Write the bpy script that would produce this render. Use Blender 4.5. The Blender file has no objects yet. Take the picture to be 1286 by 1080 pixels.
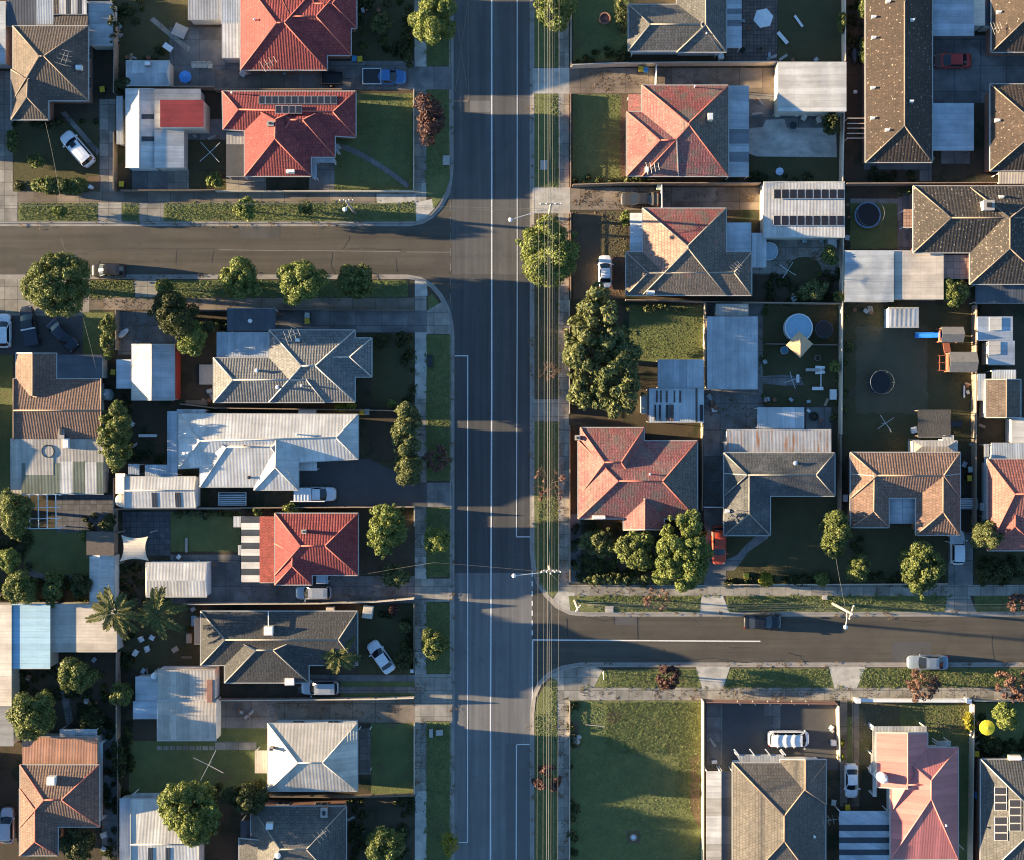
import bpy, bmesh, math, random
import numpy as np
from mathutils import Vector
random.seed(7)
scene = bpy.context.scene
COL = scene.collection
S = 0.098; HC = 160.0; CU, CV = 643.0, 540.0     # metres per photo pixel at street level, flying height
GZ = 0.112                                       # level of the yards above the road
def P(u, v, z=0.0):
    k = S*(HC-z)/HC
    return Vector(((u-CU)*k, -(v-CV)*k, z))
# ------------------------------------------------------------------ materials
MATS = {}
def newmat(name):
    m = bpy.data.materials.new(name); m.use_nodes = True
    return m, m.node_tree, m.node_tree.nodes['Principled BSDF']
def nd(nt, t, **kw):
    n = nt.nodes.new(t)
    for k, v in kw.items(): setattr(n, k, v)
    return n
def c4(c): return (c[0], c[1], c[2], 1.0)
def mixc(nt, fac, a, b, blend='MIX'):
    n = nd(nt, 'ShaderNodeMix', data_type='RGBA', blend_type=blend)
    for s, x in ((n.inputs[0], fac), (n.inputs[6], a), (n.inputs[7], b)):
        if hasattr(x, 'is_output'): nt.links.new(x, s)
        elif isinstance(x, (int, float)): s.default_value = x
        else: s.default_value = c4(x)
    return n.outputs[2]
def noise(nt, vec, scale, detail=4, rough=.55):
    n = nd(nt, 'ShaderNodeTexNoise'); n.inputs['Scale'].default_value = scale
    n.inputs['Detail'].default_value = detail; n.inputs['Roughness'].default_value = rough
    if vec is not None: nt.links.new(vec, n.inputs['Vector'])
    return n.outputs['Fac']
def remap(nt, x, a, b, lo=0., hi=1.):
    n = nd(nt, 'ShaderNodeMapRange'); n.inputs[1].default_value = a; n.inputs[2].default_value = b
    n.inputs[3].default_value = lo; n.inputs[4].default_value = hi
    nt.links.new(x, n.inputs[0]); return n.outputs[0]
def mth(nt, op, a, b=0.):
    n = nd(nt, 'ShaderNodeMath', operation=op)
    for s, x in ((n.inputs[0], a), (n.inputs[1], b)):
        if hasattr(x, 'is_output'): nt.links.new(x, s)
        else: s.default_value = x
    return n.outputs[0]
def bumpn(nt, bsdf, h, strength, dist):
    b = nd(nt, 'ShaderNodeBump'); b.inputs['Strength'].default_value = strength; b.inputs['Distance'].default_value = dist
    nt.links.new(h, b.inputs['Height']); nt.links.new(b.outputs[0], bsdf.inputs['Normal'])
def coords(nt, which): return nd(nt, 'ShaderNodeTexCoord').outputs[which]
def surf(name, c1, c2, scale=1.2, rough=.9, bump=.35, bscale=18, bdist=.03, patch=None, spots=None, joints=None, metallic=0, coat=0, wear=None):
    if name in MATS: return MATS[name]
    m, nt, b = newmat(name); vec = coords(nt, 'Object')
    col = mixc(nt, remap(nt, noise(nt, vec, scale, 5), .3, .7), c1, c2)
    fine = noise(nt, vec, bscale, 3)
    col = mixc(nt, .35, col, mixc(nt, remap(nt, fine, .3, .7), (.35,.35,.35), (.65,.65,.65)), 'OVERLAY')
    if wear:
        mp = nd(nt, 'ShaderNodeMapping'); mp.inputs['Scale'].default_value = wear; nt.links.new(vec, mp.inputs[0])
        col = mixc(nt, .75, col, mixc(nt, remap(nt, noise(nt, mp.outputs[0], 1., 5, .6), .3, .7), (.30,.30,.30), (.68,.68,.68)), 'OVERLAY')
        col = mixc(nt, mth(nt, 'MULTIPLY', remap(nt, noise(nt, vec, .9, 6, .7), .58, .70), .45), col, [x*.45 for x in c1])
    if patch:
        c3, ps, t = patch
        col = mixc(nt, remap(nt, noise(nt, vec, ps, 6, .62), t, t+.1), col, c3)
    if spots:
        c3, ps, t = spots
        col = mixc(nt, remap(nt, noise(nt, vec, ps, 2), t, t+.04), col, c3)
    h = fine
    if joints:
        br = nd(nt, 'ShaderNodeTexBrick', offset=0.0); nt.links.new(vec, br.inputs['Vector'])
        br.inputs['Scale'].default_value = 1; br.inputs['Brick Width'].default_value = joints; br.inputs['Row Height'].default_value = joints
        br.inputs['Mortar Size'].default_value = .03
        br.inputs['Color1'].default_value = (.36,.36,.36,1); br.inputs['Color2'].default_value = (.62,.62,.62,1); br.inputs['Mortar'].default_value = (.12,.12,.12,1)
        col = mixc(nt, .8, col, br.outputs['Color'], 'OVERLAY')
    nt.links.new(col, b.inputs['Base Color'])
    b.inputs['Roughness'].default_value = rough; b.inputs['Metallic'].default_value = metallic
    b.inputs['Coat Weight'].default_value = coat
    if bump: bumpn(nt, b, h, bump, bdist)
    MATS[name] = m; return m
def tile(name, c1, c2, c3=None, fleck=None, cw=.33, ch=.38, bump=.5, rough=.85, pt=.5, fs=5., ft=.66, arcw=.6):
    if name in MATS: return MATS[name]
    m, nt, b = newmat(name); uv = coords(nt, 'UV')
    br = nd(nt, 'ShaderNodeTexBrick', offset=.5); nt.links.new(uv, br.inputs['Vector'])
    br.inputs['Scale'].default_value = 1; br.inputs['Brick Width'].default_value = cw; br.inputs['Row Height'].default_value = ch
    br.inputs['Mortar Size'].default_value = .03; br.inputs['Mortar Smooth'].default_value = .4
    br.inputs['Color1'].default_value = c4(c1); br.inputs['Color2'].default_value = c4(c2)
    br.inputs['Mortar'].default_value = c4([x*.45 for x in c1])
    col = br.outputs['Color']
    if c3: col = mixc(nt, remap(nt, noise(nt, uv, .55, 7, .68), pt, pt+.16), col, c3)
    col = mixc(nt, .7, col, mixc(nt, remap(nt, noise(nt, uv, .28, 4), .3, .7), (.34,.34,.34), (.62,.62,.62)), 'OVERLAY')
    col = mixc(nt, .7, col, mixc(nt, remap(nt, noise(nt, uv, 2.1, 5, .75), .34, .66), (.28,.28,.28), (.68,.68,.68)), 'OVERLAY')
    mp = nd(nt, 'ShaderNodeMapping'); mp.inputs['Scale'].default_value = (2.4, .22, 1); nt.links.new(uv, mp.inputs[0])
    col = mixc(nt, mth(nt, 'MULTIPLY', remap(nt, noise(nt, mp.outputs[0], 1., 5, .65), .56, .70), .55), col, [x*.42 for x in c1])
    if fleck: col = mixc(nt, remap(nt, noise(nt, uv, fs, 2, .4), ft, ft+.04), col, fleck)
    nt.links.new(col, b.inputs['Base Color']); b.inputs['Roughness'].default_value = rough
    sp = nd(nt, 'ShaderNodeSeparateXYZ'); nt.links.new(uv, sp.inputs[0])
    saw = mth(nt, 'SUBTRACT', 1., mth(nt, 'FRACT', mth(nt, 'DIVIDE', sp.outputs[1], ch)))
    arc = mth(nt, 'ABSOLUTE', mth(nt, 'SINE', mth(nt, 'MULTIPLY', sp.outputs[0], math.pi/cw)))
    h = mth(nt, 'ADD', mth(nt, 'MULTIPLY', saw, .7), mth(nt, 'MULTIPLY', arc, arcw))
    h = mth(nt, 'ADD', h, mth(nt, 'MULTIPLY', noise(nt, uv, 5, 4, .7), .5+(.9 if arcw < .5 else 0)))
    bumpn(nt, b, h, bump, .05)
    MATS[name] = m; return m
def metal(name, c, c2=None, pitch=.35, rough=.45, metallic=.25, bump=.09, rust=None, rt=.58, streak=.8):
    if name in MATS: return MATS[name]
    m, nt, b = newmat(name); uv = coords(nt, 'UV')
    mp = nd(nt, 'ShaderNodeMapping'); mp.inputs['Scale'].default_value = (1.3, .12, 1); nt.links.new(uv, mp.inputs[0])
    st = noise(nt, mp.outputs[0], 1.0, 5, .6)
    col = mixc(nt, remap(nt, st, .3, .7), c, c2 or [x*.8 for x in c])
    col = mixc(nt, streak, col, mixc(nt, remap(nt, noise(nt, uv, .5, 5), .3, .7), (.36,.36,.36), (.6,.6,.6)), 'OVERLAY')
    col = mixc(nt, mth(nt, 'MULTIPLY', remap(nt, noise(nt, mp.outputs[0], 2.3, 6, .7), .52, .68), .45), col, [c[0]*.55, c[1]*.52, c[2]*.47])
    col = mixc(nt, mth(nt, 'MULTIPLY', remap(nt, noise(nt, uv, 1.1, 6, .72), .58, .70), .2), col, [c[0]*.5, c[1]*.47, c[2]*.42])
    if rust: col = mixc(nt, remap(nt, noise(nt, mp.outputs[0], 1.7, 5, .65), rt, rt+.12), col, rust)
    sp = nd(nt, 'ShaderNodeSeparateXYZ'); nt.links.new(uv, sp.inputs[0])
    w = mth(nt, 'SINE', mth(nt, 'MULTIPLY', sp.outputs[0], 2*math.pi/pitch))
    wn = nd(nt, 'ShaderNodeTexWhiteNoise', noise_dimensions='1D'); nt.links.new(mth(nt, 'FLOOR', mth(nt, 'DIVIDE', sp.outputs[0], .78)), wn.inputs['W'])
    col = mixc(nt, .55, col, mixc(nt, wn.outputs[0], (.36,.36,.36), (.6,.6,.6)), 'OVERLAY')
    seam = mth(nt, 'LESS_THAN', mth(nt, 'FRACT', mth(nt, 'DIVIDE', sp.outputs[0], .78)), .12)
    col = mixc(nt, mth(nt, 'MULTIPLY', seam, .3), col, [x*.5 for x in c])
    lap = mth(nt, 'LESS_THAN', mth(nt, 'FRACT', mth(nt, 'DIVIDE', sp.outputs[1], 1.9)), .03)
    col = mixc(nt, mth(nt, 'MULTIPLY', lap, .3), col, [x*.55 for x in c])
    nt.links.new(col, b.inputs['Base Color'])
    b.inputs['Roughness'].default_value = rough; b.inputs['Metallic'].default_value = metallic
    h = mth(nt, 'ADD', w, mth(nt, 'MULTIPLY', noise(nt, uv, 2.2, 3), .9))
    bumpn(nt, b, h, bump, .035)
    MATS[name] = m; return m
def foliage(name, a, bcol, ccol, trans=.16, rough=.6):
    if name in MATS: return MATS[name]
    m, nt, b = newmat(name)
    r = nd(nt, 'ShaderNodeNewGeometry').outputs['Random Per Island']
    col = mixc(nt, remap(nt, r, 0, .7), a, bcol); col = mixc(nt, remap(nt, r, .7, 1.), col, ccol)
    col = mixc(nt, .6, col, mixc(nt, remap(nt, noise(nt, coords(nt, 'Object'), .8, 3), .35, .65), (.36,.36,.36), (.62,.62,.62)), 'OVERLAY')
    nt.links.new(col, b.inputs['Base Color']); b.inputs['Roughness'].default_value = rough
    b.inputs['Specular IOR Level'].default_value = .25
    t = nd(nt, 'ShaderNodeBsdfTranslucent'); nt.links.new(col, t.inputs[0])
    mx = nd(nt, 'ShaderNodeMixShader'); mx.inputs[0].default_value = trans
    nt.links.new(b.outputs[0], mx.inputs[1]); nt.links.new(t.outputs[0], mx.inputs[2])
    nt.links.new(mx.outputs[0], nt.nodes['Material Output'].inputs[0])
    MATS[name] = m; return m
def flat(name, c, rough=.5, metallic=0., coat=0., trans=0.):
    if name in MATS: return MATS[name]
    m, nt, b = newmat(name)
    vec = coords(nt, 'Object')
    col = mixc(nt, remap(nt, noise(nt, vec, 3., 4), .3, .7), c, [x*.86 for x in c])
    nt.links.new(col, b.inputs['Base Color']); b.inputs['Roughness'].default_value = rough
    b.inputs['Metallic'].default_value = metallic; b.inputs['Coat Weight'].default_value = coat
    b.inputs['Transmission Weight'].default_value = trans
    MATS[name] = m; return m
# ------------------------------------------------------------------ mesh builder
ORIG = {}
def v3(p): return Vector((p[0], p[1], p[2]))
class MB:
    def __init__(s): s.v = []; s.f = []; s.m = []
    def face(s, pts, m=0):
        i = len(s.v); s.v += [v3(p) for p in pts]; s.f.append(list(range(i, i+len(pts)))); s.m.append(m)
    def solid(s, bot, top, m=0, mt=None):
        n = len(bot); i = len(s.v); s.v += [v3(p) for p in bot]+[v3(p) for p in top]
        s.f.append([i+k for k in range(n)][::-1]); s.m.append(m)
        s.f.append([i+n+k for k in range(n)]); s.m.append(m if mt is None else mt)
        for k in range(n):
            j = (k+1) % n; s.f.append([i+k, i+j, i+n+j, i+n+k]); s.m.append(m)
    def prism(s, xy, z0, z1, m=0, mt=None):
        a = sum(xy[k][0]*xy[(k+1) % len(xy)][1]-xy[(k+1) % len(xy)][0]*xy[k][1] for k in range(len(xy)))
        if a < 0: xy = xy[::-1]
        s.solid([(p[0], p[1], z0) for p in xy], [(p[0], p[1], z1) for p in xy], m, mt)
    def box(s, x0, y0, z0, x1, y1, z1, m=0):
        x0, x1 = min(x0, x1), max(x0, x1); y0, y1 = min(y0, y1), max(y0, y1)
        s.prism([(x0, y0), (x1, y0), (x1, y1), (x0, y1)], z0, z1, m)
    def obox(s, c, ang, hx, hy, z0, z1, m=0):
        ca, sa = math.cos(ang), math.sin(ang)
        s.prism([(c[0]+x*ca-y*sa, c[1]+x*sa+y*ca) for x, y in ((-hx,-hy),(hx,-hy),(hx,hy),(-hx,hy))], z0, z1, m)
    def bar(s, a, b, w, h, m=0):
        a, b = v3(a), v3(b); d = (b-a); d.normalize()
        sd = Vector((-d.y, d.x, 0))
        if sd.length < 1e-4: sd = Vector((1,0,0))
        sd.normalize(); up = d.cross(sd); up.normalize(); sd = sd*w/2; up = up*h/2
        s.solid([a-sd-up, a+sd-up, a+sd+up, a-sd+up], [b-sd-up, b+sd-up, b+sd+up, b-sd+up], m)
    def tube(s, pts, r, n=6, m=0):
        pts = [v3(p) for p in pts]; rs = r if isinstance(r, (list, tuple)) else [r]*len(pts)
        i0 = len(s.v)
        for k, p in enumerate(pts):
            d = pts[min(k+1, len(pts)-1)]-pts[max(k-1, 0)]
            if d.length < 1e-6: d = Vector((0,0,1))
            d.normalize(); a = d.cross(Vector((0,0,1)))
            if a.length < .05: a = d.cross(Vector((1,0,0)))
            a.normalize(); b = d.cross(a)
            for q in range(n):
                t = 2*math.pi*q/n; s.v.append(p+(a*math.cos(t)+b*math.sin(t))*rs[k])
        for k in range(len(pts)-1):
            for q in range(n):
                q2 = (q+1) % n; s.f.append([i0+k*n+q, i0+k*n+q2, i0+(k+1)*n+q2, i0+(k+1)*n+q]); s.m.append(m)
        s.f.append([i0+q for q in range(n)][::-1]); s.m.append(m)
        e = i0+(len(pts)-1)*n; s.f.append([e+q for q in range(n)]); s.m.append(m)
    def lathe(s, cx, cy, prof, n=20, m=0, sx=1, sy=1, start=0):
        i0 = len(s.v)
        for r, z in prof:
            for q in range(n):
                t = 2*math.pi*q/n+start; s.v.append(Vector((cx+r*sx*math.cos(t), cy+r*sy*math.sin(t), z)))
        for k in range(len(prof)-1):
            for q in range(n):
                q2 = (q+1) % n; s.f.append([i0+k*n+q, i0+k*n+q2, i0+(k+1)*n+q2, i0+(k+1)*n+q]); s.m.append(m)
        s.f.append([i0+q for q in range(n)][::-1]); s.m.append(m)
        e = i0+(len(prof)-1)*n; s.f.append([e+q for q in range(n)]); s.m.append(m)
    def build(s, name, mats, parent=None, loc=None, smooth=False, recalc=True, subsurf=0):
        if not isinstance(mats, (list, tuple)): mats = [mats]
        if parent is not None: o = ORIG[parent.name]
        elif loc is not None: o = v3(loc)
        else:
            n = len(s.v); o = Vector((sum(p.x for p in s.v)/n, sum(p.y for p in s.v)/n, min(p.z for p in s.v)))
        me = bpy.data.meshes.new(name)
        me.from_pydata([p-o for p in s.v], [], s.f)
        me.polygons.foreach_set('material_index', s.m)
        for m in mats: me.materials.append(m)
        if recalc:
            bm = bmesh.new(); bm.from_mesh(me); bmesh.ops.recalc_face_normals(bm, faces=bm.faces); bm.to_mesh(me); bm.free()
        uvl = me.uv_layers.new(name='UVMap'); me.update()
        data = np.zeros((len(me.loops), 2), dtype=np.float32)
        for p in me.polygons:
            n = p.normal; n = -n if n.z < 0 else n
            h = Vector((-n.y, n.x, 0))
            if h.length < .004: h = Vector((1,0,0))
            h.normalize(); w = n.cross(h)
            for li in p.loop_indices:
                q = me.vertices[me.loops[li].vertex_index].co+o
                data[li] = (q.dot(h), q.dot(w))
        uvl.data.foreach_set('uv', data.ravel())
        if smooth: me.polygons.foreach_set('use_smooth', [True]*len(me.polygons))
        ob = bpy.data.objects.new(name, me); COL.objects.link(ob)
        if parent is not None: ob.parent = parent
        else: ob.location = o
        ORIG[ob.name] = o
        if subsurf:
            md = ob.modifiers.new('Subdivision', 'SUBSURF'); md.levels = subsurf; md.render_levels = subsurf
        return ob
def tag(o, label, cat, group=None):
    o['label'] = label; o['category'] = cat
    if group: o['group'] = group
    return o
def thing(name, label, cat, loc, group=None):
    o = bpy.data.objects.new(name, None); COL.objects.link(o); o.location = loc
    o.empty_display_size = .3
    ORIG[o.name] = v3(loc); return tag(o, label, cat, group)
# ------------------------------------------------------------------ ground patches
PATCH = []
def pts_rect(u0, v0, u1, v1): return [(u0,v0),(u1,v0),(u1,v1),(u0,v1)]
def patch(name, poly, mat, base=.100, wob=0.):
    if len(poly) == 4 and not isinstance(poly[0], (tuple, list)): poly = pts_rect(*poly)
    us = [p[0] for p in poly]; vs = [p[1] for p in poly]; bb = (min(us), min(vs), max(us), max(vs))
    L = 0
    for b2, l2, k2 in PATCH:
        if k2 == base and b2[0] < bb[2]-.3 and b2[2] > bb[0]+.3 and b2[1] < bb[3]-.3 and b2[3] > bb[1]+.3: L = max(L, l2)
    L += 1; PATCH.append((bb, L, base)); z = base+.004*L
    if wob:                                        # ragged edge for grass and dirt
        rg = random.Random(int(us[0]*7+vs[0]*13)); q = []
        n = len(poly)
        for k in range(n):
            a, b = poly[k], poly[(k+1) % n]; d = math.hypot(b[0]-a[0], b[1]-a[1]); st = max(1, int(d/4))
            for t in range(st): q.append((a[0]+(b[0]-a[0])*t/st+rg.uniform(-wob, wob), a[1]+(b[1]-a[1])*t/st+rg.uniform(-wob, wob)))
        poly = q
    mb = MB(); mb.face([P(u, v, z) for u, v in poly]); ob = mb.build(name, mat, recalc=False, loc=(0,0,0))
    if ob.data.polygons[0].normal.z < 0: ob.data.flip_normals()
    ob['kind'] = 'structure'; return ob
def strip(name, pts, w, mat, z):                   # painted line or crack, w in metres
    mb = MB(); q = [P(u, v, z) for u, v in pts]; n = len(q); L = []; R = []
    for k in range(n):
        d = q[min(k+1, n-1)]-q[max(k-1, 0)]; d.normalize(); sd = Vector((-d.y, d.x, 0))*w/2
        L.append(q[k]+sd); R.append(q[k]-sd)
    for k in range(n-1): mb.face([R[k], R[k+1], L[k+1], L[k]])
    ob = mb.build(name, mat, recalc=False, loc=(0,0,0)); ob['kind'] = 'structure'; return ob
# ------------------------------------------------------------------ houses
class House: pass
def inset(cs, d):
    cx = sum(c.x for c in cs)/4; cy = sum(c.y for c in cs)/4
    return [(c.x+(d if c.x < cx else -d), c.y+(d if c.y < cy else -d)) for c in cs]
def inside(cs, x, y, tol=0.):
    s0 = None
    for k in range(4):
        a, b = cs[k], cs[(k+1) % 4]
        c = (b.x-a.x)*(y-a.y)-(b.y-a.y)*(x-a.x)
        if abs(c) < 1e-9: continue
        if s0 is None: s0 = c > 0
        elif (c > 0) != s0: return False
    return True
def zroof(h, x, y):
    best = h.ez
    for w in h.wings:
        if not inside(w['c'], x, y): continue
        zz = 1e9
        for n, p in w['pl']: zz = min(zz, p.z-(n.x*(x-p.x)+n.y*(y-p.y))/n.z)
        best = max(best, zz)
    return best
def RP(h, u, v, dz=0.):
    z = h.ez+.8
    for _ in range(4):
        p = P(u, v, z); z = zroof(h, p.x, p.y)
    p = P(u, v, z); p.z += dz; return p
def house(label, wings, roof, wall, cap=None, gut=None, ez=3.4, pitch=.44, name='house', cat='house', over=.5, group=None, capr=.085, windows=True, capname='ridge_cap'):
    h = House(); h.ez = ez; h.wings = []; h.label = label
    allc = []; rb = MB(); wb = MB(); cb = MB(); gb = MB(); slots = []
    for i, w in enumerate(wings):
        e, r = w[0], w[1]; op = w[2] if len(w) > 2 else {}
        z0 = op.get('ez', ez)-.004*i; pt = op.get('pitch', pitch)
        px = pts_rect(*e) if len(e) == 4 else [(e[0],e[1]),(e[2],e[3]),(e[4],e[5]),(e[6],e[7])]
        c = [P(u, v, z0) for u, v in px]
        hor = abs(r[2]-r[0]) >= abs(r[3]-r[1])
        if 'hor' in op: hor = op['hor']
        def dist(p, a, b):
            d = (b-a).xy; q = (p-a).xy; return abs(d.x*q.y-d.y*q.x)/d.length
        sides = ((0,1),(2,3)) if hor else ((1,2),(3,0))
        rise = 1.
        for _ in range(3):
            r0, r1 = P(r[0], r[1], z0+rise), P(r[2], r[3], z0+rise); md = (r0+r1)/2
            rise = op.get('rise', pt*sum(dist(md, c[a], c[b]) for a, b in sides)/2)
        r0.z = r1.z = z0+rise
        if hor: fs = [(c[0],c[1],r1,r0),(c[1],c[2],r1),(c[2],c[3],r0,r1),(c[3],c[0],r0)]; hips = [(c[0],r0),(c[3],r0),(c[1],r1),(c[2],r1)]; ends = {1: (c[1],c[2],r1), 3: (c[3],c[0],r0)}
        else: fs = [(c[0],c[1],r0),(c[1],c[2],r1,r0),(c[2],c[3],r1),(c[3],c[0],r0,r1)]; hips = [(c[0],r0),(c[1],r0),(c[2],r1),(c[3],r1)]; ends = {0: (c[0],c[1],r0), 2: (c[2],c[3],r1)}
        gab = {k: dist(t[2], t[0], t[1]) < .5 for k, t in ends.items()}
        planes = []
        for k, f in enumerate(fs):
            n = (f[1]-f[0]).cross(f[2]-f[0]); n.normalize()
            if n.z < 0: n = -n
            g = gab.get(k, False)
            if not g: planes.append((n, f[0]))
            pl = list(f)
            rb.face(pl, 1 if g else op.get('fm', {}).get(k, op.get('mi', 0)))
            if not g: gb.bar((f[0].x, f[0].y, z0-.05), (f[1].x, f[1].y, z0-.05), .14, .13)
        rb.face([c[3], c[2], c[1], c[0]], 1)
        h.wings.append(dict(c=c, pl=planes, r=(r0, r1), z=z0)); allc += c
        if cap is not None:
            if (r1-r0).length > .2: cb.tube([r0+Vector((0,0,.03)), r1+Vector((0,0,.03))], capr, 6)
            for a, b in hips:
                endk = [k for k, t in ends.items() if (b-t[2]).length < 1e-6 and a in (t[0], t[1])]
                if any(gab[k] for k in endk): gb.bar(a, b, .1, .2)
                else: cb.tube([a+Vector((0,0,.03)), b+Vector((0,0,.03))], capr*.9, 6)
        q = inset(c, over+.004*i)
        wb.prism(q, .06, z0-.06)
        for k in range(4):
            a, b = q[k], q[(k+1) % 4]; L = math.hypot(b[0]-a[0], b[1]-a[1])
            for t in ((.28,.72) if L > 7 else (.5,)):
                slots.append((i, a[0]+(b[0]-a[0])*t, a[1]+(b[1]-a[1])*t, math.atan2(b[1]-a[1], b[0]-a[0]), L))
    cx = sum(c.x for c in allc)/len(allc); cy = sum(c.y for c in allc)/len(allc)
    h.root = thing(name, label, cat, (cx, cy, GZ), group)
    rm = list(roof) if isinstance(roof, (list, tuple)) else [roof]
    h.roof = rb.build('roof', [rm[0], wall]+rm[1:], h.root, recalc=True)
    wo = wb.build('wall', wall, h.root)
    if cap is not None: cb.build(capname, cap, h.roof, smooth=True)
    gb.build('gutter', gut or M_GUT, h.roof)
    if windows:
        n = 0
        for i, x, y, a, L in slots:
            if n >= 6 or L < 3: continue
            ox, oy = x+math.sin(a)*.0, y
            nrm = Vector((math.sin(a), -math.cos(a)))
            cw = h.wings[i]['c']; ctr = sum((Vector((c.x, c.y)) for c in cw), Vector((0,0)))/4
            if (Vector((x, y))-ctr).dot(nrm) < 0: nrm = -nrm
            tx, ty = x+nrm.x*.8, y+nrm.y*.8
            if any(inside(w['c'], tx, ty) for j, w in enumerate(h.wings) if j != i): continue
            mb = MB(); cc = (x+nrm.x*.0, y+nrm.y*.0)
            mb.obox(cc, a, .75, .03, 1.0, 2.15, 0); mb.obox(cc, a, .68, .036, 1.07, 2.08, 1)
            mb.obox(cc, a, .02, .04, 1.07, 2.08, 0)
            mb.build('window', [M_FRAME, M_GLASS], wo); n += 1
    return h
def lean(h, quad, zs, mat, name='verandah_roof', stripes=None, axis='x', support='posts', label=None, cat=None, group=None, wall=None, th=.07, over=.12, gut=True):
    """low sloping or flat roof: quad = rect or 4 px corners (TL,TR,BR,BL), zs = heights at them; part of h, or a thing when h is None"""
    px = pts_rect(*quad) if len(quad) == 4 else [(quad[0],quad[1]),(quad[2],quad[3]),(quad[4],quad[5]),(quad[6],quad[7])]
    if not isinstance(zs, (tuple, list)): zs = (zs+.0, zs+.0, zs-.12, zs-.12)
    c = [P(u, v, z) for (u, v), z in zip(px, zs)]
    root = h.root if h else thing(name, label, cat, (sum(p.x for p in c)/4, sum(p.y for p in c)/4, GZ), group)
    mats = mat if isinstance(mat, (list, tuple)) else [mat]
    mb = MB()
    def bil(s, t): return (c[0]*(1-s)+c[1]*s)*(1-t)+(c[3]*(1-s)+c[2]*s)*t
    cuts = stripes or [(0, 1, 0)]
    for a, b, k in cuts:
        q = [bil(a,0), bil(b,0), bil(b,1), bil(a,1)] if axis == 'x' else [bil(0,a), bil(1,a), bil(1,b), bil(0,b)]
        dz = Vector((0,0,th)); mb.solid([p-dz for p in q], q, k)
    part = mb.build(name if h else 'roof', mats, root)
    if support:
        s = MB(); q = inset(c, over)
        if support == 'walls':
            s.solid([(x, y, .06) for x, y in q], [(x, y, p.z-th-.01) for (x, y), p in zip(q, c)])
            s.build('wall', wall or M_WALL, part if h else root)
        else:
            for (x, y), p in zip(q, c):
                k = MB(); k.box(x-.05, y-.05, .06, x+.05, y+.05, p.z-th-.005); k.build('post', wall or M_WHITE, part if h else root)
    if gut:
        g = MB(); a, b = (c[3], c[2]) if zs[3]+zs[2] <= zs[0]+zs[1] else (c[0], c[1])
        g.bar(a-Vector((0,0,.08)), b-Vector((0,0,.08)), .12, .11); g.build('gutter', M_GUT, part)
    return root
def on_roof(h, u, v): return RP(h, u, v)
def chimney(h, u, v, w=.8, d=.7, hh=1.0, mat=None, top=None):
    p = RP(h, u, v); mb = MB(); mb.box(p.x-w/2, p.y-d/2, p.z-.9, p.x+w/2, p.y+d/2, p.z+hh)
    mb.box(p.x-w/2-.06, p.y-d/2-.06, p.z+hh, p.x+w/2+.06, p.y+d/2+.06, p.z+hh+.1, 1)
    mb.box(p.x-w/4, p.y-d/4, p.z+hh+.1, p.x+w/4, p.y+d/4, p.z+hh+.25, 2)
    mb.build('chimney', [mat or M_BRICK, top or M_CONC, M_DARK], h.roof)
def vent(h, u, v, r=.12, hh=.5, mat=None):
    p = RP(h, u, v); mb = MB(); mb.lathe(p.x, p.y, [(r*.6, p.z-.3), (r*.6, p.z+hh*.7), (r, p.z+hh*.7), (r*1.1, p.z+hh*.9), (r*.3, p.z+hh)], 12)
    mb.build('roof_vent', mat or M_WHITE, h.roof, smooth=False)
def box_unit(h, u, v, w, d, hh, mat=None, name='roof_cooler'):
    p = RP(h, u, v); mb = MB(); mb.box(p.x-w/2, p.y-d/2, p.z-.3, p.x+w/2, p.y+d/2, p.z+hh)
    mb.box(p.x-w/2+.06, p.y-d/2+.06, p.z+hh, p.x+w/2-.06, p.y+d/2-.06, p.z+hh+.05, 1)
    for k in range(4): mb.box(p.x-w/2-.012, p.y-d/2+.1, p.z+.08+k*.1, p.x+w/2+.012, p.y+d/2-.1, p.z+.12+k*.1, 1)
    mb.build(name, [mat or M_CREAM, M_WHITE], h.roof)
def antenna(h, u, v, ang=20, L=1.3, hh=2.2):
    p = RP(h, u, v); mb = MB(); mb.tube([(p.x, p.y, p.z-.2), (p.x, p.y, p.z+hh)], .03, 6)
    a = math.radians(ang); d = Vector((math.cos(a), math.sin(a), 0)); s = Vector((-d.y, d.x, 0)); c = Vector((p.x, p.y, p.z+hh))
    mb.tube([c-d*L/2, c+d*L/2], .025, 6)
    for k in range(4):
        q = c+d*(L*1.3*(k/3-.5)); l = .75-.1*k; mb.tube([q-s*l, q+s*l], .014, 4)
    mb.build('antenna', flat('antenna_grey', (.30,.29,.27), .5, .3), h.roof)
def solar(h, u0, v0, u1, v1, n, rows=1, lift=.14, plane=None):
    def RQ(h, u, v, dz):
        if plane is None: return RP(h, u, v, dz)
        nn, p0 = h.wings[plane[0]]['pl'][plane[1]]; z = h.ez+.8
        for _ in range(4): p = P(u, v, z); z = p0.z-(nn.x*(p.x-p0.x)+nn.y*(p.y-p0.y))/nn.z
        p = P(u, v, z); p.z += dz; return p
    for j in range(rows):
        for i in range(n):
            a = lambda s, t: RQ(h, u0+(u1-u0)*s, v0+(v1-v0)*t, lift)
            s0, s1 = (i+.04)/n, (i+.96)/n; t0, t1 = (j+.03)/rows, (j+.97)/rows
            q = [a(s0,t0), a(s1,t0), a(s1,t1), a(s0,t1)]
            mb = MB(); dz = Vector((0,0,.05)); mb.solid([p-dz for p in q], q, 0)
            ctr = sum(q, Vector((0,0,0)))/4; nn = (q[1]-q[0]).cross(q[2]-q[0]); nn.normalize(); nn = nn if nn.z > 0 else -nn
            mb.face([p+(ctr-p)*.075+nn*.006 for p in q], 1)
            mb.build('solar_panel', [M_ALU, M_SOLAR], h.roof, recalc=False)
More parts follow.
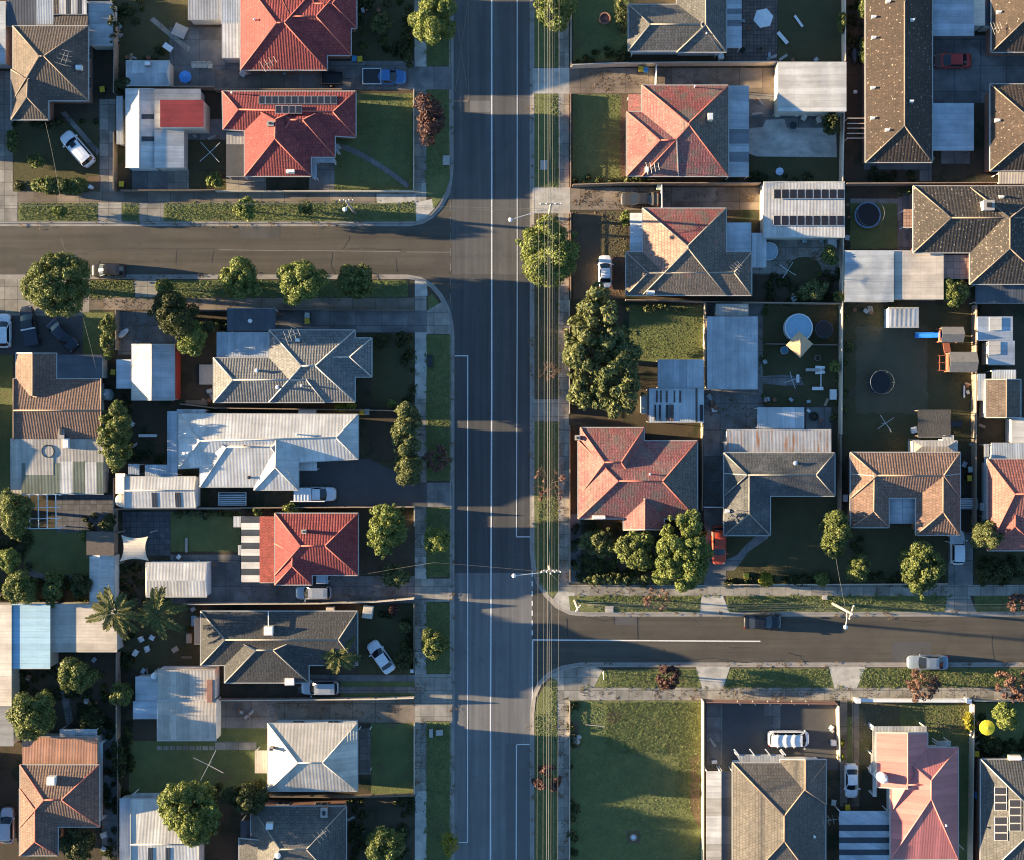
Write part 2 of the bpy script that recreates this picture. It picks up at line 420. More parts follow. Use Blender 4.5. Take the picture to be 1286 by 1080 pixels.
def skylight(h, u, v, w, d, mat=None):
    p = RP(h, u, v); mb = MB(); mb.box(p.x-w/2, p.y-d/2, p.z-.2, p.x+w/2, p.y+d/2, p.z+.16); mb.box(p.x-w/2+.07, p.y-d/2+.07, p.z+.16, p.x+w/2-.07, p.y+d/2-.07, p.z+.18, 1)
    mb.build('skylight', [M_WHITE, mat or M_GLASS], h.roof)
# ------------------------------------------------------------------ fences
def fence(label, pts, mat, hgt=1.75, name='fence', cat='fence', group='paling fences between the yards', th=.09, post=True, capm=None):
    q = [P(u, v, hgt*.8) for u, v in pts]
    root = thing(name, label, cat, (q[0].x, q[0].y, GZ), group)
    pb = MB(); rl = MB(); rg = random.Random(int(pts[0][0]*31+pts[0][1]))
    for a, b in zip(q, q[1:]):
        L = (b-a).length; d = (b-a)/L; n = max(1, int(L/2.4))
        for k in range(n):
            s, e = a+d*(L*k/n), a+d*(L*(k+1)/n); dz = rg.uniform(-.06, .06)
            pb.bar((s.x, s.y, GZ+(hgt+dz)/2-.03), (e.x, e.y, GZ+(hgt+dz)/2-.03), th*.6, hgt+dz)
            if post:
                p = MB(); p.box(s.x-.06, s.y-.06, .06, s.x+.06, s.y+.06, GZ+hgt+.05); p.build('post', mat, root)
        rl.bar((a.x, a.y, GZ+hgt+.03), (b.x, b.y, GZ+hgt+.03), th*1.3, .05)
    pb.build('panel', mat, root); rl.build('top_rail', capm or mat, root)
    return root
def wallrun(label, pts, mat, hgt=.8, th=.22, name='garden_wall', cat='wall', capm=None, piers=True, group=None):
    q = [P(u, v, hgt) for u, v in pts]; root = thing(name, label, cat, (q[0].x, q[0].y, GZ), group)
    b_ = MB(); c_ = MB()
    for a, b in zip(q, q[1:]):
        b_.bar((a.x, a.y, GZ+hgt/2-.04), (b.x, b.y, GZ+hgt/2-.04), th, hgt); c_.bar((a.x, a.y, GZ+hgt+.0), (b.x, b.y, GZ+hgt+.0), th+.08, .08)
    b_.build('body', mat, root); c_.build('coping', capm or mat, root)
    if piers:
        for p in (q[0], q[-1]):
            m = MB(); m.box(p.x-.25, p.y-.25, .06, p.x+.25, p.y+.25, GZ+hgt+.18); m.box(p.x-.3, p.y-.3, GZ+hgt+.18, p.x+.3, p.y+.3, GZ+hgt+.26); m.build('pier', capm or mat, root)
    return root
# ------------------------------------------------------------------ common materials
M_GUT = flat('gutter_paint', (.42,.40,.36), .5); M_WHITE = flat('white_paint', (.72,.72,.70), .5); M_CREAM = flat('cream_paint', (.62,.55,.44), .6)
M_WALL = surf('weatherboard', (.50,.46,.40), (.42,.39,.34), 2, .8); M_WALLW = surf('white_wall', (.68,.67,.64), (.58,.57,.54), 2, .8)
M_BRICKW = surf('brick_wall', (.30,.15,.10), (.22,.11,.08), 4, .9); M_BRICK = surf('chimney_brick', (.34,.20,.14), (.24,.14,.10), 6, .9)
M_CONC = surf('concrete_cap', (.40,.37,.33), (.32,.30,.27), 3, .9); M_DARK = flat('dark_metal', (.02,.02,.022), .5)
M_FRAME = flat('window_frame', (.6,.6,.58), .5); M_GLASS = flat('window_glass', (.02,.028,.035), .08)
M_ALU = flat('aluminium', (.62,.62,.6), .4, .4); M_SOLAR = flat('solar_cell', (.022,.022,.026), .22)
M_TYRE = flat('tyre_rubber', (.015,.015,.016), .8); M_RIM = flat('wheel_rim', (.4,.4,.42), .35, .7); M_CARGLASS = flat('car_glass', (.012,.016,.022), .06)
M_LAMP = flat('headlight_glass', (.38,.40,.42), .2); M_TAIL = flat('tail_light', (.3,.01,.01), .2); M_PLAST = flat('black_plastic', (.02,.02,.022), .6)
M_TIMBER = surf('grey_timber', (.20,.155,.115), (.13,.10,.075), 3, .9); M_TIMBERL = surf('pale_timber', (.42,.31,.21), (.30,.22,.15), 3, .9)
M_FENCE = surf('fence_paling', (.34,.25,.18), (.22,.165,.12), 2.2, .95, .5); M_FENCEW = flat('fence_white', (.7,.69,.66), .6); M_FENCEC = surf('fence_cream', (.55,.45,.34), (.45,.37,.28), 2, .8)
M_BARK = surf('bark', (.10,.075,.055), (.06,.045,.035), 5, .95, .6); M_POLE = surf('pole_timber', (.34,.30,.26), (.25,.22,.19), 3, .9); M_WIRE = flat('cable', (.15,.148,.14), .6)
# ------------------------------------------------------------------ plants
F_BRIGHT = foliage('leaf_bright', (.15,.18,.042), (.088,.122,.03), (.27,.265,.075))
F_MID = foliage('leaf_mid', (.115,.14,.036), (.068,.09,.025), (.205,.205,.065))
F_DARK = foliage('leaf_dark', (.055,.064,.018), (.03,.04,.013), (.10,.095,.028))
F_OLIVE = foliage('leaf_olive', (.115,.13,.045), (.075,.09,.032), (.19,.19,.07))
F_PURPLE = foliage('leaf_purple', (.088,.04,.033), (.055,.028,.026), (.14,.072,.056))
F_YELLOW = foliage('leaf_yellow', (.26,.23,.02), (.16,.16,.02), (.36,.27,.03)); F_PALM = foliage('leaf_palm', (.12,.12,.03), (.07,.08,.022), (.19,.16,.055))
F_BARE = foliage('twig', (.15,.075,.055), (.10,.055,.04), (.2,.11,.08), .05)
def leaf_mesh(name, blobs, size, dens, mat, parent, seed, squash=1.):
    rng = np.random.default_rng(seed); o = ORIG[parent.name]
    B = np.array(blobs, dtype=np.float64); cnt = np.maximum(10, (dens*4*np.pi*B[:,3]**2/(size*size)).astype(int))
    idx = np.repeat(np.arange(len(B)), cnt); n = len(idx)
    d = rng.normal(size=(n,3)); d /= np.linalg.norm(d, axis=1, keepdims=True)
    fl = (d[:,2] < -.35) & (rng.random(n) < .8); d[fl,2] *= -1
    rr = B[idx,3]*(.72+.36*rng.random(n)); p = B[idx,:3]+d*rr[:,None]*np.array([1,1,squash])
    keep = np.ones(n, bool)
    for k in range(len(B)):
        keep &= ~((np.sum((p-B[k,:3])**2, axis=1) < (.62*B[k,3])**2) & (idx != k))
    p, d = p[keep], d[keep]; n = len(p)
    nn = d+.55*rng.normal(size=(n,3)); nn /= np.linalg.norm(nn, axis=1, keepdims=True)
    t = np.cross(nn, rng.normal(size=(n,3))); t /= np.linalg.norm(t, axis=1, keepdims=True)+1e-9; b = np.cross(nn, t)
    s = size*(.55+.9*rng.random(n))[:,None]
    v = np.stack([p+t*s, p+b*s*.55, p-t*s*.9, p-b*s*.55], axis=1).reshape(-1,3)-np.array(o)
    me = bpy.data.meshes.new(name); me.vertices.add(4*n); me.vertices.foreach_set('co', v.astype(np.float32).ravel())
    me.loops.add(4*n); me.loops.foreach_set('vertex_index', np.arange(4*n, dtype=np.int32))
    me.polygons.add(n); me.polygons.foreach_set('loop_start', np.arange(0, 4*n, 4, dtype=np.int32))
    me.materials.append(mat); me.update(calc_edges=True); me.validate()
    ob = bpy.data.objects.new(name, me); COL.objects.link(ob); ob.parent = parent; ORIG[ob.name] = o; return ob
TREE_N = [0]
def tree(label, u, v, ru, rv, hgt, mat, name='tree', cat='tree', group='garden and street trees', nb=None, br=None, leaf=.125, dens=.95, low=.2, rough=.5, boxy=False):
    TREE_N[0] += 1; rg = random.Random(TREE_N[0]*17+3)
    zc = hgt*(.5+low/2); c = P(u, v, zc); k = S*(HC-zc)/HC; rx, ry = ru*k, rv*k; rz = hgt*(1-low)/2
    root = thing(name, label, cat, (c.x, c.y, GZ), group)
    br = br or max(.22, min(.95, .27*min(rx, ry)+.12)); rx2, ry2, rz2 = max(.12, rx-br*.8), max(.12, ry-br*.8), max(.15, rz-br*.6)
    nb = nb or int(max(8, min(120, 5.2*(rx2*ry2+rx2*rz2+ry2*rz2)/(3*br*br)*1.0+6)))
    ph = [rg.uniform(0, 6.28) for _ in range(6)]; blobs = []
    for i in range(nb):
        z = 1-2*(i+.5)/nb; z = z if z > -.5 else -z*.5
        a = i*2.39996+rg.uniform(-.4, .4); q = math.sqrt(max(0, 1-z*z))
        if boxy: q = min(1., q*1.25)
        m = 1+rough*(math.sin(2*a+ph[0])*.4+math.sin(3*a+ph[1]+z*2)*.4+math.sin(5*a+ph[2])*.25)*.6
        f = (rg.uniform(.78, 1.0) if rg.random() < .75 else rg.uniform(.3, .7))*m
        blobs.append((c.x+rx2*q*math.cos(a)*f, c.y+ry2*q*math.sin(a)*f, max(.3*br+GZ, zc+rz2*z*f), br*rg.uniform(.5, 1.35)))
        if rg.random() < .45: blobs.append((c.x+rx*q*math.cos(a+.3)*f*rg.uniform(.92,1.06), c.y+ry*q*math.sin(a+.3)*f*rg.uniform(.92,1.06), max(.3*br+GZ, zc+rz*z*f*.9), br*rg.uniform(.3, .5)))
    leaf_mesh('crown', blobs, leaf*rg.uniform(.85,1.15), dens, mat, root, TREE_N[0])
    tb = MB(); tr = max(.05, min(.3, .055*min(rx, ry)+.05)); top = Vector((c.x, c.y, zc))
    tb.tube([(c.x, c.y, .02), (c.x+.05, c.y-.04, zc*.5), (c.x, c.y, zc)], [tr*1.3, tr, tr*.6], 8)
    for b in blobs[::max(1, len(blobs)//8)]:
        q = Vector(b[:3]); tb.tube([Vector((c.x, c.y, zc*.6)), (top+q)/2-Vector((0,0,.1*rz)), q], [tr*.55, tr*.35, tr*.12], 5)
    tb.build('trunk', M_BARK, root, smooth=True); return root
def bare_tree(label, u, v, r, hgt, seed, mat=None, leafy=0.):
    rg = random.Random(seed); c = P(u, v, hgt*.65); R_ = r*S
    root = thing('tree', label, 'tree', (c.x, c.y, GZ), 'bare winter street trees'); tb = MB(); tw = MB(); tips = []
    tb.tube([(c.x, c.y, .02), (c.x, c.y, hgt*.35)], [.11, .08], 7)
    def grow(p, d, L, rad, dep):
        e = p+d*L; (tb if dep < 2 else tw).tube([p, p+d*L*.5+Vector((rg.uniform(-.06,.06), rg.uniform(-.06,.06), 0))*L, e], [rad, rad*.8, rad*.6], 4 if dep > 1 else 6)
        if dep >= 4: tips.append(e); return
        for _ in range(3 if dep else 6):
            nd_ = d+Vector((rg.gauss(0,.55), rg.gauss(0,.55), rg.gauss(0,.35)+.1)); nd_.normalize(); grow(e, nd_, L*rg.uniform(.6,.85), max(.016, rad*.6), dep+1)
    for k in range(6):
        a = k*1.05+rg.uniform(-.3,.3); d = Vector((math.cos(a)*.8, math.sin(a)*.8, .55)); d.normalize(); grow(Vector((c.x, c.y, hgt*.33)), d, R_*.34, .05, 1)
    tb.build('trunk', M_BARK, root); tw.build('twigs', mat or F_BARE, root, recalc=False)
    if leafy:
        leaf_mesh('crown', [(t.x, t.y, t.z, .26) for t in rg.sample(tips, int(len(tips)*leafy))], .13, .55, mat or F_BARE, root, seed)
    return root
def palm(label, u, v, r, hgt, nf, seed):
    rg = random.Random(seed); c = P(u, v, hgt); root = thing('palm_tree', label, 'palm', (c.x, c.y, GZ), 'palms in the back yards')
    tb = MB(); n = 14; tb.tube([(c.x, c.y, .02+hgt*k/n) for k in range(n+1)], [.24-.004*k+(.025 if k % 2 else 0) for k in range(n+1)], 9); tb.build('trunk', M_BARK, root)
    R_ = r*S
    for f in range(nf):
        a = 6.283*f/nf+rg.uniform(-.25,.25); d = Vector((math.cos(a), math.sin(a), 0)); s = Vector((-d.y, d.x, 0)); L = R_*rg.uniform(.62,1.12); up = rg.uniform(.35,.8)
        pts = [Vector((c.x, c.y, hgt))+d*(L*t)+Vector((0,0,up*L*(t-1.35*t*t))) for t in [k/8 for k in range(9)]]
        mb = MB(); mb.tube(pts, [.05-.004*k for k in range(9)], 5)
        for k in range(26):
            t = .16+.84*k/26; j = t*8; i = min(7, int(j)); p = pts[i]+(pts[i+1]-pts[i])*(j-i)
            ll = .62*(1-abs(t-.5)*1.1)+.1
            for sg in (-1, 1):
                for q in range(2):
                    e = p+s*sg*ll*rg.uniform(.6,1.)+d*ll*rg.uniform(.3,.8)+Vector((0,0,rg.uniform(-.3,.22)*ll)); w = d*.11
                    mb.face([p-w, (p+e)/2-w*1.2+Vector((0,0,.03)), e, (p+e)/2+w*1.2], 0)
        mb.build('frond', F_PALM, root, recalc=False)
    return root
# ------------------------------------------------------------------ cars
def sect(x, w, z0, z1, n=5):
    sh = min(.1, (z1-z0)*.3)
    return [(x,-w*.88,z0),(x,-w,z0+.14),(x,-w*1.0,(z0+z1)/2),(x,-w*.96,z1-sh),(x,-w*.82,z1),(x,0,z1+.025),(x,w*.82,z1),(x,w*.96,z1-sh),(x,w,(z0+z1)/2),(x,w,z0+.14),(x,w*.88,z0)]
PAINT = {}
def paint(name, c, met=.15):
    m = flat('paint_'+name, c, .28, met, .5); return m
def car(label, u, v, head, L, paintm, kind='sedan', W=1.78, zb=GZ, roofm=None, name='parked_car', cat='car', group='parked cars', bonnet=None):
    p = P(u, v, .7); root = thing(name, label, cat, (p.x, p.y, zb), group)
    K = dict(sedan=(1.43,.92,-.37,.26,-.20,.05), hatch=(1.47,.95,-.46,.28,-.35,.07), suv=(1.68,1.06,-.47,.27,-.38,.09), wagon=(1.50,.95,-.46,.26,-.37,.06), van=(1.95,1.1,-.475,.42,-.44,.26), ute=(1.62,1.0,-.08,.29,-.04,.10))[kind]
    ht, belt, xr, xf, tr, tf = K; h = W/2; ORIG[root.name] = Vector((0,0,0))
    b = MB(); st = []
    hood = belt-.10 if kind != 'van' else belt-.05
    for fx, w, zt in ((-.5,.58,belt-.3),(-.492,.74,belt-.18),(-.475,.86,belt-.08),(-.44,.94,belt-.02),(-.38,.98,belt),(-.25,1.,belt),(0,1.,belt),(.2,1.,belt-.01),(.30,.985,hood+.03),(.38,.96,hood-.02),(.43,.91,hood-.07),(.465,.82,hood-.13),(.487,.70,hood-.2),(.5,.50,hood-.3)):
        if kind == 'ute' and fx < -.05: zt = belt-.1; w = max(w, .95)
        st.append(sect(fx*L, w*h, .22, zt))
    for a, c in zip(st, st[1:]):
        for k in range(len(a)-1): b.face([a[k], a[k+1], c[k+1], c[k]], 1 if (bonnet and a[0][0] > .22*L and 3 <= k <= 6) else 0)
        b.face([a[-1], a[0], c[0], c[-1]], 0)
    b.face(st[0][::-1], 0); b.face(st[-1], 0)
    # greenhouse
    wb, wt = h*.90, h*.72; g = belt-.03
    lo = [(xr*L,-wb,g),(xf*L-.16,-wb*.97,g-.03),(xf*L-.16,wb*.97,g-.03),(xr*L,wb,g)]; hi = [(tr*L,-wt,ht-.05),(tf*L-.08,-wt,ht-.04),(tf*L-.08,wt,ht-.04),(tr*L,wt,ht-.05)]
    lo = [Vector(q) for q in lo]; hi = [Vector(q) for q in hi]
    def bow(x, w, z, d): return [Vector((x-d*t*t, w*t, z)) for t in (-1,-.6,-.2,.2,.6,1)]
    FL, FH = bow(xf*L, wb*.97, g-.03, .16), bow(tf*L, wt, ht-.04, .08); RL, RH = bow(xr*L, wb, g, -.10), bow(tr*L, wt, ht-.05, -.06)
    lo[0], lo[3], hi[0], hi[3] = RL[0], RL[5], RH[0], RH[5]
    for A_, B_ in ((FL, FH), (RL, RH)):
        for k in range(5): b.face([A_[k], A_[k+1], B_[k+1], B_[k]], 0)
    b.face([lo[0], lo[1], hi[1], hi[0]], 0); b.face([lo[2], lo[3], hi[3], hi[2]], 0)
    bm_ = b.build('body', [paintm, bonnet or paintm], root, smooth=True)
    try:
        md = bm_.modifiers.new('Bevel', 'BEVEL'); md.width = .025; md.segments = 2; md.limit_method = 'ANGLE'
    except Exception: pass
    r = MB(); nx = 6; rows = []
    for i in range(nx+1):
        t = i/nx; x = tr*L+(tf-tr)*L*t; x += (-.03*L if i == 0 else (.03*L if i == nx else 0)); e = .045 if 0 < i < nx else 0.
        rows.append([(x, yy*wt*(1. if 0 < i < nx else .93), ht-.055+e*(1-(yy*yy)*.9)+.012) for yy in (-1.03,-.7,0,.7,1.03)])
    for a, c in zip(rows, rows[1:]):
        for k in range(4): r.face([a[k], c[k], c[k+1], a[k+1]])
    r.build('roof', roofm or paintm, root, smooth=True)
    def glass(nm, q, f0, f1):
        q = [Vector(x) for x in q]; n = (q[1]-q[0]).cross(q[2]-q[0]); n.normalize(); ctr = Vector((0,0,.8))
        if n.dot((q[0]+q[2])/2-ctr) < 0: n = -n
        def bl(s, t): return (q[0]*(1-s)+q[1]*s)*(1-t)+(q[3]*(1-s)+q[2]*s)*t+n*.012
        m = MB(); m.face([bl(f0,.06), bl(1-f1,.06), bl(1-f1,.95), bl(f0,.95)]); return m.build(nm, M_CARGLASS, root, recalc=False)
    for nm, A_, B_, sg in (('windshield', FL, FH, 1), ('rear_window', RL, RH, -1)):
        m = MB(); off = Vector((.012*sg, 0, .012)); cy_ = lambda p: Vector((p.x, p.y*.95, p.z))
        for k in range(5): m.face([cy_(A_[k])+off+(B_[k]-A_[k])*.05, cy_(A_[k+1])+off+(B_[k+1]-A_[k+1])*.05, cy_(B_[k+1])+off-(B_[k+1]-A_[k+1])*.03, cy_(B_[k])+off-(B_[k]-A_[k])*.03])
        m.build(nm, M_CARGLASS, root, smooth=True, recalc=False)
    glass('side_window', [lo[0], lo[1], hi[1], hi[0]], .08, .07); glass('side_window', [lo[2], lo[3], hi[3], hi[2]], .07, .08)
    for sx in (-1, 1):
        for sy in (-1, 1):
            w = MB(); cx = sx*L*.305 if sx > 0 else -L*.29; cy = sy*(h-.1); n = 16
            for yy, rr in ((-.11,.27),(-.09,.32),(.09,.32),(.11,.27)): pass
            ring = [[Vector((cx+rr*math.cos(6.283*q/n), cy+yy, .32+rr*math.sin(6.283*q/n))) for q in range(n)] for yy, rr in ((-.1,.26),(-.08,.32),(.08,.32),(.1,.26))]
            for a, c in zip(ring, ring[1:]):
                for q in range(n): w.face([a[q], a[(q+1) % n], c[(q+1) % n], c[q]], 0)
            w.face(ring[0][::-1], 1); w.face(ring[-1], 1); w.build('wheel', [M_TYRE, M_RIM], root)
    for sy in (-1, 1):
        m = MB(); m.obox((L*.452, sy*h*.60), sy*-.5, .05, .15, hood-.25, hood-.10); m.build('headlight', M_LAMP, root)
        m = MB(); m.obox((-L*.476, sy*h*.72), sy*.5, .05, .16, belt-.3, belt-.1); m.build('tail_light', M_TAIL, root)
        m = MB(); m.obox((xf*L-.22, sy*(h+.09)), sy*.15, .07, .11, belt-.02, belt+.14); m.build('mirror', paintm if kind != 'ute' else M_PLAST, root)
    if kind == 'sedan' and False: pass
    root.rotation_euler = (0, 0, math.radians(head)); return root
def cpart(root, name, fn, mats):
    m = MB(); fn(m); return m.build(name, mats, root)
# ------------------------------------------------------------------ yard furniture
def wheelie(label, u, v, lid, a=0, group='wheelie bins'):
    p = P(u, v, .9); root = thing('wheelie_bin', label, 'bin', (p.x, p.y, GZ), group); ORIG[root.name] = Vector((0,0,0))
    m = MB(); m.solid([(-.2,-.22,.08),(.2,-.22,.08),(.2,.22,.08),(-.2,.22,.08)], [(-.28,-.32,.98),(.28,-.32,.98),(.28,.32,.98),(-.28,.32,.98)]); m.build('body', flat('bin_green', (.02,.045,.03), .5), root)
    m = MB(); m.solid([(-.31,-.36,.985),(.31,-.36,.985),(.31,.36,.985),(-.31,.36,.985)], [(-.27,-.3,1.08),(.27,-.3,1.08),(.27,.3,1.08),(-.27,.3,1.08)]); m.build('lid', lid, root)
    for sx in (-1, 1):
        m = MB(); m.tube([(sx*.24,.26,.1),(sx*.30,.26,.1)], .1, 10); m.build('wheel', M_TYRE, root)
    m = MB(); m.tube([(-.25,.38,.95),(.25,.38,.95)], .02, 6); m.build('handle', M_PLAST, root)
    root.rotation_euler = (0, 0, math.radians(a)); return root
def chair(label, u, v, a, mat, group=None):
    p = P(u, v, .5); root = thing('garden_chair', label, 'chair', (p.x, p.y, GZ), group); ORIG[root.name] = Vector((0,0,0))
    m = MB(); m.box(-.27,-.27,.42,.27,.27,.46); m.build('seat', mat, root)
    m = MB(); m.solid([(-.27,.25,.46),(.27,.25,.46),(.27,.29,.46),(-.27,.29,.46)], [(-.26,.36,.92),(.26,.36,.92),(.26,.40,.92),(-.26,.40,.92)]); m.build('backrest', mat, root)
    for sx in (-1, 1):
        m = MB(); m.box(sx*.29-.025,-.25,.62,sx*.29+.025,.3,.65); m.build('armrest', mat, root)
        for sy in (-1, 1): m = MB(); m.box(sx*.25-.02, sy*.24-.02, 0, sx*.25+.02, sy*.24+.02, .42); m.build('leg', mat, root)
    root.rotation_euler = (0, 0, math.radians(a)); return root
def table(label, u, v, w, d, mat, a=0, hgt=.74, rnd=False, name='garden_table', cat='table'):
    p = P(u, v, hgt); root = thing(name, label, cat, (p.x, p.y, GZ)); ORIG[root.name] = Vector((0,0,0))
    m = MB()
    if rnd: m.lathe(0, 0, [(w/2, hgt-.05), (w/2, hgt)], 20)
    else: m.box(-w/2,-d/2,hgt-.05,w/2,d/2,hgt)
    m.build('tabletop', mat, root)
    for sx in (-1, 1):
        for sy in (-1, 1): m = MB(); m.box(sx*w*.33-.03, sy*d*.33-.03, 0, sx*w*.33+.03, sy*d*.33+.03, hgt-.05); m.build('leg', mat, root)
    root.rotation_euler = (0, 0, math.radians(a)); return root
def parasol(label, u, v, r, n, mat, hgt=2.4, a=0., square=False, drop=.45):
    p = P(u, v, hgt); root = thing('garden_umbrella', label, 'umbrella', (p.x, p.y, GZ), 'garden umbrellas'); ORIG[root.name] = Vector((0,0,0)); R_ = r*S
    m = MB(); c = [(R_*math.cos(a+6.2832*k/n), R_*math.sin(a+6.2832*k/n), hgt-drop) for k in range(n)]
    for k in range(n): m.face([c[k], c[(k+1) % n], (0,0,hgt)]); m.face([(c[k][0],c[k][1],hgt-drop-.16),(c[(k+1)%n][0],c[(k+1)%n][1],hgt-drop-.16), c[(k+1) % n], c[k]])
    m.build('canopy', mat, root, recalc=False)
    m = MB(); m.tube([(0,0,0),(0,0,hgt+.1)], .03, 8); m.build('pole', M_ALU, root)
    m = MB(); m.lathe(0, 0, [(.3,0),(.3,.06),(.05,.1)], 14); m.build('base', M_DARK, root)
    return root
def trampoline(label, u, v, r, net=True, rimm=None):
    p = P(u, v, 1.); R_ = r*S*.97; root = thing('trampoline', label, 'trampoline', (p.x, p.y, GZ), 'trampolines in the back yards'); ORIG[root.name] = Vector((0,0,0))
    m = MB(); m.lathe(0, 0, [(R_*.9,.78),(R_*.9,.8)], 28); m.build('mat', flat('jump_mat', (.012,.012,.014), .8), root)
    m = MB(); n = 28
    for k in range(n):
        a, b = 6.2832*k/n, 6.2832*(k+1)/n
        m.solid([(R_*.9*math.cos(a),R_*.9*math.sin(a),.79),(R_*math.cos(a),R_*math.sin(a),.79),(R_*math.cos(b),R_*math.sin(b),.79),(R_*.9*math.cos(b),R_*.9*math.sin(b),.79)], [(R_*.9*math.cos(a),R_*.9*math.sin(a),.83),(R_*math.cos(a),R_*math.sin(a),.83),(R_*math.cos(b),R_*math.sin(b),.83),(R_*.9*math.cos(b),R_*.9*math.sin(b),.83)])
    m.build('rim_pad', rimm or flat('rim_pad_dark', (.03,.04,.06), .6), root)
    for k in range(6):
        a = 6.2832*k/6; m = MB(); m.tube([(R_*math.cos(a),R_*math.sin(a),0),(R_*1.01*math.cos(a),R_*1.01*math.sin(a),2.3 if net else .78)], .03, 6); m.build('post', flat('frame_dark', (.10,.11,.12), .5), root)
    if net:
        m = MB(); m.tube([(R_*1.01*math.cos(6.2832*k/28),R_*1.01*math.sin(6.2832*k/28),2.3) for k in range(29)], .025, 5); m.build('top_ring', flat('frame_dark', (.10,.11,.12), .5), root)
    return root
def hoist(label, u, v, r, a):
    p = P(u, v, 1.9); root = thing('rotary_clothesline', label, 'clothesline', (p.x, p.y, GZ), 'rotary clotheslines'); ORIG[root.name] = Vector((0,0,0)); R_ = r*S
    m = MB(); m.tube([(0,0,0),(0,0,2.0)], .04, 8); m.build('pole', M_ALU, root)
    for k in range(4):
        t = a+math.pi/2*k; m = MB(); m.bar((0,0,1.85), (R_*math.cos(t), R_*math.sin(t), 2.0), .05, .05); m.build('arm', M_ALU, root)
    m = MB()
    for f in (.45,.62,.8,.97):
        q = [Vector((R_*f*math.cos(a+math.pi/2*k), R_*f*math.sin(a+math.pi/2*k), 1.87+.13*f)) for k in range(5)]
        for s, e in zip(q, q[1:]): m.tube([s, e], .005, 3)
    m.build('lines', M_PLAST, root); return root
def crate(label, name, cat, u, v, w, d, hgt, mat, a=0., z=GZ, group=None, lidm=None):
    """boxy yard object: body, lid and feet"""
    p = P(u, v, hgt); root = thing(name, label, cat, (p.x, p.y, z), group); ORIG[root.name] = Vector((0,0,0))
    m = MB(); m.solid([(-w/2,-d/2,.05),(w/2,-d/2,.05),(w/2,d/2,.05),(-w/2,d/2,.05)], [(-w/2*.97,-d/2*.97,hgt),(w/2*.97,-d/2*.97,hgt),(w/2*.97,d/2*.97,hgt),(-w/2*.97,d/2*.97,hgt)]); m.build('body', mat, root)
    m = MB(); m.box(-w/2-.03,-d/2-.03,hgt,w/2+.03,d/2+.03,hgt+.05); m.box(-w/2+.08,-d/2+.08,hgt+.05,w/2-.08,d/2-.08,hgt+.07); m.build('lid', lidm or mat, root)
    for sx in (-1, 1):
        m = MB(); m.box(sx*w*.4-.04,-d/2+.03,0,sx*w*.4+.04,d/2-.03,.05); m.build('foot', M_DARK, root)
    root.rotation_euler = (0, 0, math.radians(a)); return root
def plank(label, u0, v0, u1, v1, w, mat, hgt=.3, name='plank', cat='plank', th=.06):
    a, b = P(u0, v0, hgt), P(u1, v1, hgt); m = MB(); m.bar(a, b, w, th)
    d = (b-a).normalized()
    for t in (.15, .85):
        q = a+(b-a)*t; m.box(q.x-.05, q.y-.05, GZ, q.x+.05, q.y+.05, hgt-th/2)
    return tag(m.build(name, mat), label, cat)
# ------------------------------------------------------------------ poles and wires
def power_pole(label, ub, vb, hgt, ang, levels, lamp=None):
    b = P(ub, vb, 0.1); root = thing('power_pole', label, 'power pole', (b.x, b.y, GZ), 'street power poles')
    m = MB(); m.tube([(b.x, b.y, .02), (b.x, b.y, hgt)], [.19, .13], 10); m.build('pole', M_POLE, root, smooth=True)
    d = Vector((math.cos(ang), math.sin(ang), 0))
    for z, l in levels:
        m = MB(); c = Vector((b.x, b.y, z)); m.bar(c-d*l/2+Vector((0,.16,0)), c+d*l/2+Vector((0,.16,0)), .12, .14); arm = m.build('crossarm', M_POLE, root)
        for t in (-.46,-.2,.2,.46):
            i = MB(); q = c+d*l*t+Vector((0,.16,0)); i.lathe(q.x, q.y, [(.05,z+.07),(.075,z+.12),(.04,z+.18),(.075,z+.22),(.03,z+.3)], 8); i.build('insulator', M_WHITE, arm)
    if lamp:
        lu, lv, lz = lamp; e = P(lu, lv, lz); m = MB(); m.tube([(b.x, b.y, lz-.7), ((b.x*2+e.x)/3, (b.y*2+e.y)/3, lz-.15), e], .045, 7); la = m.build('lamp_arm', M_ALU, root)
        m = MB(); m.lathe(e.x, e.y, [(.1,lz-.2),(.24,lz-.12),(.26,lz),(.16,lz+.12),(.06,lz+.16)], 16); m.build('lamp_head', M_WHITE, la, smooth=True)
    return root
def wire(label, pts, sag=.5, r=.013, group='overhead power lines', n=14):
    m = MB(); q = []
    for a, b in zip(pts, pts[1:]):
        for k in range(n):
            t = k/n; p = a+(b-a)*t; q.append(Vector((p.x, p.y, p.z-sag*4*t*(1-t))))
    q.append(pts[-1]); m.tube(q, r, 5); return tag(m.build('power_line', M_WIRE, smooth=True), label, 'power line', group)
# ------------------------------------------------------------------ ground, roads, paths, lawns
G_SOIL = surf('yard_soil', (.078,.056,.034), (.046,.038,.023), .35, 1, .6, 9, .05, patch=((.022,.03,.012), .25, .52))
G_ASPH = surf('asphalt_main', (.094,.090,.085), (.076,.073,.069), .3, .88, .5, 40, .02, wear=(1.1,.035,1))
G_ASPHP = surf('asphalt_pale', (.158,.152,.146), (.130,.126,.121), .3, .88, .5, 40, .02, wear=(1.1,.04,1))
G_ASPHD = surf('asphalt_fresh', (.066,.064,.061), (.054,.053,.051), .3, .88, .5, 40, .02, wear=(1.1,.03,1))
G_ASPH2 = surf('asphalt_side', (.078,.068,.052), (.062,.054,.042), .35, .9, .5, 40, .02, patch=((.060,.053,.044), .18, .56), wear=(.035,1.0,1))
G_KERB = surf('kerb_concrete', (.30,.275,.24), (.22,.20,.18), .9, .9, .3)
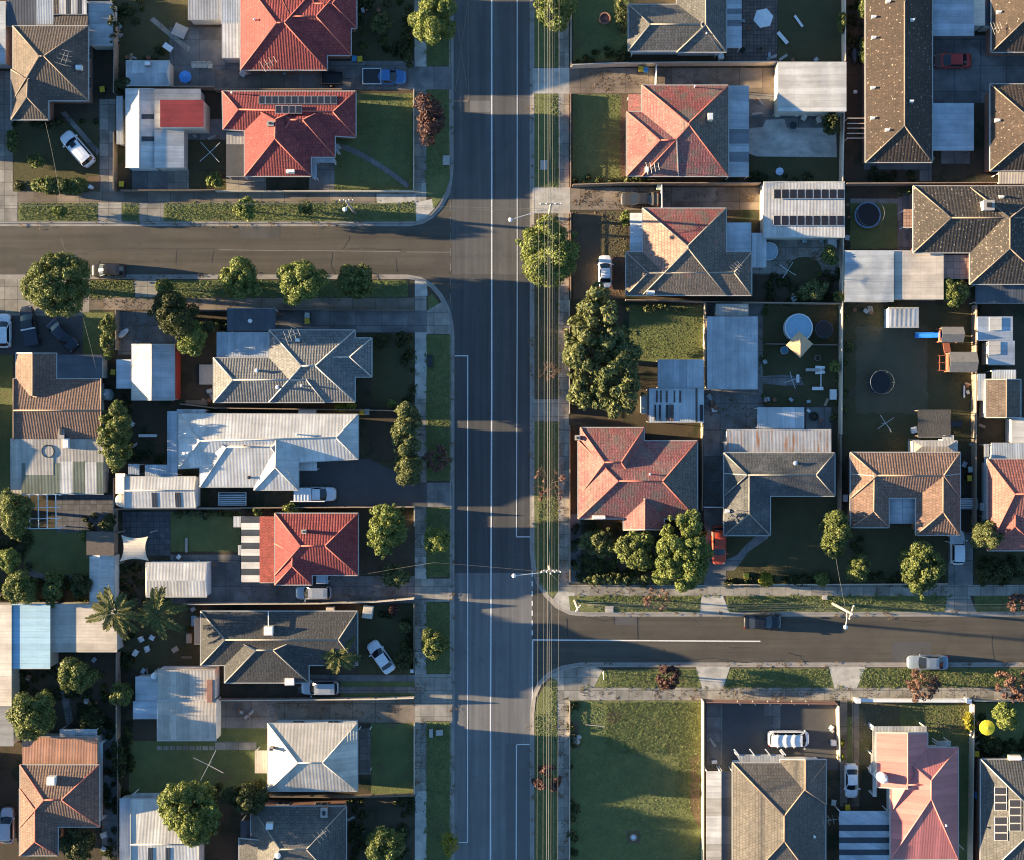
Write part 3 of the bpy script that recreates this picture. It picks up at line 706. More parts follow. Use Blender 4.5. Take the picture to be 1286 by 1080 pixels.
G_CONC = surf('concrete_path', (.29,.265,.22), (.20,.185,.157), .55, .9, .35, 22, .02, joints=1.6, wear=(.6,.6,1))
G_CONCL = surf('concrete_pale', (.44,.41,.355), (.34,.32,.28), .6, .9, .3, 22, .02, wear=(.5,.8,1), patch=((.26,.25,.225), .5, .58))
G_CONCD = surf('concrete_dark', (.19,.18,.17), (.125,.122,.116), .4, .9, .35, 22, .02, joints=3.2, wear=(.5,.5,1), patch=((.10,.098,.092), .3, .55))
G_BROWN = surf('concrete_brown', (.225,.178,.135), (.155,.125,.098), .4, .92, .4, 20, .02, joints=2.8, wear=(.3,.6,1), patch=((.12,.09,.065), .3, .56))
G_DRIVE = surf('driveway_bitumen', (.088,.086,.085), (.06,.06,.06), .4, .9, .5, 35, .02, wear=(.4,.4,1))
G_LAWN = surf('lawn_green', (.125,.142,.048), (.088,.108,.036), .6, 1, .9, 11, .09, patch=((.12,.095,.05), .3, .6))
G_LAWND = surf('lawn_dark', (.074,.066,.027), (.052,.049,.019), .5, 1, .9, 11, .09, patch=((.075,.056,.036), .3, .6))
G_VERGE = surf('verge_grass', (.135,.145,.05), (.095,.112,.036), .9, 1, 1., 9, .12, patch=((.13,.105,.045), .4, .58))
G_DRY = surf('dry_grass', (.105,.088,.05), (.075,.068,.034), .7, 1, .9, 9, .1, patch=((.06,.066,.022), .35, .54))
G_DIRT = surf('brown_dirt', (.135,.09,.055), (.09,.062,.038), .5, 1, .7, 12, .06, patch=((.06,.055,.025), .4, .58))
G_PAVE = surf('slate_paving', (.10,.10,.105), (.06,.06,.066), 1.6, .8, .4, 14, .03, joints=.7)
G_BRICK = surf('brick_paving', (.16,.12,.10), (.11,.085,.075), 1., .9, .5, 14, .03, joints=.45)
G_LINE = surf('line_paint', (.70,.68,.64), (.55,.54,.51), 3, .7, .2, 20, .01, patch=((.3,.3,.3), 2.5, .68))
G_TAR = flat('tar_seal', (.018,.018,.019), .6); G_FADED = surf('faded_paint', (.24,.225,.20), (.16,.15,.14), 3, .8, .2)
G_FSUN = surf('faded_sunlit_paint', (.30,.21,.14), (.2,.15,.11), 3, .8, .2)  # worn white lines tinted orange to carry the warm sunlight
mb = MB(); mb.face([(-1600,-1600,-.06),(1600,-1600,-.06),(1600,1600,-.06),(-1600,1600,-.06)])
mb.build('ground', G_SOIL, loc=(0,0,0), recalc=False)['kind'] = 'structure'
def road(name, r, m, z):
    mb = MB(); mb.face([P(u, v, z) for u, v in pts_rect(*r)[::-1]]); mb.build(name, m, loc=(0,0,0), recalc=False)['kind'] = 'structure'
road('main_road', (540,-1300,700,2300), G_ASPH, 0.)
road('side_road', (-1500,250,567.5,380), G_ASPH2, .004)
road('side_road', (668.5,740,2800,866), G_ASPH2, .004)
CR = {
 'nw': [(-1500,281),(515,281),(530,278),(542,271),(552,260),(560,245),(564,230),(566,212),(566,-1300)],
 'sw': [(-1500,349),(512,349),(528,352),(542,360),(553,373),(561,389),(565,404),(567,420),(567,2300)],
 'ne': [(669,-1300),(669,690),(671,712),(677,731),(687,747),(700,760),(716,768),(734,770),(2800,770)],
 'se': [(669,2300),(669,895),(671,875),(678,859),(690,847),(706,839),(728,835),(2800,835)]}
FAR = dict(nw=[(-1500,-1300)], sw=[(-1500,2300)], ne=[(2800,-1300)], se=[(2800,2300)])
for k, c in CR.items():
    mb = MB(); mb.prism([P(u, v, 0).xy for u, v in c+FAR[k]], -.05, .100); mb.build('block_ground', G_SOIL, loc=(0,0,0))['kind'] = 'structure'
    q = [P(u, v, 0) for u, v in c]; cen = P(*FAR[k][0]); mb = MB(); n = len(q); O = []; I = []; G_ = []
    for i in range(n):
        d = q[min(i+1, n-1)]-q[max(i-1, 0)]; d.normalize(); sd = Vector((-d.y, d.x, 0))
        ref = P(*{'nw': (400,100), 'sw': (400,700), 'ne': (900,400), 'se': (900,1000)}[k])
        if sd.dot(ref-q[i]) < 0: sd = -sd
        O.append(q[i]-sd*.02); I.append(q[i]+sd*.2); G_.append(q[i]-sd*.36)
    for i in range(n-1):
        mb.solid([(p.x,p.y,-.05) for p in (O[i],O[i+1],I[i+1],I[i])], [(p.x,p.y,z) for p, z in ((O[i],.098),(O[i+1],.098),(I[i+1],.114),(I[i],.114))])
        mb.solid([(p.x,p.y,-.05) for p in (G_[i],G_[i+1],O[i+1],O[i])], [(p.x,p.y,z) for p, z in ((G_[i],.010),(G_[i+1],.010),(O[i+1],.016),(O[i],.016))], 1)
    mb.build('kerb', [G_KERB, G_KERB], loc=(0,0,0))['kind'] = 'structure'
# painted lines
for pts, w, m in (
    ([(617.5,-60),(617.5,500),(616,900),(616,1150)], .17, G_LINE), ([(649.5,-60),(649.5,400),(648.5,673.2)], .1, G_LINE), ([(648.5,673.6),(665.5,673.6)], .11, G_LINE),
    ([(648,934.4),(665,934.4)], .11, G_LINE), ([(648.6,934),(648,1150)], .11, G_LINE), ([(571,447.4),(588,447.4)], .11, G_LINE), ([(587.4,448),(587.2,1057)], .11, G_LINE), ([(576,1057.4),(587,1057.4)], .11, G_LINE),
    ([(668.5,803),(850,804.2),(955,804.8)], .15, G_LINE), ([(668.9,804),(668.5,886)], .15, G_LINE), ([(275,314.2),(360,315.4)], .07, G_FADED), ([(361,315),(503,316.5)], .07, G_FADED), ([(511,317),(566,317.3)], .06, G_FADED),
    ([(588,-60),(588,127.5)], .06, G_FSUN), ([(569.5,127.4),(588,127.4)], .13, G_FSUN), ([(574.5,32),(586.5,112)], .05, G_FSUN), ([(588,0),(571.5,116)], .05, G_FSUN)):
    strip('road_marking', pts, w, m, .013)
for k in range(8): strip('road_marking', [(565.6,236+k*19),(565.6,246+k*19)], .07, G_FADED, .013)
for k in range(7): strip('road_marking', [(668.4,717+k*12.3),(668.4,723.4+k*12.3)], .16, G_LINE, .013)
# cracks and seams of the side streets
rg = random.Random(5)
def crack(pts, w=.05, jit=1.1):
    q = []
    for a, b in zip(pts, pts[1:]):
        n = max(2, int(math.hypot(b[0]-a[0], b[1]-a[1])/3))
        for k in range(n): q.append((a[0]+(b[0]-a[0])*k/n+rg.uniform(-jit, jit)*.6, a[1]+(b[1]-a[1])*k/n+rg.uniform(-jit, jit)*.6))
    strip('road_crack', q+[pts[-1]], w, G_TAR, .011)
for c in ([(430,313),(438,302),(439,296)], [(438,313),(465,312),(480,314),(505,314)], [(417,318),(416,333),(421,345)], [(222,314),(221,333)], [(268,316),(266,331)], [(497,325),(499,343)], [(420,345),(445,344)], [(470,346),(500,347)],
          [(100,319),(130,313),(270,313)], [(795,824),(815,828),(840,832)], [(812,827),(850,829),(900,826),(935,832),(985,829)], [(900,829),(950,833),(1000,834)], [(990,819),(1005,823),(1012,832)], [(990,820),(1010,824)], [(1000,834),(1060,833),(1135,834)], [(1247,795),(1246,808),(1249,830)],
          [(915,813),(945,813)], [(833,812),(835,819)], [(725,771),(757,779),(775,777)], [(740,772),(772,775)], [(1135,778),(1160,781),(1175,779)], [(870,776),(880,784)], [(690,769),(691,812)], [(771,772),(771,784)]): crack(c)
strip('road_patch', [(712,776),(713,800)], .12, G_TAR, .010); strip('road_patch', [(800.5,773),(801,802)], .1, G_TAR, .010)
road('road_patch', (568,345,669.5,719), G_ASPHD, .002); road('road_patch', (566,719,669.5,2300), G_ASPHP, .002); road('road_patch', (590,127,616,141), G_ASPHP, .002); road('road_patch', (300,284,352,300), G_ASPHD, .007); road('road_patch', (1120,806,1170,832), G_DRIVE, .007); road('road_patch', (60,318,98,346), G_ASPHD, .007)
patch('road_patch', (772,773,801,784), G_DRIVE, .005); patch('road_patch', (636,934,666,1150), surf('asphalt_parking', (.120,.116,.11), (.10,.097,.093), .4, .9, .5, 40, .02), .003)
def P4(name, m, *rects, wob=0.):
    for r in rects: patch(name, r, m, wob=wob)
# ---- footpaths
P4('footpath', G_CONC, (520.5,-1000,535.5,262), (521,352,535.5,2000), (701,-1000,714.5,748), (700,878,714.5,2000))
P4('footpath', G_BROWN, (-1000,240.5,520.5,255.5)); P4('footpath', G_BROWN, (62,374.5,520.5,389.5)); P4('footpath', G_CONC, (714.5,734,1900,747.5), (714,863,1900,879))
P4('footpath_slab', G_CONCL, (520.5,43,535.5,86.5), (521,418,536,501), (521,699,535,728), (521,818,535,846), (521,993,536,1150), (473,244,522,256.5))
patch('footpath', [(690,848),(705,841),(745,836),(757,841),(746,862),(706,878),(700,878),(697,860)], G_CONC)
patch('footpath', [(702,741),(722,744),(716,768),(704,762),(694,752)], G_CONCL); patch('footpath', [(521,255),(545,250),(546,262),(533,275),(523,278)], G_CONCL)
patch('footpath', [(521,352),(536,356),(537,372),(521,372)], G_CONCL)
# ---- verges
W_ = dict(wob=.5)
P4('verge', G_VERGE, (23,255.5,122.5,278), (153.5,255.5,175,278.5), (206,255.5,522,278.5), **W_)
P4('verge', G_LAWN, (535.5,-400,566,83), **W_); patch('verge', [(535.5,113.5),(564,113.5),(565,225),(559,243),(548,259),(544,262),(542,248),(536,246)], G_LAWN, wob=.4)
P4('verge', G_VERGE, (113,352.5,168,373.5), **W_); P4('verge', G_LAWN, (200,352.5,512,373.5), **W_); patch('verge', [(537,373),(543,370),(551,381),(549,389),(538,390)], G_LAWN, wob=.4)
P4('verge', G_LAWN, (535.5,421,566,603), (535.5,637,566,724), (535.5,756,566,845), (535.5,906,566,1200), **W_)
P4('verge', G_VERGE, (671,-400,701,85), (671,118.5,701,235.5), **W_); P4('verge', G_DRY, (671,269,701,420), (671,420,701,501), **W_); patch('verge', [(671,531),(701,531),(701,742),(694,750),(682,738),(674,718),(671,700)], G_VERGE, wob=.4)
patch('verge', [(714,748),(880,748),(880,768),(737,768),(716,766)], G_VERGE, wob=.4); P4('verge', G_VERGE, (912,748,1189,768), (1224,748,1900,768), (1078,838.5,1900,862.5), **W_)
patch('verge', [(757,841),(875,839),(882,862.5),(746,862.5)], G_VERGE, wob=.4); patch('verge', [(916,839),(1041,839),(1048,862.5),(908,862.5)], G_LAWN, wob=.4)
patch('verge', [(672,1200),(672,895),(675,877),(683,862),(694,851),(700,855),(700,1200)], G_VERGE, wob=.4)
# ---- crossings
P4('driveway_crossing', G_CONC, (-100,240,22,279.5), (123,255,153,279.5), (175,255,206,279.5), (-100,351,113,373))
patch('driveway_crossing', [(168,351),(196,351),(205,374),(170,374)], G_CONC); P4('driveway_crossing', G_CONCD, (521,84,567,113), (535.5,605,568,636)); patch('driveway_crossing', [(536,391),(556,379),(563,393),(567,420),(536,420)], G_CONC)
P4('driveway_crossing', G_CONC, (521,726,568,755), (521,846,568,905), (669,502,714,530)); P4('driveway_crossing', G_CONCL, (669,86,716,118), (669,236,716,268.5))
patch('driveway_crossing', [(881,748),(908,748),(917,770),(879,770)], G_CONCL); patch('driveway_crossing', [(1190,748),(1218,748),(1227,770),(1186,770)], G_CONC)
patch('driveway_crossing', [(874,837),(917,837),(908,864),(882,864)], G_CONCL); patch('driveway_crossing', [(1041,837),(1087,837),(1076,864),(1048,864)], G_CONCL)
# ---- NW yards
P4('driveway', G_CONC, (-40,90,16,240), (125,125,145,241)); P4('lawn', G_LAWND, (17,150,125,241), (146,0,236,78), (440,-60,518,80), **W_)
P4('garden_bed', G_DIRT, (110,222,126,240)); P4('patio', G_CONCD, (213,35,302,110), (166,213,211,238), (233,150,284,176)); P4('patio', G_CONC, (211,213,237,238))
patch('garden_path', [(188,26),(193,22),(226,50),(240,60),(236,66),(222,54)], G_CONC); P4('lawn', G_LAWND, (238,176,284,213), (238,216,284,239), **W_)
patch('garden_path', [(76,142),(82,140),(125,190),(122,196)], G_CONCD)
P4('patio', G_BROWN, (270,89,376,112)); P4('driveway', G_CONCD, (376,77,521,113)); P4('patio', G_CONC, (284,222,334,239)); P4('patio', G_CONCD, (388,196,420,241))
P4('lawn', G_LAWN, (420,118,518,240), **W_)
for k in range(15):
    t = k/15; u = 424+90*t; v = 182+52*(t**1.35); patch('paving_stone', [(u,v-3),(u+5.6,v-.3+3*t),(u+4.6,v+6.6+2*t),(u-1.2,v+4.8)], G_CONCD)
# ---- SW yards
P4('driveway', G_CONC, (-60,373,112,397)); P4('driveway', G_DRIVE, (-60,397,104,446)); P4('lawn', G_LAWN, (104,393,143,447), (-60,446,16,640), **W_)
P4('courtyard', G_CONCD, (148,392,232,446)); patch('driveway', (345,390.5,535,418), G_CONCD); P4('lawn', G_LAWND, (467,420,519,512), (455,580,500,610), **W_)
patch('driveway', [(374,575),(463,576),(500,592),(522,604),(536,606),(536,636),(374,636)], G_DRIVE)
P4('patio', G_PAVE, (154,642,214,697)); P4('lawn', G_LAWN, (214,642,302,692), (30,664,112,722), **W_); P4('patio', G_CONCD, (214,696,302,758), (300,723,521,757)); P4('patio', G_PAVE, (70,621,144,668))
patch('garden_path', [(34,700),(42,716),(60,722),(104,722),(104,730),(56,729),(36,722)], G_CONCD)
P4('lawn', G_LAWND, (152,760,252,840), (450,760,519,848), **W_); P4('driveway', G_CONCD, (374,847,521,855), (374,862,521,870)); P4('verge', G_LAWN, (428,855,521,862), (428,870,521,876), **W_)
P4('driveway', G_BROWN, (274,877,521,907)); P4('lawn', G_LAWN, (162,930,335,1000), (466,908,519,998), **W_); patch('lawn', [(274,916),(292,910),(306,909),(334,906),(334,931),(274,931)], G_LAWN, wob=.4)
P4('garden_path', G_CONC, (270,931,322,941)); P4('patio', G_CONCD, (276,880,345,914)); P4('garden_path', G_CONCD, (128,915,150,1100)); P4('patio', G_BRICK, (448,914,466,971))
for k in range(9): patch('paving_stone', (197+k*8.2,936.5,203.5+k*8.2,941.5), G_CONC)
patch('garden_path', [(70,838),(79,838),(92,905),(84,912)], G_CONCD)
# ---- NE yards
P4('lawn', G_LAWN, (720,-60,790,77), (719,119,782,232), **W_); P4('driveway', G_BROWN, (715,86,978,118)); P4('garden_bed', G_DIRT, (779,119,790,222)); P4('driveway', G_BROWN, (716,236,962,264))
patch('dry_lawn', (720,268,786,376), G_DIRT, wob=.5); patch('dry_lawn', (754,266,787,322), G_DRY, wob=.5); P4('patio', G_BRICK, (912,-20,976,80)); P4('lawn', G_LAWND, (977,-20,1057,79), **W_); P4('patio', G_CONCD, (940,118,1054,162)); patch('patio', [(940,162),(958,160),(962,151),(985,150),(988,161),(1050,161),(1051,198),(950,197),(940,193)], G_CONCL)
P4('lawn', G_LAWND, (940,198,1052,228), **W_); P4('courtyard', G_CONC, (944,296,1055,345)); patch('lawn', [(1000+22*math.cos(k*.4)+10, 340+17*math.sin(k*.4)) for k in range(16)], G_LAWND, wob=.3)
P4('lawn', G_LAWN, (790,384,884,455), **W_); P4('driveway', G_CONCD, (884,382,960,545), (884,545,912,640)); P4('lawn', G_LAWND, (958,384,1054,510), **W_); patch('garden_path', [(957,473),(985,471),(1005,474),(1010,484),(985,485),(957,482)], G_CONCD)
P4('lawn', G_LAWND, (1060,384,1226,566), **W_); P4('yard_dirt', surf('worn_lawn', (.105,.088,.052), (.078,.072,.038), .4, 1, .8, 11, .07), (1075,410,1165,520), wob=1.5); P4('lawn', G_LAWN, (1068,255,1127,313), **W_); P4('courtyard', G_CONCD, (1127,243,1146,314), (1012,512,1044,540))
P4('garden_path', G_CONC, (1068,250,1127,256)); P4('driveway', G_CONCD, (1171,45,1290,130), (1085,205,1170,228), (1182,190,1218,206)); P4('garden_bed', G_SOIL, (1083,214,1155,229))
P4('front_garden', G_SOIL, (719,655,884,733)); patch('garden_path', (716,645,729,732), G_CONCD); P4('lawn', G_LAWND, (914,622,1068,733), (1070,660,1190,733), (1224,690,1400,733), **W_); P4('driveway', G_CONCD, (884,640,912,734), (1191,668,1222,734))
patch('garden_path', [(955,668),(967,668),(964,676),(940,692),(931,705),(922,716),(908,716),(908,704),(925,697),(938,682)], G_CONCD)
# ---- SE yards
patch('vacant_lot', (716,880,881,1300), G_LAWN, wob=.6); patch('vacant_lot', [(735,880),(880,880),(880,945),(872,1000),(820,990),(800,910),(770,895)], G_VERGE, wob=1.2); patch('vacant_lot', [(866,950),(879,946),(879,1040),(868,1020)], G_DIRT, wob=1.); patch('vacant_lot', [(764,892),(777,890),(781,905),(770,910),(762,904)], G_DIRT, wob=.8)
P4('dirt_patch', G_DIRT, (716,905,728,940), (788,1043,804,1058), wob=1.2)
P4('driveway', G_DRIVE, (886,882,1053,966)); P4('driveway', G_CONCD, (888,884,907,960), (960,884,980,920)); P4('driveway', G_BROWN, (1055,879,1064,1012), (1070,879,1079,1012)); P4('driveway', G_DRIVE, (1000,886,1052,940)); P4('verge', G_LAWN, (1064,900,1070,960), **W_)
patch('dry_lawn', (1079,882,1222,960), G_DRY, wob=.5); P4('lawn', G_LAWN, (1130,884,1218,912), (1165,915,1222,1100), (1225,882,1400,950), **W_)

# ---- standing grass on the verges and the vacant lot: one uncountable mass of short tufts
def grass(polys, dens, hgt, name, mat, seed):
    rng = np.random.default_rng(seed); V = []
    for r in polys:
        a, b = P(r[0], r[1], .1), P(r[2], r[3], .1); n = int(abs((b.x-a.x)*(b.y-a.y))*dens*1.3)
        x = rng.uniform(min(a.x,b.x), max(a.x,b.x), n); y = rng.uniform(min(a.y,b.y), max(a.y,b.y), n)
        if r[0] == 672: 
            k = (y < P(0,893).y-0) | (x > P(690,0).x); x, y = x[k], y[k]; n = len(x)
        t = rng.uniform(0, 6.283, n); w = rng.uniform(.03,.09,n); h = hgt*rng.uniform(.35,1.2,n)*.42; lean = rng.normal(0,.06,(n,2))
        cx, sx = np.cos(t)*w, np.sin(t)*w; z0 = np.full(n, .108)
        V.append(np.stack([np.stack([x-cx,y-sx,z0],1), np.stack([x+cx,y+sx,z0],1), np.stack([x+cx*.6+lean[:,0],y+sx*.6+lean[:,1],z0+h],1), np.stack([x-cx*.4+lean[:,0],y-sx*.4+lean[:,1],z0+h*.8],1)],1).reshape(-1,3))
    v = np.concatenate(V); n = len(v)//4
    me = bpy.data.meshes.new(name); me.vertices.add(4*n); me.vertices.foreach_set('co', v.astype(np.float32).ravel())
    me.loops.add(4*n); me.loops.foreach_set('vertex_index', np.arange(4*n, dtype=np.int32)); me.polygons.add(n); me.polygons.foreach_set('loop_start', np.arange(0, 4*n, 4, dtype=np.int32))
    me.materials.append(mat); me.update(calc_edges=True); ob = bpy.data.objects.new(name, me); COL.objects.link(ob)
    ob['kind'] = 'stuff'; ob['label'] = 'short rough grass'; ob['category'] = 'grass'
F_GRASS = foliage('grass_blade', (.18,.205,.065), (.125,.155,.048), (.27,.25,.11), .3, .8)
F_GDRY = foliage('grass_dry', (.21,.175,.10), (.15,.13,.07), (.28,.23,.14), .3, .8)
VG = [(24,256,122,277),(154,256,174,277),(207,256,521,277),(114,353,167,373),(201,353,511,373),(536,-10,565,82),(536,114,563,222),(536,422,565,602),(536,638,565,723),(536,757,565,844),(536,907,565,1085),(672,-5,700,84),(672,119,700,235),(676,532,700,735),(672,896,699,1085),(690,856,699,896),(745,749,879,767),(913,749,1188,767),(1225,749,1290,767),(1079,839,1290,862),(759,841,874,862),(916,840,1041,862)]
grass(VG, 55, .16, 'verge_grass', F_GRASS, 1)
grass([(717,881,880,1085)], 22, .14, 'lot_grass', F_GRASS, 2); grass([(760,882,879,945),(850,945,879,1000)], 40, .2, 'lot_rough_grass', F_GRASS, 3)
grass([(672,270,700,500),(1081,883,1220,958),(756,268,785,320)], 26, .12, 'dry_grass_tufts', F_GDRY, 4)
grass([(420,119,517,239),(721,120,781,231),(723,-5,788,76),(792,386,883,450),(1132,886,1216,911)], 26, .1, 'lawn_grass', F_GRASS, 5)
# ------------------------------------------------------------------ roof materials
R_BROWN = tile('tiles_brown', (.125,.093,.074), (.09,.068,.055), (.068,.054,.045), (.28,.24,.2), pt=.5, ft=.72)
R_RED = tile('tiles_red', (.28,.048,.046), (.215,.036,.036), (.24,.05,.048), bump=.7, pt=.55)
R_REDW = tile('tiles_red_worn', (.275,.05,.048), (.205,.038,.038), (.16,.05,.043), (.42,.26,.19), pt=.56, ft=.70)
R_GREY = tile('tiles_grey', (.185,.18,.172), (.142,.14,.135), (.118,.116,.112), bump=.7, pt=.56)
R_DARK = tile('tiles_charcoal', (.062,.06,.057), (.043,.042,.041), (.08,.073,.066), (.2,.18,.15), bump=.7, pt=.56, arcw=.15, ft=.68)
R_ORANGE = tile('tiles_terracotta', (.19,.115,.086), (.142,.088,.067), (.135,.086,.063), (.32,.25,.19), bump=.7, pt=.56, ft=.72)
R_ORANGE2 = tile('tiles_orange', (.22,.135,.10), (.168,.104,.077), (.165,.105,.075), (.36,.29,.23), bump=.7, pt=.56, ft=.74)
R_PINK = tile('tiles_pink', (.31,.105,.10), (.24,.082,.078), (.15,.105,.088), (.38,.27,.24), pt=.45, ft=.66, fs=6., arcw=.25)
R_ASH = tile('tiles_ash', (.10,.096,.09), (.078,.075,.071), (.066,.064,.061), pt=.5)
R_FADE = tile('tiles_faded_pink', (.33,.20,.155), (.26,.155,.12), (.17,.13,.10), (.36,.28,.22), pt=.6)
R_REDM = tile('tiles_red_mossy', (.29,.075,.07), (.22,.06,.057), (.13,.10,.078), (.34,.2,.17), arcw=.25, pt=.44, ft=.72, fs=6.)
R_MIX = tile('tiles_lichen', (.155,.125,.10), (.12,.098,.08), (.24,.085,.075), (.3,.25,.2), pt=.60, ft=.68, fs=6., arcw=.25)
R_SPECK = tile('tiles_speckled', (.06,.039,.028), (.044,.03,.022), (.036,.026,.02), (.26,.21,.165), cw=.4, ch=.4, pt=.55, ft=.66, fs=3.2)
R_SPECKD = tile('tiles_dark_speckled', (.062,.05,.041), (.043,.036,.031), (.05,.042,.035), (.24,.2,.16), cw=.4, ch=.4, pt=.55, ft=.64, fs=3.6)
R_SLATE = tile('shingles_grey', (.118,.112,.102), (.09,.086,.08), (.076,.074,.07), (.21,.19,.16), cw=.4, ch=.3, pt=.54, ft=.66, arcw=.15)
ML = metal('metal_white', (.56,.54,.50), (.46,.445,.415), .4, metallic=.03); MB_ = metal('metal_zinc', (.40,.42,.43), (.31,.33,.345), .3, metallic=.1); MG = metal('metal_grey', (.40,.40,.39), (.31,.31,.31), .35)
MCREAM = metal('metal_cream', (.62,.55,.45), (.52,.46,.38), .35, metallic=.05); MDK = metal('metal_slate', (.085,.09,.10), (.065,.07,.08), .35, metallic=.1); MRED = metal('metal_red', (.36,.05,.04), (.29,.04,.034), .25, metallic=.05)
MBEIGE = metal('metal_beige_old', (.50,.44,.365), (.39,.345,.29), .4, rust=(.24,.18,.13), rt=.62, metallic=.1); MRUST = metal('metal_rust_orange', (.44,.22,.13), (.34,.17,.11), .35, rust=(.30,.26,.21), rt=.58, metallic=.05)
MOLD = metal('metal_old_grey', (.42,.385,.33), (.32,.295,.255), .4, rust=(.42,.36,.29), rt=.6, metallic=.1); MGREEN = metal('metal_old_green', (.15,.17,.125), (.11,.125,.095), .4, rust=(.24,.22,.17), rt=.6, metallic=.05)
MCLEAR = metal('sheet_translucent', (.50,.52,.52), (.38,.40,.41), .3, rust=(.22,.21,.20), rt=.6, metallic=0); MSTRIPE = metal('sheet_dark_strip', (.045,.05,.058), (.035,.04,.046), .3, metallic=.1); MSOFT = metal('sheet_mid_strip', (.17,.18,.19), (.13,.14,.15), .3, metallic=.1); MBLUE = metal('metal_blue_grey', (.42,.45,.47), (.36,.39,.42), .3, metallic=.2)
CAPR = surf('cap_red', (.40,.12,.09), (.32,.085,.065), 3, .85); CAPG = surf('cap_grey', (.27,.245,.215), (.20,.185,.16), 3, .85); CAPO = surf('cap_terracotta', (.32,.22,.155), (.26,.175,.125), 3, .85); CAPB = surf('cap_brown', (.22,.175,.135), (.17,.13,.1), 3, .85); CAPW = surf('cap_pale', (.46,.43,.39), (.38,.36,.33), 3, .7); CAPD = surf('cap_dark', (.20,.17,.14), (.14,.12,.10), 3, .85)
# ================================================================== NW block
h = house('brown tiled hip roof house in the top left corner with an aerial', [((16,33,111,127),(50,71,55,71)), ((14,88,61,151),(35,100,34,123)), ] , R_BROWN, M_BRICKW, CAPB); lean(h, (68,18.5,110.5,35), (2.62,2.62,3.4,3.4), R_BROWN, name='roof_extension', support=None)
antenna(h, 92, 80, 75); antenna(h, 87, 79, 70); box_unit(h, 100, 86, .7, .6, .35)
lean(h, (67,0,109,18), (3.1,3.1,2.9,2.9), [ML, MSTRIPE, R_BROWN], stripes=[(0,.17,2),(.17,.38,0),(.38,.53,1),(.53,.72,0),(.72,.86,1),(.86,1,0)], name='pergola_roof', support='posts')
lean(h, (45,0,67,31), (3.0,3.0,2.75,2.75), MBLUE, support='walls'); lean(h, (8,-20,45,33), (2.9,2.9,2.7,2.7), MDK, support='walls')
lean(None, (111,2,142,57), (2.6,2.4,2.4,2.6), MG, name='shed', label='grey corrugated narrow shed against the brown tiled house', cat='shed', support='walls')
lean(None, (-30,2,7,80), (2.7,2.9,2.9,2.7), MB_, name='shed', label='blue grey metal roofed shed cut by the left edge at the top', cat='shed', support='walls')
g = house('long garage with cream and blue gable roof beside the red flat room', [((158,112,194,211),(175,112,175,211))], ML, M_WALLW, CAPW, ez=2.6, pitch=.3, name='garage', cat='garage', over=.1, windows=False)
lean(g, (194,112,252,161), (3.1,2.7,2.7,3.1), MG, name='lean_to_roof', support='walls'); lean(g, (194,161,231,211), (2.9,2.6,2.6,2.9), ML, name='lean_to_roof', support='walls')
for v in (147, 175):
    q = [RP(g, 178, v-3, .05), RP(g, 193.5, v-3, .05), RP(g, 193.5, v+3, .05), RP(g, 178, v+3, .05)]; m = MB(); m.solid([p-Vector((0,0,.04)) for p in q], q); m.build('skylight', MSTRIPE, g.roof)
lean(None, (201,126,255.5,160), (4.0,3.7,3.7,4.0), MRED, name='upper_room', label='small upper room with red metal roof and cream edging', cat='room', support='walls', wall=M_CREAM, over=.05)
lean(None, (146,121,154,181), (2.0,2.0,1.9,1.9), MG, name='shed', label='narrow grey trough roofed lean-to beside the long garage', cat='shed', support='walls')
h = house('small grey zinc shed with ridge behind the long garage', [((158,77,213,108),(160,92,209,92))], MB_, M_WALL, None, ez=2.3, pitch=.25, name='shed', cat='shed', over=.08, windows=False); box_unit(h, 186, 81, .6, .6, .3, M_BRICK)
h = house('large bright red tiled house cut by the top edge', [((302,-30,411,88.5),(348,29,357,29)), ((340,-28,441,70),(365,21,397,21)), ((380,-30,448,36),(395,5,417,5))], R_RED, M_BRICKW, CAPR); vent(h, 320, 26); antenna(h, 342, 86, 30)
lean(h, (278,-30,302,30), (2.9,2.9,2.9,2.9), MBLUE, support='walls'); lean(h, (278.5,30,302,73), (3.0,3.0,2.8,2.8), ML, support='walls')
lean(None, (236,-25,278,25), (2.7,2.7,2.5,2.5), MG, name='shed', label='pale corrugated shed roof at the top edge left of the red house', cat='shed', support='walls')
h = house('red tiled house with two rows of solar panels on its ridge', [((279,115,447,115,447,173,280,163),(300,138,418,141)), ((307,132,391,222),(346,150,345.5,175)), ((335,131,421,198),(365,151,380,151),{'rise':1.55})], R_REDW, M_BRICKW, CAPR)
solar(h, 325, 121, 423.5, 132, 12, plane=(0,0)); solar(h, 346, 133.5, 380, 144, 4, plane=(0,0), lift=.3); chimney(h, 340.5, 157, .7, .5, .5); box_unit(h, 365, 216, 1., .5, .2); vent(h, 292, 118, .1, .6)
lean(h, (284,166,307,222), (2.7,2.7,2.55,2.55), [MOLD, G_DRIVE], stripes=[(0,.28,0),(.28,1,1)], axis='y'); lean(h, (392,198,420,204), 2.6, MBLUE, name='porch_roof'); lean(h, (421,181,426,191), 2.3, MG, name='porch_roof'); lean(h, (392,200,398,224), 2.3, MBLUE, name='carport_edge')
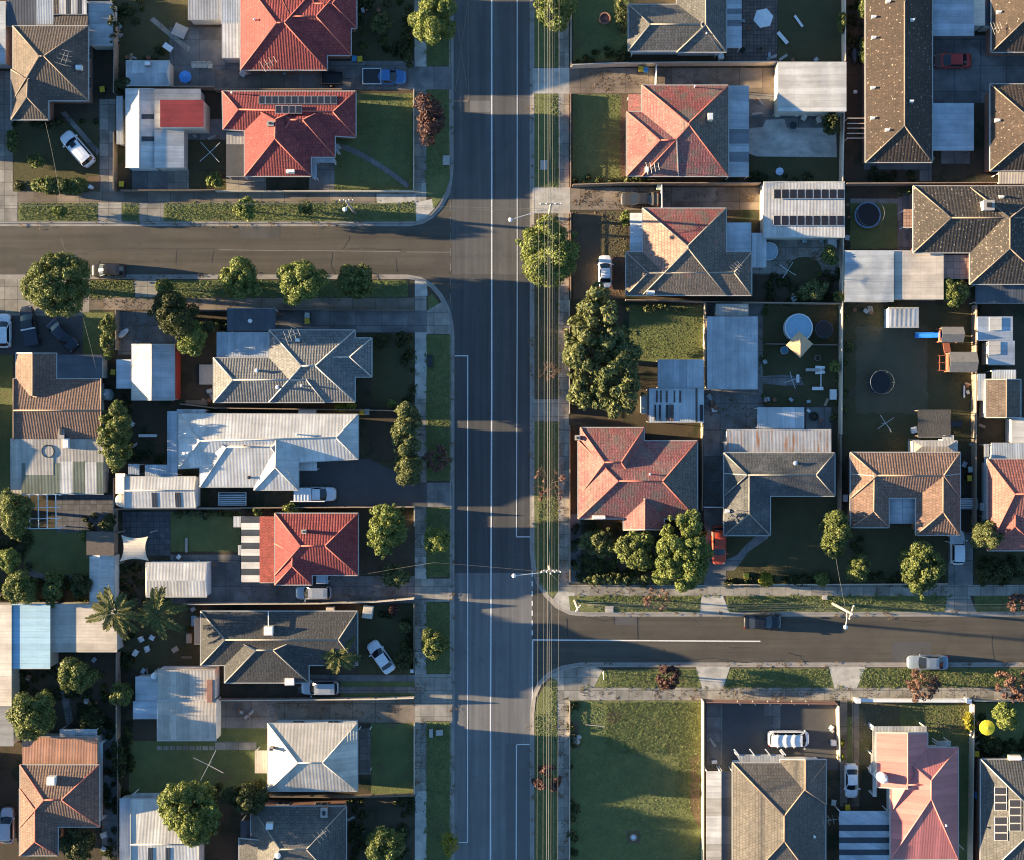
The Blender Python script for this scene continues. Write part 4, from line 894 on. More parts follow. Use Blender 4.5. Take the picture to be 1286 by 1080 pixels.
# ================================================================== SW block
h = house('cream and brown tiled house with a patchwork iron back roof', [((17,476,127,553),(17,516,127,516)), ((20,444,71,505),(41,444,41,498),{'mi':0})], R_ORANGE, M_WALL, CAPO, ez=2.9)
lean(h, (71,446,128,476), (2.9,2.6,2.6,2.9), MDK, support='walls')  # dark sheet colour stands for the gable wing's shade on this porch
r = lean(h, (13,550,130,620), (3.0,3.0,2.3,2.3), [MOLD, MGREEN, ML, MBEIGE], stripes=[(0,.08,3),(.08,.13,0),(.13,.17,3),(.17,.53,0),(.53,1,0)], support='walls', name='back_roof')
for (a, b, c, d, m) in ((27,581,76,619.5,MGREEN),(76,579,91,619.5,ML),(91,579,107,619.5,MGREEN),(107,580,121,619.5,ML),(121,580,129.5,619.5,MGREEN),(32,560,67,596,MOLD)):
    z = lambda v: 3.0-.7*(v-550)/70+(.025 if m is not MOLD else .05); q = [P(a,b,z(b)), P(c,b,z(b)), P(c,d,z(d)), P(a,d,z(d))]; k = MB(); k.solid([p-Vector((0,0,.02)) for p in q], q); k.build('roof_sheet', m, h.root)
m = MB(); c = P(60, 566, 2.9)
m.tube([(c.x+.75*math.cos(t*.3), c.y+.75*math.sin(t*.3), 2.9-.0*t-.072*math.sin(t*.3)*-1) for t in range(22)], .05, 6); m.build('hose_ring', M_PLAST, h.root)
chimney(h, 62, 522, 1.0, .95, .55, M_CREAM); chimney(h, 79, 541, .6, 1.7, .5, M_CONC); box_unit(h, 84, 556, .7, 1.2, .4, M_WHITE)
wt = thing('water_tank', 'grey corrugated water tank beside the terracotta tiled house', 'water tank', P(132,496,GZ)); m = MB(); c = P(132, 496, 2.)
m.lathe(c.x, c.y, [(.45,.1)]+[(.45+(.02 if k % 2 else 0), .15+k*.1) for k in range(19)]+[(.4,2.06),(.1,2.1)], 22, sy=1.5); m.build('tank', MB_, wt); m = MB(); m.lathe(c.x, c.y, [(.18,2.09),(.18,2.16),(.05,2.18)], 14); m.build('lid', M_WHITE, wt)
pg = thing('pergola', 'open white timber pergola grid behind the patchwork roof', 'pergola', P(47,642,GZ))
for k in range(5):
    m = MB(); u = 26+k*11; m.bar(P(u,620,2.5), P(u+.5,663,2.5), .09, .12); m.build('rafter', M_WHITE, pg)
for v in (621, 637, 651, 663.5):
    m = MB(); m.bar(P(24,v,2.4), P(76,v-.6,2.4), .09, .1); m.build('beam', M_WHITE, pg)
for u, v in ((26,663),(74,662),(74,621)): m = MB(); p = P(u,v,2.4); m.box(p.x-.06,p.y-.06,.06,p.x+.06,p.y+.06,2.35); m.build('post', M_WHITE, pg)
h = house('shed with cream gable roof, right slope coloured blue for shade, and red side wall', [((165.5,433,219,503),(190.5,433,190.5,503))], MCREAM, M_WALLW, CAPW, ez=2.5, pitch=.26, name='shed', cat='shed', over=.06, windows=False)
q = [RP(h, 191.5, 434, .02), RP(h, 218.5, 434, .02), RP(h, 218.5, 502.5, .02), RP(h, 191.5, 502.5, .02)]; m = MB(); m.solid([p-Vector((0,0,.015)) for p in q], q); m.build('roof_sheet', MB_, h.roof)  # blue-grey overlay puts the shade of the right slope into its colour
lean(h, (146,452,165.5,488), (2.2,2.4,2.4,2.2), MBLUE, name='lean_to_roof', support='walls'); m = MB(); a = P(220.5,434,1.2); b = P(220.5,502,1.2); m.box(a.x-.02,a.y,.06,a.x+.34,b.y,2.15); m.build('side_wall', flat('wall_red', (.42,.05,.03), .7), h.root)
h = house('grey ribbed tile house with blue metal back roof', [((338,415,446,505.5),(379,460,396,460)), ((268,450,408,506),(293,477.5,385,477.5)), ((398,425,467,474),(419,449,439,449))], R_GREY, M_WALL, CAPW)
lean(h, (272,418,338,449), (2.95,2.95,3.2,3.2), MB_, support='walls'); vent(h, 323, 466, .22, .5); vent(h, 349, 487, .22, .45); vent(h, 379, 485, .14, .4); antenna(h, 368, 421, 70); antenna(h, 371, 423, 20); box_unit(h, 374, 428, .5, .4, .4)
c_ = lean(None, (285,388,346,416), (2.7,2.7,2.85,2.85), MDK, name='carport', label='dark ribbed carport roof with small dome beside the grey house', cat='carport', support='posts')
m = MB(); p = P(314, 403.5, 2.9); m.lathe(p.x, p.y, [(.28,2.78),(.26,2.95),(.15,3.05),(.03,3.08)], 14); m.build('roof_dome', M_WHITE, c_, smooth=True)
h = house('long white metal roofed house with angled hips', [((224,520,450,521,450,576,224,588),(252,553,422,549)), ((251,541,375,611),(285,561,340,561),{'rise':1.08}), ((319,541,375,615),(347,550,346,587),{'rise':1.06})], ML, M_WALLW, CAPW, pitch=.4, capr=.08)
vent(h, 373, 545, .13, .5); vent(h, 307, 559, .08, .4, M_DARK); vent(h, 313, 599, .2, .2, M_DARK)
lean(h, (210,517,223,597), 2.6, MBLUE, name='gutter_roof', gut=False); lean(h, (182,583,210,597), 2.55, MBLUE, name='gutter_roof', gut=False); lean(h, (161,582,175,596), 2.6, MBLUE, name='gutter_roof', gut=False); lean(h, (375,576,398,590), 2.6, ML, name='porch_roof'); lean(h, (222,514.5,258,520), 2.7, MCLEAR, name='verandah_roof')
h = house('white gabled shed with two dark skylights south of the white house', [((156,598,246,637),(156,615.5,244,615.5))], ML, M_WALLW, CAPW, ez=2.6, pitch=.26, name='shed', cat='shed', over=.06, windows=False)
for u in (194, 223.5):
    q = [RP(h, u-4, 618, .04), RP(h, u+3.2, 618, .04), RP(h, u+4, 636.5, .04), RP(h, u-3, 636.5, .04)]; m = MB(); m.solid([p-Vector((0,0,.03)) for p in q], q); m.build('skylight', MSTRIPE, h.roof)
lean(h, (145,594,157,619), (2.5,2.7,2.7,2.5), ML, name='lean_to_roof', support='walls'); m = MB(); p = P(153, 628, 2.2); m.lathe(p.x, p.y, [(.85,2.1),(.8,2.3),(.5,2.42),(.05,2.46)], 18); m.tube([(p.x,p.y,.06),(p.x,p.y,2.2)], .05, 6); m.build('round_awning', MCREAM, h.root, smooth=False)
h = house('small bright red tiled house with striped side awning', [((345,644,450,722),(378,685,408,685)), ((345,682,392,734),(367.5,694,367,711))], R_RED, M_BRICKW, CAPR); chimney(h, 383, 666.5, .45, .4, .8)
lean(h, (326,648,346,731), (2.7,2.95,2.95,2.7), tile('tiles_red_flat', (.31,.062,.045), (.24,.045,.035), bump=.5)); lean(h, (303,648,326,730), (2.5,2.65,2.65,2.5), [ML, MSTRIPE], stripes=[(k/10., (k+1)/10., (k+1) % 2) for k in range(10)], axis='y', name='awning'); lean(h, (293,648,302.5,661), 2.4, ML, name='awning'); lean(h, (397,722,412,732), 2.5, MBLUE, name='porch_roof'); lean(h, (299,684,303,696), 2.2, ML, name='awning')
house('white corrugated carport with ridge on the slab behind the red house', [((183,706,260,749),(184,728.5,258,728.5))], ML, M_WALLW, None, ez=2.7, pitch=.2, name='carport', cat='carport', over=.08, windows=False)
lean(None, (108.5,667,143,698), 2.6, surf('slat_roof', (.13,.10,.08), (.09,.07,.055), 3, .9), name='pergola', label='brown slatted pergola with rafter ends showing', cat='pergola', support='posts', wall=M_TIMBER, gut=False)
h = house('narrow white and blue shed between the pergola and beige barn', [((113,697,143.5,758),(125,697,125,758))], ML, M_WALLW, None, ez=2.4, pitch=.2, name='shed', cat='shed', over=.06, windows=False)
lean(None, (14.5,758,63,839), (3.0,3.3,3.3,3.0), metal('metal_sky_blue', (.30,.46,.56), (.26,.41,.51), .35, metallic=.05, streak=.3), name='shed', label='bright blue corrugated shed roof by the left edge', cat='shed', support='walls'); lean(None, (63,758,147,818), (2.7,3.15,3.15,2.7), MBEIGE, name='shed', label='weathered beige iron shed roof next to the blue shed', cat='shed', support='walls')
lean(None, (-40,759,14.5,886), (3.0,3.2,3.2,3.0), MCREAM, name='shed', label='cream flat roof cut by the left edge beside the blue shed', cat='shed', support='walls'); lean(None, (-40,886,17,936), (3.0,2.9,2.9,3.0), MOLD, name='shed', label='old grey iron roof at the left edge above the orange roofed house', cat='shed', support='walls')
h = house('dark charcoal tiled house with two palms behind it', [((252,767,449,835),(283,803,425,803)), ((282,797,388,857),(322,816,343,816),{'rise':1.8})], R_DARK, M_BRICKW, CAPG); box_unit(h, 338, 791, 1.1, 1.1, .5); m = MB(); a, b = RP(h, 338, 786, .5), RP(h, 338, 766, .5); m.bar(a, b, .1, .1); m.build('pipe', M_WHITE, h.roof); box_unit(h, 364, 855, 1.1, .9, .3); lean(h, (244,776,252,808), 2.3, MDK, name='verandah_roof')
s = house('weathered beige iron workshop with two ridges', [((197,879,272,929.5),(198,897,271,897)), ((198,840,270,878.5),(198,841,270,841),{'hor':True,'pitch':.0,'rise':.35})], MBEIGE, M_WALLW, None, ez=2.8, pitch=.2, name='workshop', cat='workshop', over=.06, windows=False)
m = MB(); a, b = P(264,850,1.5), P(269.5,878,1.5); m.box(a.x,a.y,.06,b.x+.1,b.y,3.2); m.build('brick_pier', M_BRICKW, s.root)
lean(None, (167,880,198,902), (2.3,2.45,2.45,2.3), MBLUE, name='lean_to', label='pale blue lean-to on the left of the beige workshop', cat='shed', support='walls'); lean(None, (170,849,198,879), (2.3,2.45,2.45,2.3), MCLEAR, name='lean_to', label='grey sheet lean-to by the round tank on the workshop', cat='shed', support='walls')
t_ = thing('water_tank', 'small white round tank at the corner of the beige workshop', 'water tank', P(193,848,GZ)); m = MB(); p = P(193.5,848.5,2.6); m.lathe(p.x,p.y,[(.4,.1),(.42,2.5),(.3,2.75),(.05,2.85)],16); m.build('tank', M_WHITE, t_, smooth=False); m = MB(); m.tube([(p.x,p.y+.42,2.2),(p.x,p.y+.6,2.2),(p.x,p.y+.6,.2)], .04, 6); m.build('pipe', M_ALU, t_)
h = house('pale beige iron pyramid roof house by the main road', [((336,908,449,993),(375,957.5,405,957.5),{'pitch':.5})], metal('metal_beige', (.50,.45,.38), (.42,.38,.32), .4, metallic=.1), M_WALLW, CAPW, ez=4.4); chimney(h, 342, 938, .4, .35, .9); antenna(h, 443, 921, 0, .8, .8); lean(h, (320,942,336,970), 2.6, MCREAM)
lean(h, (449,916,465,971), 2.5, surf('deck_boards', (.12,.10,.09), (.085,.07,.062), 2.5, .9, joints=.9), name='porch_roof')
h = house('mottled dark slate roof house at the bottom edge', [((315,1012,435,1120),(352,1066,385,1066)), ((300,1052,365,1130),(362,1057,345,1110),{'hor':False}), ((315,1030,360,1075),(342,1056,338,1062),{'hor':False,'pitch':.4})], R_SLATE, M_BRICKW, CAPG, ez=4.4, pitch=.5); box_unit(h, 339, 1036, .8, .8, .4); chimney(h, 408, 1018, .7, 1.0, .7); antenna(h, 408, 1040, 40); vent(h, 349, 1073, .35, .3); lean(h, (302,1030,315,1078), 2.6, MDK)
h = house('rusty orange tiled house in the bottom left corner', [((25,960,125,1038),(56,1004,77,1004)), ((24.5,990,73,1074),(44,1015,44,1057))], R_ORANGE, M_BRICKW, CAPR); box_unit(h, 66, 979, 1.0, 1.0, .6, M_WHITE)
lean(h, (28,925,122,961), (2.5,2.5,2.9,2.9), MRUST, support='walls', name='back_roof'); lean(h, (124,932,129,1030), 2.3, MG, name='side_awning', gut=False); lean(h, (75,915,122,927), 2.3, MG, name='verandah_roof')
h = house('big cream gabled shed roof at the bottom edge under the round tree', [((164,1003,250,1130),(164,1060,250,1060))], ML, M_WALLW, CAPW, ez=3., pitch=.25, name='barn', cat='shed', over=.06, windows=False); lean(h, (150,1002,164,1130), 2.4, MBLUE, support='walls', name='lean_to_roof'); lean(h, (166,996,214,1004), (2.5,2.5,2.4,2.4), MG, name='verandah_roof')
for u in (189, 211):
    q = [RP(h, u-3, 1064, .05), RP(h, u+3, 1064, .05), RP(h, u+3, 1085, .05), RP(h, u-3, 1085, .05)]; m = MB(); m.solid([p-Vector((0,0,.04)) for p in q], q); m.build('skylight', MSTRIPE, h.roof)
# neighbours just beyond the left edge whose roofs shade this side of the picture
for i, (r, mm, lb) in enumerate((((-150,40,-32,190), R_BROWN, 'brown tiled neighbour house beyond the left edge, topmost of the off-frame row'), ((-150,380,-28,480), R_GREY, 'grey tiled neighbour house beyond the left edge facing the side street'), ((-160,500,-30,610), R_RED, 'red tiled neighbour house beyond the left edge in the middle'), ((-160,650,-46,740), R_DARK, 'dark tiled neighbour house beyond the left edge below the red one'), ((-160,945,-26,1050), R_BROWN, 'brown tiled neighbour house beyond the left edge, lowest of the off-frame row'))):
    vm = (r[1]+r[3])/2; house(lb, [(r, (r[0]+50, vm, r[2]-45, vm))], mm, M_BRICKW, CAPB, pitch=.26, ez=3.)

# ================================================================== undergrowth and leaf litter: uncountable masses
def mass(name, label, rects, dens, hgt, size, mat, seed, flatten=.35):
    rng = np.random.default_rng(seed); V = []
    for r in rects:
        a, b = P(r[0], r[1], .1), P(r[2], r[3], .1); x0, x1, y0, y1 = min(a.x,b.x), max(a.x,b.x), min(a.y,b.y), max(a.y,b.y)
        nc = max(2, int((x1-x0)*(y1-y0)*dens)); cx, cy, cr, ch = rng.uniform(x0,x1,nc), rng.uniform(y0,y1,nc), rng.uniform(.25,.75,nc)*min(1, (min(x1-x0,y1-y0)+.4)/1.2), hgt*rng.uniform(.25,1.2,nc)
        m = 90 if hgt > .1 else 14; i = np.repeat(np.arange(nc), m); n = len(i)
        d = rng.normal(size=(n,3)); d /= np.linalg.norm(d, axis=1, keepdims=True); d[:,2] = np.abs(d[:,2]); q = rng.uniform(.5,1.05,n)
        p = np.stack([cx[i]+d[:,0]*cr[i]*q, cy[i]+d[:,1]*cr[i]*q, .122+d[:,2]*ch[i]*q], 1)
        nn = d+.7*rng.normal(size=(n,3)) if hgt > .1 else np.array([0,0,1.])+.25*rng.normal(size=(n,3)); nn /= np.linalg.norm(nn, axis=1, keepdims=True)
        t = np.cross(nn, rng.normal(size=(n,3))); t /= np.linalg.norm(t, axis=1, keepdims=True)+1e-9; bb = np.cross(nn, t); s = size*rng.uniform(.5,1.4,n)[:,None]
        V.append(np.stack([p+t*s, p+bb*s*.6, p-t*s, p-bb*s*.6], 1).reshape(-1,3))
    v = np.concatenate(V); n = len(v)//4; me = bpy.data.meshes.new(name); me.vertices.add(4*n); me.vertices.foreach_set('co', v.astype(np.float32).ravel())
    me.loops.add(4*n); me.loops.foreach_set('vertex_index', np.arange(4*n, dtype=np.int32)); me.polygons.add(n); me.polygons.foreach_set('loop_start', np.arange(0,4*n,4,dtype=np.int32))
    me.materials.append(mat); me.update(calc_edges=True); ob = bpy.data.objects.new(name, me); COL.objects.link(ob); ob['kind'] = 'stuff'; ob['label'] = label; ob['category'] = 'plants'
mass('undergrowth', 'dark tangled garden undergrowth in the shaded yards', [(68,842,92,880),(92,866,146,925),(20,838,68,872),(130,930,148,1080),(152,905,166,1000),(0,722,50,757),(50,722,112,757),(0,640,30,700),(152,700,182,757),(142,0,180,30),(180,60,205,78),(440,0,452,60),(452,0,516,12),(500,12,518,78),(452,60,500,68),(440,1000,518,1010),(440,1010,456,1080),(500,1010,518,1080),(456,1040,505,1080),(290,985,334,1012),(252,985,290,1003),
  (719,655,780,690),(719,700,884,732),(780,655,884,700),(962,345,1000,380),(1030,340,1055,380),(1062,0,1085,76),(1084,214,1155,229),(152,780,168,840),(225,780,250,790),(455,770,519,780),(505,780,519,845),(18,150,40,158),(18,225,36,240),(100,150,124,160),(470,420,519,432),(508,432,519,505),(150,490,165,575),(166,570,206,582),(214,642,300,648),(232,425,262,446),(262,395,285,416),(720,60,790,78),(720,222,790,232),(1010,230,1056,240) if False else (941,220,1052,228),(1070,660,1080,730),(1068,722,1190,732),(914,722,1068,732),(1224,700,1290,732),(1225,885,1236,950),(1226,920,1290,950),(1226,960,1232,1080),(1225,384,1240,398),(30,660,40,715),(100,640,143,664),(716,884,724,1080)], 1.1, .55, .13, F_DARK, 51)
mass('undergrowth', 'brighter leafy garden plants in the beds', [(456,20,500,60),(742,700,800,730),(60,725,100,757),(95,870,140,900),(466,1040,500,1075),(1000,345,1040,378),(505,785,518,830),(20,640,40,690),(720,664,760,720),(112,845,146,862),(210,430,232,446),(15,845,60,860),(958,388,965,500),(1048,440,1056,545),(1146,240,1180,246) if False else (1128,235,1144,246),(150,905,165,935),(256,640,300,646),(1216,640,1223,690),(1060,390,1068,560)], .5, .45, .12, F_MID, 52)
F_LITTER = foliage('dead_leaf', (.16,.10,.05), (.10,.065,.035), (.24,.16,.08), 0., .9)
mass('leaf_litter', 'fallen brown leaves along the gutters and paths', [(567,430,572,610),(566,640,571,1080),(566,115,570,230),(664,-5,669,690),(664,890,669,1080),(20,278,510,284),(115,344,510,350),(735,768,1290,773),(735,832,1290,837),(671,270,713,500),(671,530,713,730),(521,520,536,720),(520,755,536,1000),(700,880,714,1080),(720,863,1290,878),(720,735,880,747),(1090,735,1190,747),(62,375,300,389),(716,268,786,376),(730,90,900,116),(300,724,500,756),(720,237,950,262),(300,880,500,905),(148,392,230,446),(941,300,1050,344),(884,400,956,640)], 1.2, .012, .075, F_LITTER, 53)
mass('leaf_litter', 'grass clumps straying over path edges', [(534,-5,537,80),(534,115,537,240),(534,420,537,600),(534,640,537,720),(534,757,537,845),(534,907,537,1080),(699.5,-5,702.5,85),(699.5,120,702.5,235),(699.5,270,702.5,500),(699.5,532,702.5,730),(207,254,520,257),(62,373,520,376),(714,746.5,1290,749),(720,861,1290,864),(516,120,520,238),(520,430,523,510)], 3.5, .1, .08, F_GRASS, 54)

# ---- small clutter along the fences: terracotta pots, board piles, plastic tubs
rc = random.Random(77); M_POT = flat('terracotta', (.30,.13,.07), .8); M_TUB = flat('tub_plastic', (.30,.34,.36), .5)
LINES = [((148,34),(148,72)),((160,74),(208,74)),((302,92),(372,92)),((240,172),(278,172)),((452,14),(500,14)),((150,394),(150,440)),((225,505),(262,505)),((168,520),(168,580)),((218,700),(258,704)),((214,640),(298,640)),((262,700),(298,752)),((158,764),(244,764)),((166,842),(190,842)),((152,908),(152,990)),((72,830),(140,824)),((20,846),(60,852)),((282,882),(340,912)),((90,880),(140,884)),
 ((916,6),(972,74)),((980,74),(1050,74)),((942,122),(972,136)),((944,142),(1050,144)),((1064,80),(1080,140)),((966,300),(1050,303)),((966,345),(1000,376)),((962,388),(962,505)),((1050,440),(1052,540)),((960,500),(1048,508)),((1064,390),(1110,392)),((1214,480),(1220,560)),((1150,548),(1146,566)),((888,495),(905,530)),((1014,515),(1042,536)),((1226,470),(1236,560)),((1040,885),(1048,950)),((888,886),(896,956)),((1226,905),(1230,950)),((1160,150),(1168,196)),((1064,240),(1066,310)),((1208,570),(1222,668)),((270,476),(262,500)),((300,1006),(310,1030)),((440,1008),(446,1070)),((128,935),(132,1070))]
for k in range(150):
    (a, b), (c, d) = rc.choice(LINES); t = rc.random(); u, v = a+(c-a)*t+rc.uniform(-2,2), b+(d-b)*t+rc.uniform(-2,2); p = P(u, v, .3); q = k % 3; m = MB()
    if q == 0:
        r = rc.uniform(.12,.26); m.lathe(p.x, p.y, [(r*.7,.1),(r,.1+r*1.7),(r*1.12,.1+r*1.7),(r*1.12,.1+r*2),(r*.9,.1+r*2),(r*.85,.1+r*1.7)], 12)
        tag(m.build('plant_pot', M_POT), 'small terracotta pot among the clutter along a yard fence', 'plant pot', 'terracotta pots along the yard fences')
    elif q == 1:
        an = rc.uniform(0, 3.14); L_ = rc.uniform(.6,1.5); dx, dy = math.cos(an)*L_/2, math.sin(an)*L_/2
        for j in range(3): o_ = rc.uniform(-.06,.06); m.bar((p.x-dx+dy*.16*(j-1),p.y-dy-dx*.16*(j-1),.16+.05*j),(p.x+dx+dy*.16*(j-1)+o_,p.y+dy-dx*.16*(j-1)+o_,.16+.05*j),.14,.05)
        tag(m.build('board_pile', M_TIMBERL if k % 2 else M_CONC), 'little pile of loose boards among the clutter along a yard fence', 'boards', 'board piles along the yard fences')
    else:
        m.obox((p.x, p.y), rc.uniform(0,1.5), rc.uniform(.15,.35), rc.uniform(.15,.3), .11, rc.uniform(.3,.6), 0)
        w = m.v[:]; z1 = max(x.z for x in w); m.prism([(x.x*1.0+(x.x-p.x)*.08, x.y+(x.y-p.y)*.08) for x in w[4:8]], z1, z1+.05, 1)
        tag(m.build('plastic_tub', [M_TUB if k % 2 else M_DARK, M_WHITE if k % 4 == 1 else M_TUB]), 'small lidded tub among the clutter along a yard fence', 'tub', 'lidded tubs along the yard fences')
# ================================================================== NE block
h = house('grey lichen tiled house with striped pergola at the top edge', [((789,6,905,64.5),(817,31,880,31)), ((850,-60,912.5,66),(886,-30,886.5,32))], R_SLATE, M_WALLW, CAPG); vent(h, 887, 43, .1, .4)
lean(h, (912.5,-20,931.5,60), (2.85,2.6,2.6,2.85), [MBLUE, MSOFT], stripes=[(0,.25,0),(.25,.39,0),(.39,.48,1),(.48,.57,0),(.57,.67,1),(.67,1,0)], axis='y', name='pergola_roof'); lean(h, (793,65,902,67.5), 2.5, MG, name='side_awning', gut=False)
h = house('faded red tiled pyramid roof house with blue side verandah', [((806,107.5,915,222),(865,155,866,158),{'fm':{0:2,1:3}}), ((787,141,852,221.5),(830,176.5,850,176.5))], [R_PINK, R_REDM, R_MIX], M_BRICKW, CAPR); box_unit(h, 891, 149, .6, .8, 1.0, M_CREAM); antenna(h, 818, 214, 10, 1.1, 1.6); box_unit(h, 812, 214, .4, .7, .3); vent(h, 872, 110, .1, .7)
lean(h, (915,108,940.5,222), (2.9,2.55,2.55,2.9), [MB_, MSOFT], stripes=[(0,.48,0),(.48,.64,1),(.64,.73,0),(.73,.84,1),(.84,1,0)], axis='y'); lean(h, (789,119,806,142), (2.5,2.9,2.9,2.5), R_PINK, name='porch_roof')
lean(None, (977,78,1063,140), (2.7,3.1,3.1,2.7), metal('metal_garage_pale', (.60,.58,.53), (.50,.48,.44), .45), name='garage', label='pale ribbed flat roof garage at the end of the long brown driveway', cat='garage', support='walls', wall=M_CREAM, over=.06)
h = house('lichen tiled house with part red hips and two blue awnings', [((807,262,912,371),(864,309,864.5,313),{'fm':{0:2,3:3}}), ((786,317,944,371.5),(814,343,922,343),{'rise':1.02})], [R_MIX, R_REDM, R_FADE], M_BRICKW, CAPG); box_unit(h, 817, 368, .9, .5, .2); antenna(h, 924, 337, 50, .8, .8)
lean(h, (791,268,807.5,317), (2.4,2.8,2.8,2.4), MBLUE, name='awning'); lean(h, (912.5,280,943.5,318.5), (2.85,2.6,2.6,2.85), metal('metal_spotted', (.42,.45,.47), (.36,.39,.42), .3, rust=(.2,.22,.24), rt=.63), name='awning'); lean(h, (944,293,962.5,336), 2.3, MCLEAR, name='deck_roof')
g = house('white ribbed garage roof carrying two long rows of solar panels', [((959,229,1061,298.5),(959.5,230.5,1060.5,230.5),{'hor':True,'rise':.45})], ML, M_CREAM, None, ez=2.8, name='garage', cat='garage', over=.06, windows=False); solar(g, 971, 238, 1060.5, 251, 9, lift=.2); solar(g, 970.5, 271, 1060, 284.5, 9, lift=.2)
h = house('pale red mossy tiled house behind the big trees at the right corner', [((726,553,876,651),(777.5,603.5,832,604),{'fm':{1:2}}), ((729,537.5,809,620),(760,580,780,580),{'pitch':.42}), ((783,625,834,665),(810,626,810,664.5),{'mi':0})], [R_PINK, R_MIX], M_BRICKW, CAPR); vent(h, 816, 595, .12, .4); box_unit(h, 752, 649, 1.5, .5, .2, M_CREAM, name='window_awning'); chimney(h, 725, 549, .5, .5, .4)
h = house('grey L shaped house with a rust striped iron back roof', [((909,568,1048.5,622.5),(939,596,1025,596),{'rise':1.2}), ((909,594,967.5,672),(941,596,941,645),{'rise':1.18})], [tile('tiles_grey_plain', (.085,.086,.086), (.067,.068,.069), (.105,.102,.097), pt=.5, arcw=.2)], M_BRICKW, CAPG); vent(h, 998, 581, .25, .4); antenna(h, 922, 640, 70, 1.2, 1.6); box_unit(h, 913, 641, .5, .5, .3)
lean(h, (913,540,1044,571.5), (2.6,2.6,2.9,2.9), metal('metal_rust_stripes', (.42,.42,.41), (.33,.33,.33), .42, rust=(.32,.16,.08), rt=.52), name='back_roof', support='walls'); lean(h, (951,512,1010,538.5), 2.5, MCLEAR, name='pergola_roof'); lean(h, (909,554,914,572), 2.4, MG, name='side_awning', gut=False)
h = house('orange brown tiled U shaped house with blue courtyard roof', [((1068,567.5,1206,625),(1102,596.5,1185,597)), ((1068,594.5,1116.5,662),(1098,597,1097.5,642)), ((1150,594.3,1206,671.5),(1184.5,597,1184.5,643))], R_ORANGE2, M_BRICKW, CAPO)
for a, b in ((1117,1133.5),(1134,1150)): lean(h, (a,622.5,b,657), ((2.75,3.0,3.0,2.75) if a == 1117 else (3.0,2.75,2.75,3.0)), MB_, name='courtyard_roof', gut=False)
lean(h, (1193,672,1210,682), 2.3, MBLUE, name='porch_roof')
h = house('long brown speckled tile unit block with lit west slope', [((1087,-45,1171,204.5),(1136,2,1136,159))], R_SPECK, M_BRICKW, CAPB)
for u, v in ((1115,3),(1097,22),(1097,48),(1096,111),(1095.5,149),(1114,164),(1145,26),(1144,128)): box_unit(h, u, v, .45, .4, .15, M_CREAM, name='roof_vent')
lean(None, (1172,-20,1223.5,45), (2.7,2.6,2.6,2.7), MBLUE, name='carport', label='blue ribbed carport roof at the top edge beside the long units', cat='carport', support='posts', wall=M_TIMBER); lean(None, (1171.5,130,1223,189), (2.7,2.6,2.6,2.7), MBLUE, name='carport', label='blue ribbed carport roof below the red car beside the long units', cat='carport', support='posts', wall=M_TIMBER)
lean(None, (1223.5,-20,1237,32), (2.6,2.9,2.9,2.6), MCREAM, name='shed', label='narrow cream roofed lean-to at the top edge by the blue carport', cat='shed', support='walls'); lean(None, (1237,-20,1251,33), (2.9,2.6,2.6,2.9), MDK, name='shed', label='narrow dark roofed lean-to at the top edge by the cream one', cat='shed', support='walls')
h = house('brown speckled unit in the top right corner', [((1245,-60,1345,66),(1288,-20,1289,24))], R_SPECK, M_BRICKW, CAPB); box_unit(h, 1254, 16, .45, .4, .15, M_CREAM, name='roof_vent'); antenna(h, 1248, 38, 20, .8, 1.)
h = house('brown speckled unit on the right edge below the dark driveway', [((1243.5,106,1345,215),(1295,150,1296,170))], R_SPECK, M_BRICKW, CAPB); box_unit(h, 1252, 152, .5, .45, .15, M_CREAM, name='roof_vent')
lean(None, (1254,216.5,1330,231), (2.5,2.5,2.3,2.3), MCREAM, name='verandah', label='cream ribbed verandah strip on the right edge', cat='verandah', support='posts')
h = house('dark speckled tile house with big square chimney on the right', [((1147,234,1350,318),(1195,274,1310,274)), ((1218,236,1318,357.5),(1268.5,274,1268.5,313))], R_SPECKD, M_BRICKW, CAPB); chimney(h, 1238, 260, 1.2, 1.1, 1.0, M_CREAM); box_unit(h, 1257, 248, .5, .4, .15, M_CREAM, name='roof_vent')
lean(h, (1185,320.5,1218,350), 2.7, surf('deck_pink', (.36,.235,.18), (.28,.18,.14), 2, .85, joints=.8), name='deck_roof'); lean(h, (1135,263,1146.5,286), (2.3,2.5,2.5,2.3), surf('slat_red', (.24,.15,.12), (.16,.1,.08), 2, .85, joints=.4), name='porch_roof'); lean(h, (1225,357,1340,381), (2.7,2.7,2.5,2.5), MDK, name='verandah_roof')
lean(None, (1061,315,1122.5,379), (2.6,2.95,2.95,2.6), MB_, name='shed', label='grey ribbed garage roof half in blue shade next to the beige one', cat='shed', support='walls', wall=M_CREAM); lean(None, (1123,315,1185,376), (2.75,3.05,3.05,2.75), metal('metal_beige_fine', (.50,.44,.37), (.44,.39,.33), .25, metallic=.05), name='shed', label='beige fine ribbed garage roof between grey shed and dark tiled house', cat='shed', support='walls', wall=M_CREAM)
house('small white striped garden shed in the large back yard', [((1116,387,1154,411.5),(1116.5,388,1153.5,388),{'hor':True,'rise':.25})], metal('metal_white_stripes', (.62,.60,.56), (.38,.37,.35), .55, bump=.25), M_WALLW, None, ez=2.1, name='shed', cat='shed', over=.05, windows=False)
